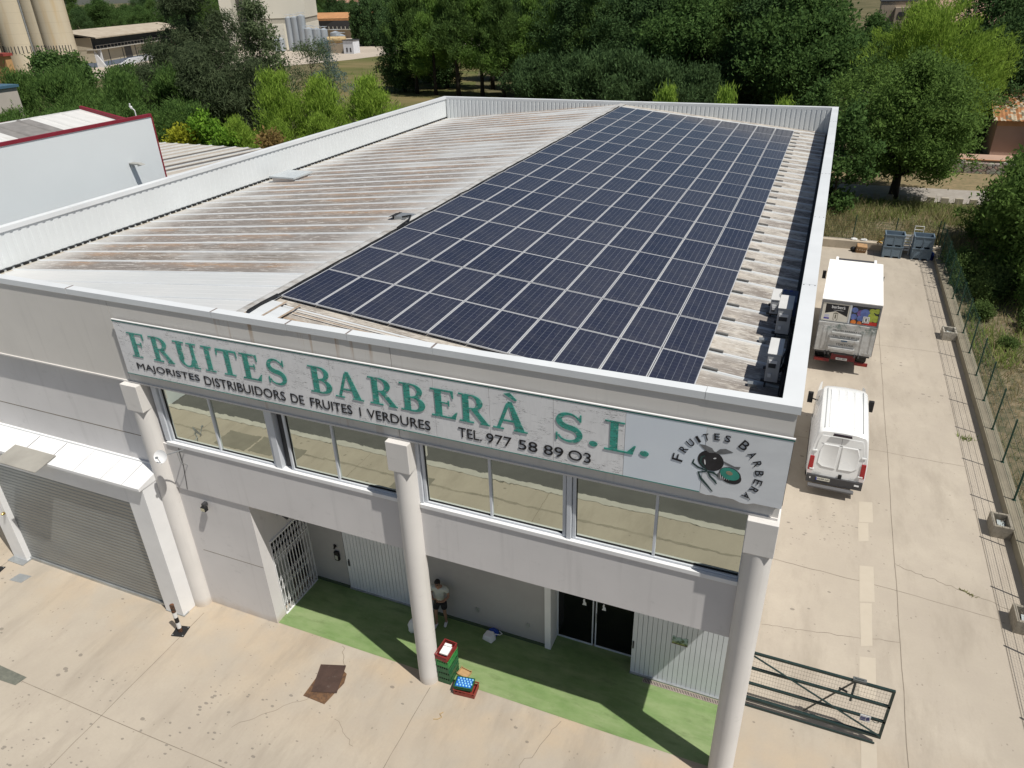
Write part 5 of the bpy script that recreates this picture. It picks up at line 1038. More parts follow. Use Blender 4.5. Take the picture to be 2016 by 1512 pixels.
for s in (-1, 1): m = MB(); m.ball((s*.032, -.166, 1.695), .011, 8, 6); m.box(s*.032-.022, -.178, 1.702, s*.032+.022, -.166, 1.71); m.build('eye', hairm, P, local=True)
m = MB(); m.ball((0, -.172, 1.638), .012, 8, 6, (1.9, .6, .5)); m.build('mouth', pm('lips', (.25, .10, .08), .5), P, local=True)
for s, base, rot in ((1, Vector((.03, -.27, 1.145)), -1), (-1, Vector((-.01, -.265, 1.17)), 1)):
    d = Vector((-s*.75, -.35, .22)).normalized(); u = Vector((0, -.35, .9)).normalized(); fw = d.cross(u).normalized()
    vv = [(base.x, base.y, base.z, .022), (*(base+d*.045), .026)]; ee = [(0, 1)]
    for k, ln in enumerate((.062, .07, .066, .052)):
        o_ = base+d*.055+u*(.026-.017*k); i0 = len(vv); c1 = o_+d*ln*.45+fw*.008; c2 = o_+d*ln*.75+fw*.026*s; c3 = o_+d*ln*.85+fw*.048*s
        vv += [(*o_, .0095), (*c1, .009), (*c2, .0085), (*c3, .0075)]; ee += [(1, i0), (i0, i0+1), (i0+1, i0+2), (i0+2, i0+3)]
    i0 = len(vv); o_ = base+d*.012+u*.024; vv += [(*o_, .011), (*(o_+u*.028+d*.018), .010), (*(o_+u*.035+d*.045+fw*.012*s), .0085)]; ee += [(0, i0), (i0, i0+1), (i0+1, i0+2)]
    skin('hand', vv, ee, sknm, P, 0, 1)
m = MB(); m.box(-.06, -.345, 1.155, .02, -.335, 1.30); ph = tag(m.build('phone', M['black'], bevel=.004), 'dark phone in the hands of the person behind the column', 'phone'); ph.location = (-8.74, 1.98, .0); ph.rotation_euler = (R(0), 0, R(8))
# ---------------------------------------------------------------- neighbours on the left
WB = empty('white_hall', (-33, 0, 0), 'tall white hall with dark red edge trim left of the warehouse', 'building')
redt = pm('trim_dark_red', (.20, .014, .028), .45, .08, 2)
m = MB(); m.box(-40, -14, 0, -27, 12.5, 11.6); m.box(-27.1, -14, 11.6, -27, 12.5, 12.44); m.build('wall', pm('hall_white_panel', (.63, .67, .69), .5, .025, .25), WB)
m = MB(); m.box(-27.12, -14, 12.44, -26.97, 12.54, 12.56); m.box(-27.3, 12.50, 0, -26.97, 12.56, 12.44); m.add([(-27.3, 12.46, 11.98), (-31.05, 12.46, 12.62), (-31.05, 12.58, 12.62), (-27.3, 12.58, 11.98), (-27.3, 12.46, 12.12), (-31.05, 12.46, 12.76), (-31.05, 12.58, 12.76), (-27.3, 12.58, 12.12)], [(3, 2, 1, 0), (4, 5, 6, 7), (0, 1, 5, 4), (2, 3, 7, 6), (1, 2, 6, 5), (3, 0, 4, 7)])
m.box(-36, -14, 11.6, -35.7, 12.5, 11.95); m.build('edge_trim', redt, WB)
m = MB(); ribbed(m, (0, 0), (1, 0), 0, 1, (0, 0, 0), 1, 0); m = MB(); y = -14
while y < 12.4:
    for x0, z0, x1, z1 in ((-27.26, 11.86, -31.05, 12.58), (-31.05, 12.58, -35.8, 11.9)):
        a = [(x0, y, z0), (x0, y+.42, z0), (x0, y+.46, z0+.05), (x0, y+.54, z0+.05), (x0, y+.58, z0), (x0, min(12.5, y+1), z0)]; b = [(x1, p[1], p[2]+z1-z0) for p in a]
        mi = 1 if 7.3 < y < 9.2 and x0 > -30 else 0
        m.add(a+b, [(i, i+1, 7+i, 6+i) for i in range(5)], mi)
    y += 1.0
m.build('roof', [pm('hall_roof_white', (.60, .60, .585), .6, .07, (1, 4, 1), col2=(.48, .46, .43), thr=(.55, .8)), pm('rooflight_grey', (.22, .21, .20), .6, .15, 3)], WB)
LM = empty('wall_lamp', (-27, 10.9, 10.8), 'grey lamp on the white hall wall with its shadow below', 'lamp')
m = MB(); m.box(-26.99, 10.78, 10.80, -26.55, 11.02, 10.86); m.ext([(-26.55, 10.80, 10.74), (-26.3, 10.80, 10.80), (-26.55, 10.80, 10.87)], (0, .22, 0)); m.build('lamp_head', pm('lamp_grey', (.30, .30, .28), .5), LM, bevel=.01); m = MB(); m.box(-27, 10.84, 10.66, -26.9, 10.96, 10.84); m.build('lamp_bracket', M['galv'], LM)
AN = empty('roof_antenna', (-27.6, 12.3, 12.4), 'small white antenna on the corner of the white hall roof', 'antenna')
m = MB(); m.tube([(-27.6, 12.3, 11.7), (-27.6, 12.3, 12.72)], .02, 6); m.tube([(-27.6, 12.3, 12.70), (-27.7, 12.25, 12.82)], .02, 6); m.build('mast', M['white'], AN); m = MB(); m.ball((-27.7, 12.25, 12.82), .07, 8, 6, (1, .5, 1)); m.tube([(-27.74, 12.22, 12.84), (-27.70, 12.22, 12.98)], .03, 6); m.build('antenna_head', M['white'], AN)
LR = empty('low_hall', (-48, 33, 0), 'low hall with striped beige roof between white hall and warehouse', 'building')
m = MB(); ya, yb = 21.0, 36.4; n = 16
for i in range(n):
    a = -56+20*i/n; b = -56+20*(i+1)/n; w3 = (b-a)
    for k, (q0, q1, mi, dz) in enumerate(((0, .3, 0, 0), (.3, 1, 1 if i % 3 and 7 < i < 16 else 0, -.01))):
        x0, x1 = a+w3*q0, a+w3*q1; m.add([(x0, ya, 6.72+dz), (x1, ya, 6.72+dz), (x1, yb, 6.0+dz), (x0, yb, 6.0+dz)], [(0, 1, 2, 3)], mi)
    m.bar((a, ya, 6.74), (a, yb, 6.02), .12, .06, 2)
m.build('roof', [pm('low_roof_beige', (.50, .465, .41), .7, .08, (3, .6, 1), col2=(.40, .36, .31)), pm('low_roof_dark', (.13, .12, .11), .7, .15, 2), M['ribcap']], LR)
m = MB(); m.box(-55.9, ya+.1, 0, -36.1, yb-.1, 5.95); m.build('wall', M['wall'], LR)
LB = empty('beige_block', (-92, 30, 0), 'plain beige block with blue roof edge at the left photo edge', 'building')
m = MB(); m.box(-104, 8, 0, -79.9, 44.4, 9.0); m.build('wall', pm('block_beige', (.44, .40, .355), .85, .06, .5), LB); m = MB(); m.box(-104.2, 8, 9.0, -79.7, 44.6, 9.25); m.build('roof', pm('roof_blue', (.06, .13, .19), .5, .1, 1), LB)
RB = empty('small_hall', (-46, 18, 0), 'low red trimmed roof behind the white hall', 'building')
m = MB(); m.add([(-52, 14, 7.7), (-42, 14, 8.3), (-42, 26, 8.3), (-52, 26, 7.7)], [(0, 1, 2, 3)]); m.build('roof', M['ribcap'], RB); m = MB(); m.box(-52, 26, 7.4, -42, 26.2, 8.4); m.box(-42.1, 14, 8.0, -41.9, 26, 8.4); m.build('edge_trim', redt, RB); m = MB(); m.box(-51.8, 14.2, 0, -42.2, 25.9, 7.6); m.build('wall', M['wall'], RB)
# ---------------------------------------------------------------- far industrial estate
fyard = pm('far_yard_pale', (.42, .365, .30), .95, .1, .06)
sheet('far_yard', [(-420, 120), (-150, 126), (-128, 178), (-118, 236), (-150, 330), (-420, 330)], .01, fyard)
def silo_mat():
    s = NT('silo_concrete'); x, y, z = s.xyz(); c = s.mix(s.rng(s.noise((.12, .12, .03), 5), .35, .65), (.50, .44, .33), (.60, .53, .40))
    c = s.mix(s.math('MULTIPLY', s.rng(s.noise((.5, .5, .03), 5, .65, loc=(3, 1, 0)), .50, .66), .6), c, (.50, .375, .21))
    f = s.math('FRACT', s.math('DIVIDE', z, 2.4)); c = s.mix(s.math('MULTIPLY', s.math('LESS_THAN', f, .04), .22), c, (.30, .26, .19)); return s.fin(c, .88, 0, .2)
silo_m = silo_mat()
SI = empty('grain_silos', (-190, 132, 0), 'row of tall cream concrete grain silos at the top left', 'silo')
for (x, y, r_) in ((-210.2, 129.7, 3.1), (-206.3, 129.2, 2.9), (-202.2, 130.6, 2.9), (-195.2, 131.7, 4.6), (-189.2, 134.2, 3.9), (-184.6, 133.7, 3.5)):
    m = MB(); m.tube([(x, y, 0), (x, y, 44)], r_, 40); so = m.build('silo', silo_m, SI, smooth='auto')
    m = MB()
    for i in range(17):
        a = PI + PI*i/16 + .01; m.tube([(x+(r_-.05)*math.cos(a), y+(r_-.05)*math.sin(a), 5.2), (x+(r_-.05)*math.cos(a), y+(r_-.05)*math.sin(a), 6.9)], .14, 4)
    m.build('vent_slots', M['darkgrey'], so)
HU = empty('pump_house', (-178, 118, 0), 'small ochre hut with a red roof before the silos at the photo edge', 'hut')
m = MB(); m.box(-190, 112, 0, -176.2, 113.5, 6.0); m.build('wall', pm('hut_ochre', (.46, .27, .12), .9), HU); m = MB(); m.box(-190.5, 111.5, 6.0, -175.8, 113.8, 6.6); m.build('roof', pm('hut_red', (.26, .05, .04), .8), HU)
m = MB(); m.tube([(-190.6, 130.3, 0), (-190.6, 130.3, 44)], .22, 8); m.build('down_pipe', M['galv'], SI)
m = MB()
for q in (-.25, .25): m.tube([(-199.4+q, 127.4, 0), (-199.4+q, 127.4, 44)], .05, 5)
for i in range(70): m.bar((-199.65, 127.4, .6*i+.5), (-199.15, 127.4, .6*i+.5), .05)
m.build('ladder', M['galv'], SI)
# long warehouse with a gallery under its canopy
FW = empty('gallery_warehouse', (-205, 168, 0), 'long beige warehouse with open dark gallery and blue base band', 'warehouse')
A = Vector((-192.4, 149.3, 0)); d1 = Vector((-.36, .933, 0)); d2 = Vector((-.933, -.36, 0)); U = Vector((0, 0, 1))
def obx(m, s0, s1, t0, t1, z0, z1, mi=0):
    vs = [A+d1*s+d2*t+U*z for z in (z0, z1) for s, t in ((s0, t0), (s1, t0), (s1, t1), (s0, t1))]
    return m.add([tuple(v) for v in vs], [(0, 1, 2, 3), (7, 6, 5, 4), (4, 5, 1, 0), (5, 6, 2, 1), (6, 7, 3, 2), (7, 4, 0, 3)], mi)
m = MB(); obx(m, 0, 60, 0, 16, 1.2, 4.4); obx(m, -.05, 60.05, -.05, 16.05, 0, 1.2, 1); obx(m, 0, 60, 1.6, 16, 4.4, 7.6, 2); obx(m, -.06, .3, -.05, 16, 4.4, 7.5)
m.build('wall', [pm('far_beige', (.40, .36, .28), .9, .06, .3), pm('far_blue', (.13, .16, .22), .8, .1, .3), pm('far_gallery_dark', (.03, .04, .05), .7, .2, .5)], FW)
m = MB()
for s in (8, 16, 24, 32, 40): obx(m, s, s+.35, -.07, 0.0, 0, 4.4)
obx(m, 17.5, 21.5, -.08, 0, 1.2, 4.3); m.build('doorway', M['darkgrey'], FW)
m = MB(); obx(m, -.3, 60, -1.2, 1.6, 4.4, 4.62)
for s in [2*i for i in range(30)]: obx(m, s, s+.12, -1.15, -1.05, 4.62, 5.5)
obx(m, 0, 60, -1.16, -1.04, 5.45, 5.55); m.build('gallery', pm('far_concrete', (.42, .40, .36), .9, .1, .5), FW)
m = MB(); vs = [A+d1*s+d2*t+U*z for s in (-1, 61) for t, z in ((-2.2, 7.6), (8, 9.3), (17, 7.7))]; m.add([tuple(v) for v in vs], [(0, 1, 4, 3), (1, 2, 5, 4)]); vs = [v+U*-.3 for v in vs]; m.add([tuple(v) for v in vs], [(3, 4, 1, 0), (4, 5, 2, 1)]); m.add([tuple(v) for v in (vs[0], vs[3], vs[3]+U*.3, vs[0]+U*.3)], [(0, 1, 2, 3)]); m.build('roof', pm('far_roof_sheet', (.44, .39, .31), .8, .1, .25, col2=(.34, .28, .21)), FW)
m = MB(); obx(m, 2, 2.6, -.9, .1, 0, 4.4); m.ext([tuple(A+d1*.1+d2*-2.6), tuple(A+d1*.1+d2*-.05), tuple(A+d1*.1+d2*-.05+U*4.2)], tuple(d1*.5)); m.build('buttress', pm('far_white', (.55, .56, .58), .8), FW)
m = MB(); obx(m, 10, 34, -5, -4.4, 0, 1.5); m.ext([tuple(A+d1*1+d2*-5), tuple(A+d1*10+d2*-5), tuple(A+d1*10+d2*-5+U*1.5)], tuple(d2*.6)); tag(m.build('ramp_wall', pm('ramp_white', (.56, .58, .62), .8)), 'pale loading ramp wall in front of the gallery warehouse', 'ramp')
# mill tower with steel tanks
TW = empty('mill_tower', (-175, 215, 0), 'tall windowless white mill tower behind the steel tanks', 'tower')
mw = pm('mill_white', (.60, .575, .50), .85, .04, (.06, .06, .02)); P1 = Vector((-181.2, 206.8, 0)); e1 = Vector((.889, .458, 0)); e2 = Vector((-.458, .889, 0))
def obt(m, s0, s1, t0, t1, z0, z1, mi=0):
    vs = [P1+e1*s+e2*t+U*z for z in (z0, z1) for s, t in ((s0, t0), (s1, t0), (s1, t1), (s0, t1))]
    return m.add([tuple(v) for v in vs], [(3, 2, 1, 0), (4, 5, 6, 7), (0, 1, 5, 4), (1, 2, 6, 5), (2, 3, 7, 6), (3, 0, 4, 7)], mi)
m = MB(); obt(m, -2.5, 15, 3, 30, 9.6, 44); m.build('upper_block', mw, TW)
m = MB(); obt(m, -2.3, 14.8, 3.2, 29.8, 7.9, 9.6); m.build('recessed_band', pm('mill_band_grey', (.35, .33, .28), .9), TW)
m = MB(); obt(m, -2.5, 7.5, 1.5, 30, 0, 7.9); obt(m, 7.5, 15, 3.1, 30, 0, 7.9); m.build('lower_block', mw, TW)
m = MB(); obt(m, -13, -9, 4, 22, 0, 17); m.build('stair_block', mw, TW)
stl = pm('tank_steel', (.40, .44, .48), .4, .15, (1, 1, .1), metal=.35)
tanks = [(-175.3, 206.5, 1.3, 3.4), (-173.3, 206.6, 1.1, 3.6), (-170.2, 208.2, 1.25, 9.8), (-168.2, 208.6, 1.25, 9.9), (-166.0, 209.2, 1.3, 10.3), (-161.6, 206.5, 1.45, 6.6), (-159.3, 207.5, 1.4, 6.4), (-157.4, 208.8, 1.2, 6.2), (-154.2, 210.5, 1.7, 5.2), (-151.0, 209.0, 1.3, 4.4)]
tl_ = ['short steel tank left of the tall trio by the mill tower', 'second short steel tank left of the tall trio', 'left tall steel tank before the white mill tower', 'middle tall steel tank before the white mill tower', 'right tall steel tank before the white mill tower', 'first mid height steel tank right of the tall trio', 'second mid height steel tank right of the tall trio', 'third mid height steel tank right of the tall trio', 'wide low tank with a conical top near the kiosk', 'small low steel tank behind the kiosk']
for k, (x, y, r_, h_) in enumerate(tanks):
    t0 = empty('steel_tank', (x, y, 0), tl_[k], 'tank', 'steel tanks by the mill'); m = MB(); m.tube([(x, y, 0), (x, y, h_)], r_, 20); m.build('shell', stl, t0, smooth='auto'); m = MB(); m.tube([(x, y, h_), (x, y, h_+.5)], [r_, .2], 20); m.tube([(x+r_*math.cos(2*PI*i/20), y+r_*math.sin(2*PI*i/20), h_+.9) for i in range(21)], .04, 4); m.build('top', stl, t0)
t0 = empty('fuel_tank', (-150, 205, 0), 'rusty cream tank on a frame beside the white kiosk', 'tank'); m = MB(); m.tube([(-153, 204, 3.4), (-147.5, 206, 3.4)], 1.0, 16); m.build('shell', pm('tank_cream', (.50, .38, .20), .7, .15, .6, col2=(.26, .12, .05), thr=(.5, .7)), t0, smooth='auto'); m = MB(); m.box(-152.5, 203.6, 0, -151.9, 204.8, 2.6); m.box(-148.6, 205, 0, -148, 206.2, 2.6); m.build('frame', M['galv'], t0)
m = MB(); m.box(-153.5, 199, 0, -142.5, 199.4, 2.6); m.box(-153.5, 199.4, 0, -153, 206, 2.4); tag(m.build('compound_wall', pm('compound_tan', (.36, .30, .22), .9, .1, .5)), 'tan compound wall beside the white kiosk', 'wall')
KI = empty('kiosk', (-140.5, 199, 0), 'small white kiosk with two dark vents near the steel tanks', 'kiosk'); m = MB(); m.box(-142.6, 197, 0, -139.0, 200.5, 3.7); m.build('wall', pm('kiosk_white', (.62, .64, .68), .7), KI); m = MB(); m.box(-142.8, 196.8, 3.7, -138.8, 200.7, 3.9); m.build('roof', M['darkgrey'], KI); m = MB(); m.box(-141.6, 196.95, .5, -141.1, 197, 1.7); m.box(-140.3, 196.95, .5, -139.8, 197, 1.7); m.build('vent', M['darkgrey'], KI)
OS = empty('open_shed', (-198, 275, 0), 'long open shed with an orange roof behind the tanks', 'shed')
m = MB(); m.add([(-222, 268, 7.3), (-185, 272, 7.3), (-183, 284, 9.2), (-222, 282, 9.2)], [(0, 1, 2, 3)]); m.box(-222, 268, 6.6, -185.5, 268.4, 7.25); m.build('roof', [pm('shed_orange', (.50, .26, .11), .85, .12, .3, col2=(.36, .17, .08))], OS)
m = MB(); m.box(-222, 271, 3.4, -186, 283, 6.8, 1); m.box(-222, 270, 0, -186, 284, 3.2); m.box(-222, 269.3, 3.1, -186, 270, 3.4, 2)
for i in range(18): m.box(-222+2*i, 269.4, 3.4, -221.8+2*i, 269.6, 4.4, 2)
m.build('wall', [pm('shed_tan', (.33, .27, .19), .9, .1, .4), M['darkgrey'], pm('shed_rail', (.45, .43, .38), .8)], OS)
# town on the skyline
tr_ = random.Random(12); townc = [(.50, .46, .40), (.55, .53, .50), (.34, .12, .09), (.42, .36, .30), (.55, .42, .30), (.22, .25, .29)]
tlab = ['pale', 'white', 'red brick', 'stone coloured', 'sandy', 'slate grey']
spots = [(-640, 700), (-600, 720), (-560, 690), (-520, 700), (-480, 640), (-455, 690), (-430, 640), (-400, 610), (-365, 620), (-330, 560), (-295, 590), (-250, 470), (-222, 480), (-330, 470)]
for k, (x, y) in enumerate(spots):
    c_ = k % 6; wd_, dp, hh = tr_.uniform(16, 34), tr_.uniform(12, 20), tr_.uniform(7, 15)
    h_ = empty('town_house', (x, y, 0), f'distant {tlab[c_]} town building, number {k+1} from the left on the skyline', 'house', 'town buildings on the skyline'); mt = pm('town_' + str(c_), townc[c_], .9, .08, .2)
    m = MB(); m.box(x-wd_/2, y-dp/2, 0, x+wd_/2, y+dp/2, hh); m.build('wall', mt, h_)
    m = MB(); m.add([(x-wd_/2-.5, y-dp/2-.5, hh), (x+wd_/2+.5, y-dp/2-.5, hh), (x+wd_/2+.5, y, hh+2.4), (x-wd_/2-.5, y, hh+2.4), (x+wd_/2+.5, y+dp/2+.5, hh), (x-wd_/2-.5, y+dp/2+.5, hh)], [(0, 1, 2, 3), (3, 2, 4, 5), (1, 4, 2), (0, 3, 5)]); m.build('roof', pm('town_roof', (.34, .20, .14), .9, .2, .3), h_)
    m = MB()
    for i in range(int(wd_/4)):
        for z in range(2, int(hh)-1, 3): m.box(x-wd_/2+1.5+4*i, y-dp/2-.05, z, x-wd_/2+2.9+4*i, y-dp/2, z+1.5)
    m.build('windows', M['darkgrey'], h_)
# ---------------------------------------------------------------- lane, stone wall and houses on the right
sheet('lane', [(-30, 57.2), (40, 59.2), (40, 64.5), (-30, 61.9)], -.004, pm('lane_pale_asphalt', (.33, .305, .275), .9, .08, .8, col2=(.26, .23, .20)))
sheet('verge', [(-30, 61.9), (40, 64.5), (40, 71), (-30, 71)], -.012, pm('verge_dry', (.25, .185, .105), .95, .15, 1, col2=(.13, .12, .06)))
m = MB(); x = 1.0
while x < 26: m.box(x, 57.9+.028*x, -.05, x+.55, 58.2+.028*x, .42); x += 1.05
m.box(-28, 57.3, -.05, 1, 57.6, .3); tag(m.build('kerb_stones', pm('guard_stone', (.36, .32, .26), .9, .15, 1))  , kind='structure')
def stone_mat():
    s = NT('dry_stone'); d = s.vor((2.6, 2.6, 4.2), 'DISTANCE_TO_EDGE'); v = s.n('TexVoronoi', i_Vector=s.scaled((2.6, 2.6, 4.2)), i_Scale=1.0).outputs['Color']
    c = s.mix(.3, (.40, .36, .30), v, 'MULTIPLY'); c = s.mix(s.rng(d, .02, .10, 1, 0), c, (.07, .06, .05)); s.bump(s.rng(d, 0, .12), .6, .05); return s.fin(c, .95)
m = MB(); rj = random.Random(9); x = -12
while x < 30: q = rj.uniform(.35, .8); m.box(x, 70.7+rj.uniform(-.05, .05), -.1, x+q-.02, 71.4, 1.0+rj.uniform(-.1, .12)); x += q
tag(m.build('stone_wall', stone_mat()), 'low dry stone wall along the lane in front of the tiled house', 'wall')
def tile_mat():
    s = NT('roof_tiles'); x, y, z = s.xyz(); cell = s.n('TexWhiteNoise', noise_dimensions='2D'); cb_ = s.n('CombineXYZ'); s.put(cb_.inputs[0], s.math('FLOOR', s.math('MULTIPLY', x, 4.2))); s.put(cb_.inputs[1], s.math('FLOOR', s.math('MULTIPLY', y, 2.6))); s.put(cell.inputs['Vector'], cb_.outputs[0])
    c = s.mix(cell.outputs[0], (.24, .10, .045), (.42, .22, .10)); c = s.mix(s.rng(cell.outputs[0], .7, .72), c, (.40, .34, .25)); c = s.mix(s.rng(cell.outputs[0], .20, .18), c, (.15, .13, .09))
    fx = s.math('FRACT', s.math('MULTIPLY', x, 4.2)); fy = s.math('FRACT', s.math('MULTIPLY', y, 2.6)); c = s.mix(s.rng(fy, .86, 1, 0, .6), c, (.06, .04, .03)); return s.fin(c, .9, 0, .15)
TM = tile_mat(); pinkw = pm('house_pink', (.40, .285, .225), .9, .06, .5)
TH = empty('tiled_house', (20, 80, 0), 'pink house with old clay tile roof behind the stone wall', 'house')
m = MB(); n = 70; pr = []
for i in range(n+1): pr.append((14.9+12*i/n, .055*abs(math.sin(PI*i/2*1.0)) if i % 2 else 0))
vs = [(x, 77.4, 3.85+z) for x, z in pr]+[(x, 84, 5.95+z) for x, z in pr]; m.add(vs, [(i, i+1, n+2+i, n+1+i) for i in range(n)]); m.add([(14.9, 84.0, 5.9), (26.9, 84.0, 5.9), (26.9, 90, 3.9), (14.9, 90, 3.9)], [(0, 1, 2, 3)]); m.build('roof', TM, TH)
m = MB(); m.tube([(14.9, 84, 6.0), (26.9, 84, 6.0)], .12, 8); m.build('ridge_tiles', pm('ridge_clay', (.42, .20, .09), .9, .15, 2), TH)
m = MB(); m.box(15.4, 78, 0, 26.5, 89, 3.85); m.box(15.38, 77.98, 3.3, 26.52, 78.02, 3.82, 1); m.add([(15.4, 78, 3.85), (15.4, 89, 3.85), (15.4, 84, 5.8)], [(0, 2, 1)]); m.build('wall', [pinkw, pm('house_ochre_band', (.45, .26, .13), .9)], TH)
m = MB(); m.box(10.5, 74.8, .0, 22, 78, .45); m.box(10.45, 74.75, .45, 22, 75.0, .52, 1); m.box(19.0, 75, .5, 19.06, 77.9, 2.6, 1); m.build('terrace', [pm('terrace_pink', (.41, .28, .215), .9, .06, .4), pm('terracotta_edge', (.42, .20, .10), .9)], TH)
HH = empty('hip_house', (14, 145, 0), 'house with a broad pinkish hip roof beyond the tall trees at top right', 'house')
m = MB(); m.add([(8.5, 138, 9.6), (22, 138, 9.6), (24, 152, 13.0), (12, 152, 13.0), (30, 160, 9.6)], [(0, 1, 2, 3), (1, 4, 2)]); m.build('roof', pm('hip_tile', (.34, .225, .165), .9, .1, .4), HH); m = MB(); m.box(9.5, 139.5, 0, 26, 158, 9.5); m.box(9.0, 138.6, 8.9, 24, 138.9, 9.6, 1); m.build('wall', [pinkw, M['darkgrey']], HH)
BH = empty('flat_house', (8, 160, 0), 'beige flat topped house with a dark window at top right', 'house')
m = MB(); m.box(5.2, 156, 0, 11, 164, 12.6); m.box(7.6, 153.5, 0, 10.8, 156, 11.7); m.build('wall', pm('flat_beige', (.40, .33, .25), .9), BH); m = MB(); m.box(8.2, 153.4, 10.2, 9.3, 153.5, 11.0); m.box(5.0, 155.9, 12.6, 11.2, 164.2, 12.8); m.build('window', M['darkgrey'], BH)
m = MB(); m.box(3.6, 128, 6.5, 6.2, 130, 7.0); m.box(3.8, 128.1, 0, 6, 129.9, 6.5); tag(m.build('white_shed', M['white']), 'small white shed roof glimpsed between the trees at right', 'shed')
# ---------------------------------------------------------------- vegetation
def leaf_faces(C, D, ln, wd, rng):
    """C centres (n,3), D leaf directions (n,3): one pointed quad per leaf"""
    n = len(C); r = rng.normal(size=(n, 3)); S = np.cross(D, r); S /= np.linalg.norm(S, axis=1, keepdims=True)+1e-9
    l = (ln*rng.uniform(.6, 1.3, n))[:, None]; w_ = (wd*rng.uniform(.6, 1.3, n))[:, None]
    V = np.stack([C-D*l*.5, C+S*w_*.5-D*l*.05, C+D*l*.5, C-S*w_*.5-D*l*.05], 1).reshape(-1, 3); return V
def quad_mesh(name, V, mats, mi=None):
    n = len(V)//4; me = bpy.data.meshes.new(name); me.vertices.add(len(V)); me.vertices.foreach_set('co', V.astype(np.float32).ravel())
    me.loops.add(n*4); me.loops.foreach_set('vertex_index', np.arange(n*4, dtype=np.int32)); me.polygons.add(n); me.polygons.foreach_set('loop_start', np.arange(0, n*4, 4, dtype=np.int32))
    for m in mats: me.materials.append(m)
    if mi is not None: me.polygons.foreach_set('material_index', mi.astype(np.int32))
    me.update(calc_edges=True); return me
def unit(a): return a/(np.linalg.norm(a, axis=1, keepdims=True)+1e-9)
def crown(shape, Rd, z0, z1, seed, lobes=16, clumps=22, per=34, ln=.34, wd=.13, cl=.55, up=.6, out=.7, rnd=.8, lobe=.36, droop=0.0):
    """foliage: lobes inside an envelope, leaf clumps over each lobe, leaves in each clump"""
    g = np.random.default_rng(seed); hh = z1-z0
    def env(t):
        if shape == 'round': return np.sqrt(np.clip(1-(2*t-1)**2, 0, 1))**.8
        if shape == 'pine': return np.clip(np.minimum(1, (t/.22+.35))*(1-t)**.55*1.12, 0, 1)
        if shape == 'cone': return np.clip((1-t)**.8*np.minimum(1, t/.1+.4), 0, 1)
        if shape == 'column': return np.clip(np.minimum(1, t/.1+.5)*np.minimum(1, (1-t)/.35), 0, 1)**.7
        if shape == 'umbrella': return np.sqrt(np.clip(1-t**2, 0, 1))
        if shape == 'tall': return np.clip(np.minimum(1, t/.3+.3)*np.minimum(1, (1-t)/.5+.12), 0, 1)
    t = g.uniform(.04, .97, lobes) if shape not in ('cone', 'column') else np.linspace(.05, .95, lobes)
    th = np.arange(lobes)*2.399+g.uniform(0, 1, lobes); e = env(t)*Rd; rr = e*g.uniform(.35, .8, lobes)
    lc = np.stack([rr*np.cos(th), rr*np.sin(th), z0+t*hh], 1); lr = np.maximum(e*.42, Rd*lobe*.55)*g.uniform(.8, 1.25, lobes)
    Cs, Ds = [], []
    for c, r in zip(lc, lr):
        d = unit(g.normal(size=(clumps, 3))+np.array([0, 0, .25])); cc = c+d*r*g.uniform(.72, 1.12, (clumps, 1))*np.array([1, 1, .85])
        for q, dd in zip(cc, d):
            off = g.normal(size=(per, 3))*cl*.5*g.uniform(.7, 1.3); P_ = q+off
            axis = unit((q-np.array([0, 0, z0+hh*.3]))[None]*np.array([1, 1, .6]))[0]
            D_ = unit(axis*out+np.array([0, 0, up-droop*2])+g.normal(size=(per, 3))*rnd); Cs.append(P_); Ds.append(D_)
    return leaf_faces(np.concatenate(Cs), np.concatenate(Ds), ln, wd, g), lc
BARK = pm('bark_grey_brown', (.075, .058, .042), .95, .25, 3, bump=.4, bsc=9); BARKD = pm('bark_dark', (.035, .028, .022), .95, .25, 3)
def trunk(lc, H_, r, seed, base=.0, nl=9, lean=(0, 0)):
    rj = random.Random(seed); m = MB(); top = H_*.72
    pts = [(lean[0]*t+rj.uniform(-.1, .1)*t, lean[1]*t+rj.uniform(-.1, .1)*t, base+(top-base)*t) for t in (0, .2, .45, .7, 1)]
    m.tube(pts, [r*1.25, r, r*.8, r*.55, r*.2], 8)
    for c in lc[:nl]:
        z = max(base+.25*top, c[2]-abs(c[0])-abs(c[1])*.4); z = min(z, top*.95); t = (z-base)/(top-base+1e-6); a = Vector((lean[0]*t, lean[1]*t, z)); b = Vector(c); mid = (a+b)/2+Vector((0, 0, -.15))
        m.tube([a, mid, b], [r*.4*(1-t*.6), r*.25*(1-t*.5), r*.08], 5, cap=False)
    return m
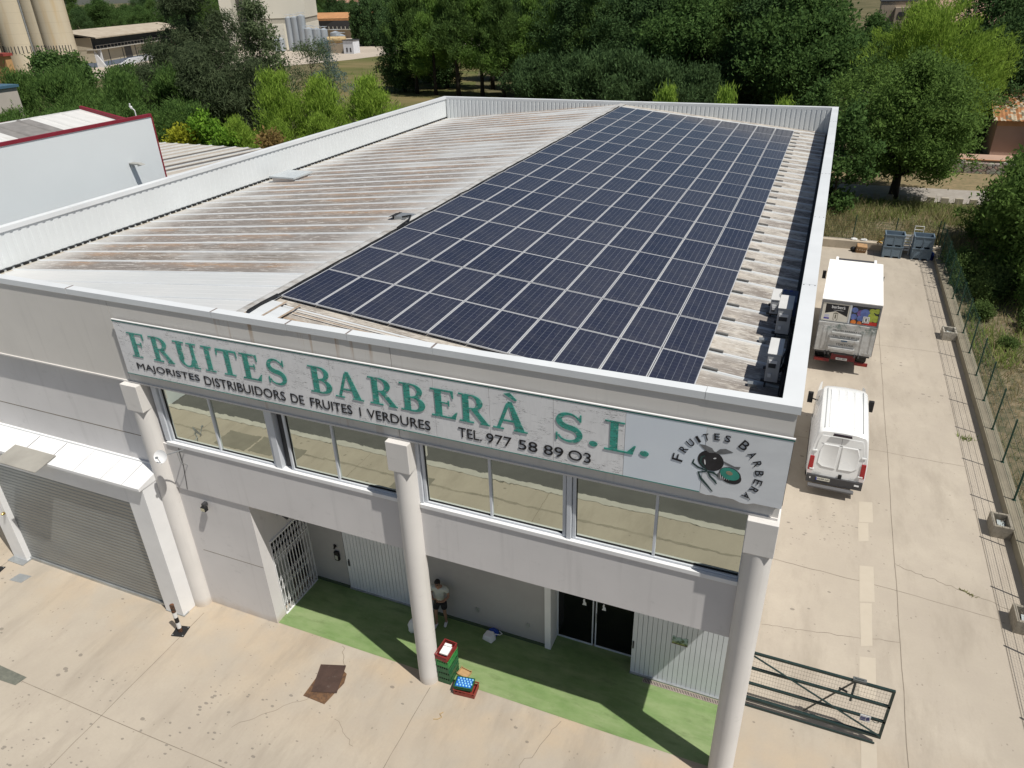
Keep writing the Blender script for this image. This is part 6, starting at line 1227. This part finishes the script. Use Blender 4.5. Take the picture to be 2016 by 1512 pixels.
FOL = {
 'pine_bright': foliage('leaf_pine_bright', (.085, .135, .020), (.165, .225, .032)), 'pine_mid': foliage('leaf_pine_mid', (.052, .095, .020), (.11, .165, .032)), 'hedge': foliage('leaf_hedge', (.030, .060, .016), (.075, .118, .026)),
 'pine_dark': foliage('leaf_pine_dark', (.034, .060, .019), (.075, .115, .026)), 'broad': foliage('leaf_broad', (.026, .050, .016), (.060, .098, .024)), 'deep': foliage('leaf_deep', (.024, .044, .017), (.054, .088, .027)),
 'casuarina': foliage('leaf_casuarina', (.030, .042, .018), (.055, .068, .030)), 'blue': foliage('leaf_blue', (.045, .07, .055), (.10, .135, .11)), 'yellow': foliage('leaf_yellow', (.12, .135, .012), (.22, .215, .02)), 'lime': foliage('leaf_lime', (.055, .115, .014), (.115, .19, .02)),
 'grey': foliage('leaf_grey', (.042, .058, .026), (.085, .105, .045)), 'rust': foliage('leaf_rust', (.085, .07, .02), (.17, .11, .04)), 'ash': foliage('leaf_ash', (.038, .064, .016), (.080, .122, .026)), 'bush': foliage('leaf_bush', (.026, .046, .017), (.058, .09, .030)), 'pine_lime': foliage('leaf_pine_lime', (.075, .118, .018), (.15, .205, .030)), 'weed': foliage('leaf_weed', (.040, .062, .018), (.080, .11, .03)),
}
PROTO = {}
def tree_mesh(key, fol, shape, Rd, z0, H_, seed, tr=.2, bark=None, lean=(0, 0), nl=9, **kw):
    V, lc = crown(shape, Rd, z0, H_, seed, **kw); me = quad_mesh('crown', V, [FOL[fol]]); tm = trunk(lc, H_, tr, seed, nl=nl, lean=lean); PROTO[key] = (me, tm, bark or BARK, None)
def tree(key, x, y, name, label, group=None, sc=1.0, rz=0.0, sz=None, cat='tree'):
    me, tm, bark, tme = PROTO[key]; r = empty(name, (x, y, -.03), label, cat, group, rz); r.scale = (sc, sc, sz or sc)
    c = bpy.data.objects.new('crown', me); COL.objects.link(c); c.parent = r
    if tme is None:
        t = tm.build('trunk', bark, r, local=True, smooth=True); PROTO[key] = (me, tm, bark, t.data)
    else: t = bpy.data.objects.new('trunk', tme); COL.objects.link(t); t.parent = r
    return r
# left side
tree_mesh('casu', 'casuarina', 'tall', 5.3, 3.5, 20.8, 1, .42, BARKD, lobes=30, clumps=22, per=60, ln=.6, wd=.10, cl=.8, up=-.5, out=.5, rnd=.55, lobe=.30, droop=.1, nl=14)
tree('casu', -75.5, 66, 'casuarina', 'tall dark grey green casuarina with drooping twigs behind the white hall', 'casuarinas')
tree_mesh('casu2', 'casuarina', 'round', 6.2, 1.2, 11.5, 2, .35, BARKD, lobes=26, clumps=26, per=60, ln=.6, wd=.10, cl=.8, up=-.5, out=.5, rnd=.55, lobe=.36, droop=.1)
tree('casu2', -67.5, 59.5, 'casuarina', 'lower rounded casuarina right of the tall one', 'casuarinas')
tree('casu2', -74.5, 57.5, 'casuarina', 'lower dark casuarina under the tall one, nearest the white hall', 'casuarinas', .82, 1.3)
tree_mesh('poplar', 'grey', 'tall', 3.9, 1.0, 16.4, 3, .22, lobes=34, clumps=13, per=30, ln=.36, wd=.20, cl=.8, up=.2, out=.4, rnd=1.1, lobe=.4)
tree('poplar', -72.9, 75, 'poplar', 'tall slender light green tree right of the casuarina')
tree_mesh('greyt', 'grey', 'round', 3.4, 1.0, 10.6, 4, .16, lobes=18, clumps=9, per=20, ln=.36, wd=.12, cl=.8, up=.3, out=.5, rnd=1.1, lobe=.38, nl=16)
tree('greyt', -70.2, 82, 'sparse_tree', 'sparse grey green tree between the poplar and the blue conifer', 'sparse trees'); tree('greyt', -77, 78, 'sparse_tree', 'sparse greyish tree behind the foot of the poplar', 'sparse trees', .85, 2.0)
tree_mesh('blue', 'blue', 'pine', 3.6, 1.3, 10.6, 5, .2, BARKD, lobes=20, clumps=9, per=30, ln=.30, wd=.10, cl=.6, up=.5, out=.7, rnd=.9, lobe=.34, nl=18)
tree('blue', -71.6, 88, 'blue_conifer', 'open blue green conifer with bare lower branches before the field')
tree_mesh('pb', 'pine_bright', 'pine', 3.5, .4, 9.2, 6, .2, lobes=24, clumps=20, per=36, ln=.50, wd=.075, cl=.62, up=.9, out=.7, rnd=.55, lobe=.36)
tree_mesh('pb2', 'pine_bright', 'pine', 3.3, .3, 8.4, 7, .2, lobes=22, clumps=20, per=36, ln=.50, wd=.075, cl=.62, up=.9, out=.7, rnd=.55, lobe=.38)
gp = 'bright green pines behind the low hall'
tree('pb', -52.6, 52, 'pine_tree', 'bright green pine behind the low hall, leftmost and tallest of its row', gp, 1.06); tree('pb2', -48.6, 54, 'pine_tree', 'bright green pine in the middle of the row behind the parapet', gp, 1.05, .7); tree('pb', -44.3, 56, 'pine_tree', 'broad bright green pine at the right end of the row behind the parapet', gp, 1.02, 2.2, .98)
tree('pb2', -53.8, 47, 'pine_tree', 'small bright pine in front of the leftmost tall pine', gp, .72, 1.5); tree('pb2', -46.6, 50.5, 'pine_tree', 'small bright pine between the middle and right pines', gp, .72, 2.9); tree('pb', -40.5, 57.5, 'pine_tree', 'small bright pine right of the row beside the field', gp, .62, 4.0); tree('pb2', -50.6, 49, 'pine_tree', 'small bright pine below the gap of the two left pines', gp, .66, .4)
tree_mesh('shrub', 'lime', 'round', 2.3, .2, 5.6, 8, .1, lobes=14, clumps=14, per=30, ln=.36, wd=.20, cl=.6, up=.3, out=.5, rnd=1.0)
tree_mesh('yshrub', 'yellow', 'round', 1.7, .2, 5.2, 9, .1, lobes=12, clumps=12, per=26, ln=.36, wd=.20, cl=.6, up=.3, out=.5, rnd=1.0); tree_mesh('rshrub', 'rust', 'round', 1.5, .2, 4.6, 10, .1, lobes=10, clumps=12, per=26, ln=.30, wd=.16, cl=.6, up=.3, out=.5, rnd=1.0)
tree('yshrub', -60.0, 46, 'shrub', 'yellow green shrub at the corner of the white hall', 'shrubs beside the low hall', 1.05, 0, None, 'shrub'); tree('shrub', -57.2, 46.5, 'shrub', 'green leafy shrub right of the yellow one', 'shrubs beside the low hall', 1.12, 0, None, 'shrub'); tree('shrub', -54.6, 46, 'shrub', 'second green leafy shrub before the left pine', 'shrubs beside the low hall', .92, 2, None, 'shrub'); tree('rshrub', -49.4, 46.5, 'shrub', 'rusty brown shrub at the foot of the bright pines', 'shrubs beside the low hall', 1.1, 0, None, 'shrub')
tree_mesh('hedge', 'hedge', 'umbrella', 4.6, 1.0, 9.3, 11, .2, lobes=22, clumps=24, per=36, ln=.52, wd=.085, cl=.75, up=1.0, out=.5, rnd=.6, lobe=.40)
rj = random.Random(21); hd = [(-88, 50), (-83.5, 54), (-80, 49.5), (-76.5, 55), (-73, 51), (-69.6, 56), (-79.5, 43), (-73.5, 44.5), (-68.2, 47), (-94, 54), (-64.2, 50.5), (-70.5, 40.5), (-66, 42.5), (-76.5, 38.5)]
hw = ['far left', 'second from the left in the back row', 'third from the left in the back row', 'fourth from the left in the back row', 'fifth from the left in the back row', 'nearest the casuarina in the back row', 'above the beige block', 'in the middle of the front rows', 'right of the middle front row', 'behind the beige block at the photo edge', 'touching the low casuarina', 'just above the white hall roof', 'by the antenna on the white hall', 'just above the white roof, leftmost']
for k, (x, y) in enumerate(hd): tree('hedge', x, y, 'stone_pine', 'dense green pine of the grove, ' + hw[k], 'pine grove behind the white hall', .90+.09*(k % 3)*.9, rj.uniform(0, 6), 1.0 if k < 6 else .72)
tree_mesh('umb', 'broad', 'umbrella', 4.6, 3.6, 7.6, 12, .22, BARKD, lobes=18, clumps=20, per=30, ln=.45, wd=.22, cl=.8, up=.4, out=.5, rnd=.9, lobe=.4)
tree('umb', -112, 75, 'umbrella_tree', 'dark flat topped tree right in front of the silos', 'flat topped trees', 1.18); tree('umb', -100.8, 78, 'umbrella_tree', 'smaller dark flat topped tree before the gallery warehouse', 'flat topped trees', .95, 2)
# far trees: behind silos and warehouses
tree_mesh('cyp', 'deep', 'column', 2.0, .3, 13.0, 13, .15, BARKD, lobes=22, clumps=12, per=24, ln=.7, wd=.35, cl=.7, up=1.0, out=.3, rnd=.6, lobe=.5)
cy = [(-158, 229), (-155.4, 231), (-152.9, 227.5), (-150.6, 231), (-148.2, 228.5), (-146, 233), (-143.5, 236), (-141, 241)]
for k, (x, y) in enumerate(cy): tree('cyp', x, y, 'cypress', f'dark cypress of the clump right of the kiosk, {ORD[k]} from the left', 'cypresses right of the kiosk', 1.0+.08*(k % 3), k)
tree_mesh('fb', 'broad', 'round', 4.8, 1.2, 12.5, 14, .3, BARKD, lobes=26, clumps=22, per=44, ln=.42, wd=.20, cl=.9, up=.3, out=.5, rnd=1.0, lobe=.36); tree_mesh('fp', 'pine_dark', 'pine', 5.0, 4.6, 17.0, 15, .32, BARKD, lobes=24, clumps=20, per=36, ln=.62, wd=.11, cl=.75, up=.8, out=.6, rnd=.6, lobe=.30, nl=14)
tree_mesh('fm', 'pine_mid', 'pine', 4.4, 3.8, 15.8, 16, .3, BARKD, lobes=22, clumps=20, per=36, ln=.62, wd=.11, cl=.75, up=.8, out=.6, rnd=.6, lobe=.32, nl=14); tree_mesh('fd', 'deep', 'round', 5.2, 1.0, 15.5, 17, .3, BARKD, lobes=30, clumps=24, per=46, ln=.40, wd=.17, cl=.9, up=.3, out=.5, rnd=1.0, lobe=.34)
rj = random.Random(31); k = 0; far = []
for i in range(26): far.append((-430+11*i+rj.uniform(-4, 4), 372+rj.uniform(-20, 40)))
for i in range(14): far.append((-238+9*i+rj.uniform(-3, 3), 300+rj.uniform(-8, 18)))
for i in range(16): far.append((-348+7*i+rj.uniform(-3, 3), 262+rj.uniform(-14, 14)))
for i in range(10): far.append((-345+8*i, 310+rj.uniform(-10, 10)))
fl = bpy.data.collections
for k, (x, y) in enumerate(far): tree(('fb', 'fd', 'fb', 'fp')[k % 4], x, y, 'distant_tree', ('distant dark tree beyond the gallery warehouse and the silos', 'distant tree in the belt behind the orange roofed shed', 'distant tree between silos and gallery warehouse')[0 if k < 26 else 1 if k < 40 else 2], ('distant trees beyond the warehouse', 'distant trees behind the shed', 'distant trees behind the silos')[0 if k < 26 else 1 if k < 40 else 2], 1.0+rj.uniform(-.15, .35), rj.uniform(0, 6))
tree('fd', -212, 205, 'distant_tree', 'broad dark conifer between silos and gallery warehouse roof', None, 1.0); tree('cyp', -226, 214, 'cypress', 'dark conifer standing right of the silos', None, 1.25)
# the wood behind the warehouse
WG = 'tall trees of the wood behind the warehouse'
wood = [('fd', -75.5, 117, 1.0, 'leftmost dark tree of the wood beside the field'), ('fp', -71.5, 114.5, 1.06, 'tall pine at the left edge of the wood'), ('fm', -66.8, 113, 1.02, 'lighter pine second in the wood edge'), ('fp', -62, 112.5, 1.1, 'tall pine with a bare trunk third in the wood edge'), ('fm', -57.8, 113.5, 1.08, 'mid green pine fourth in the wood edge'), ('fp', -53.5, 113, 1.0, 'dark pine fifth in the wood edge'),
 ('fm', -49, 114.5, .96, 'pine standing sixth in the wood edge'), ('fd', -45.5, 116, 1.08, 'round dark tree where the wood edge turns'), ('fm', -41.5, 110, 1.05, 'pine behind the tall bushes'), ('fd', -37.5, 106, 1.06, 'dark round tree behind the left bushes'), ('fp', -33.5, 103, 1.05, 'pine rising behind the bushes'), ('fd', -29.5, 100, 1.05, 'dark round tree behind the right bushes'), ('fm', -26, 103, 1.15, 'lighter pine in the middle of the wood'),
 ('fd', -22.5, 95, 1.02, 'dark tree in the middle of the wood'), ('fb', -19, 90, 1.22, 'leafy tree in front of the middle wood'), ('fd', -15.5, 94, 1.06, 'dark tree right of the middle wood'), ('fp', -12.5, 92, 1.05, 'dark pine right of the middle wood'), ('fd', -9, 88, 1.05, 'dark tree above the bright pine tips'), ('fb', -5.5, 84, 1.25, 'leafy tree in the right part of the wood'), ('fb', -2.6, 80, 1.05, 'leafy tree at the right end of the wood, next to the big pine')]
for k, (p, x, y, s, lab) in enumerate(wood): tree(p, x, y, 'wood_tree', lab, WG, s, k*1.7)
back = [('fd', -70, 124), ('fp', -60, 123), ('fd', -52, 125), ('fp', -43, 124), ('fd', -34, 116), ('fm', -24, 113), ('fd', -16, 106), ('fp', -7, 102), ('fd', -12, 118), ('fd', -28, 126), ('fd', -46, 138), ('fd', -64, 138), ('fd', -78, 131), ('fd', -55, 150), ('fd', -20, 134), ('fd', -36, 142)]
for k, (p, x, y) in enumerate(back): tree(p, x, y, 'wood_tree', 'dark tree deep in the wood, half hidden by the trees in front', 'trees deep in the wood', 1.12, k*2.1)
tree_mesh('bush', 'bush', 'round', 3.6, .0, 9.0, 18, .12, lobes=20, clumps=18, per=28, ln=.55, wd=.16, cl=.8, up=.9, out=.5, rnd=.7, lobe=.38)
tree_mesh('tip', 'pine_bright', 'cone', 1.7, 1.0, 10.9, 41, .14, lobes=16, clumps=16, per=30, ln=.40, wd=.06, cl=.45, up=1.1, out=.5, rnd=.5, lobe=.30)
bl = ['leftmost', 'second from the left', 'third from the left', 'fourth from the left', 'fifth from the left', 'sixth from the left', 'rightmost']
for k, (x, y, s) in enumerate(((-40.2, 90, .85), (-36.6, 86, .95), (-32.2, 85.5, .98), (-28, 83, 1.02), (-23.4, 80.5, 1.05), (-18.6, 79, .95), (-14.4, 78, .92))): tree('bush', x, y, 'tall_bush', f'tall leafy bush before the wood behind the far parapet, {bl[k]}', 'tall bushes before the wood', s, k*1.3, None, 'bush')
for k, (x, y, s) in enumerate(((-10.59, 40, 1.0), (-6.77, 40, 1.0), (-3.07, 40, .94))): tree('tip', x, y, 'pine_tree', f'bright pine tip just above the far parapet, {("leftmost", "middle", "rightmost")[k]} of three', 'pine tips above the parapet', s, k*2)
# right side
tree_mesh('bigpine', 'pine_lime', 'round', 5.6, 1.4, 14.6, 19, .4, lobes=42, clumps=20, per=60, ln=.45, wd=.07, cl=.62, up=.9, out=.6, rnd=.6, lobe=.34)
tree('bigpine', 8.0, 72.5, 'pine_tree', 'large bright green pine at the right, behind the dark broad tree')
tree_mesh('ash', 'ash', 'round', 5.8, 2.7, 10.7, 20, .34, BARKD, lobes=38, clumps=26, per=60, ln=.30, wd=.13, cl=.7, up=.4, out=.5, rnd=1.0, lobe=.34, nl=20)
tree('ash', 5.75, 58.6, 'broad_tree', 'large dark broad tree on one trunk beside the lane')
tree('fd', 15.4, 86, 'dark_tree', 'tall dark tree at the right photo edge behind the tiled house', None, 1.1, 1); tree('fd', 19.5, 92, 'dark_tree', 'tall dark tree behind, rightmost at the top edge', None, 1.1, 2); 
tree_mesh('laurel', 'broad', 'round', 2.4, .1, 8.2, 22, .12, lobes=16, clumps=16, per=28, ln=.36, wd=.18, cl=.6, up=.4, out=.5, rnd=1.0); tree('laurel', 1.0, 52.5, 'laurel', 'dark laurel bush beside the far right corner of the warehouse'); tree('laurel', -1.5, 66, 'laurel', 'dark laurel across the lane behind the warehouse corner', None, 1.0, 2)
for k, (x, y, s) in enumerate(((3.0, 126, .9), (6.5, 118, .6), (9.6, 118, .7))): tree('fb', x, y, 'garden_tree', f'garden tree below the beige house, {("left", "middle", "right")[k]} one', 'garden trees', s, k)
tree_mesh('rs', 'ash', 'round', 3.6, .1, 6.6, 23, .18, BARKD, lobes=24, clumps=22, per=34, ln=.30, wd=.15, cl=.6, up=.4, out=.5, rnd=1.0, lobe=.36)
for k, (x, y, s, sz, lab) in enumerate(((13.4, 41.5, 1.05, 1.2, 'big dark shrub at the right photo edge above the weedy slope'), (14.2, 36.5, 1.05, 1.15, 'dark shrub at the right photo edge beside the slope'), (11.9, 46.6, .72, .66, 'dark shrub behind the fence corner'), (16.5, 47, 1.3, 1.3, 'tall dark shrub behind at the right edge of the lane'), (12.6, 34, .5, .45, 'low green shrub on the weedy slope near the fence'))): tree('rs', x, y, 'shrub', lab, 'shrubs beyond the fence', s, k*1.9, sz, 'shrub')
tree_mesh('wd', 'weed', 'round', 1.1, .0, 1.5, 24, .03, lobes=12, clumps=12, per=24, ln=.22, wd=.11, cl=.4, up=.7, out=.5, rnd=.9)
for k, (x, y, s) in enumerate(((9.2, 38.5, .9), (9.8, 35.4, .8), (9.2, 32.5, .6), (10.4, 37, 1.0), (8.9, 41, .8), (11.4, 31.5, .7), (9.9, 28.6, .4), (8.7, 36.8, .6))): tree('wd', x, y, 'weed_bush', f'low leafy weed bush on the slope beyond the fence, {ORD[k]} of eight', 'weed bushes on the slope', s, k, None, 'bush')
m = MB(); 
# grass and weeds
def grass(name, n, region, hmin, hmax, wd, mat, seed, dens=None, lean=.5):
    g = np.random.default_rng(seed); x0, x1, y0, y1 = region; C = np.stack([g.uniform(x0, x1, n), g.uniform(y0, y1, n), np.zeros(n)], 1)
    k = np.sin(C[:, 0]*1.3+g.uniform(0, 6))*np.sin(C[:, 1]*.9+1)+np.sin(C[:, 0]*.37+2)*np.sin(C[:, 1]*.41)+g.normal(size=n)*.7; C = C[k > (dens if dens is not None else -9)]; n = len(C)
    h = g.uniform(hmin, hmax, n)*(.6+.8*g.random(n)**3); a = g.uniform(0, 2*PI, n); S = np.stack([np.cos(a), np.sin(a), np.zeros(n)], 1)*wd*.5; T_ = np.stack([g.normal(size=n)*lean*h, g.normal(size=n)*lean*h, h], 1); C[:, 2] = -.03
    V = np.stack([C-S, C+S, C+T_+S*.25, C+T_-S*.25], 1).reshape(-1, 4, 3).reshape(-1, 3); o = bpy.data.objects.new(name, quad_mesh(name, V, [mat])); COL.objects.link(o); return tag(o, kind='stuff')
FG = foliage('grass_green', (.075, .10, .022), (.13, .155, .04)); FY = foliage('grass_dry', (.15, .118, .06), (.22, .17, .085)); FO = foliage('grass_olive', (.10, .105, .04), (.165, .15, .065))
slope_m = pm('slope_soil', (.19, .15, .095), .95, .2, .8, col2=(.085, .085, .045), thr=(.4, .62))
sheet('weedy_slope', [(8.08, -12), (40, -12), (40, 57.2), (8.08, 57.2)], -.02, slope_m); sheet('rear_verge', [(-40, 43.85), (8.08, 43.85), (8.08, 57.2), (-40, 57.2)], -.02, slope_m)
grass('weeds', 22000, (8.2, 17, -4, 45), .15, .55, .035, FY, 3, .1); grass('weeds', 16000, (8.2, 17, 6, 45), .12, .5, .04, FO, 4, .0); grass('weeds', 9000, (8.3, 16, 26, 45), .2, .7, .06, FG, 5, .2)
grass('grass', 16000, (-3, 16, 44, 57), .25, .85, .06, FO, 6, -.3); grass('grass', 7000, (-3, 16, 50, 57.2), .25, .7, .07, FG, 7, -.3); grass('grass', 7000, (-3, 12, 44, 54), .3, .9, .05, FY, 8, 0)
m = MB(); rj = random.Random(6)
for i in range(46): x, y = 7.0+rj.gauss(0, .14), 18.6+rj.gauss(0, .10); m.add([(x-.02, y, .004), (x+.02, y, .004), (x+rj.gauss(0, .07), y+rj.gauss(0, .07), rj.uniform(.08, .2))], [(0, 1, 2)])
tag(m.build('weed_tuft', FG), 'small weed tuft growing from the joint beside the low wall', 'weed')
m = MB()
for i in range(40): t = rj.random(); x, y = 5.75+.45*t, 9.0-.22*t; m.add([(x-.02, y, .004), (x+.02, y, .004), (x+rj.gauss(0, .05), y+rj.gauss(0, .04), rj.uniform(.03, .08))], [(0, 1, 2)])
tag(m.build('crack_weeds', FO), 'thin line of weeds growing in the yard crack', 'weed')
# mown field between the wood and the mill
def field_mat():
    s = NT('field_grass'); c = s.mix(s.rng(s.noise((.03, .12, 1), 6, .65, rot=(0, 0, .5)), .40, .62), (.095, .105, .036), (.185, .15, .075)); c = s.mix(s.rng(s.noise((.02, .05, 1), 4, loc=(5, 0, 0)), .5, .7, 0, .8), c, (.075, .10, .028)); return s.fin(c, .95, 0, .1)
sheet('field', [(-96, 92), (-40, 92), (-66, 128), (-112, 236), (-126, 200), (-133, 176), (-108, 128)], .005, field_mat())
sheet('track', [(-146, 190), (-133, 182), (-118, 212), (-96, 250), (-104, 254), (-128, 216)], .012, fyard)
LP = empty('street_lamp', (-77, 132, 0), 'thin street lamp at the edge of the wood beside the field', 'street lamp'); m = MB(); m.tube([(-77, 132, 0), (-77, 132, 9)], .09, 6); m.build('pole', M['galv'], LP); m = MB(); m.ball((-77, 132, 9.2), .32, 10, 6); m.build('globe', M['white'], LP, smooth=True)
FT = empty('traffic_sign', (-101, 96, 0), 'x', 'sign'); bpy.data.objects.remove(FT)
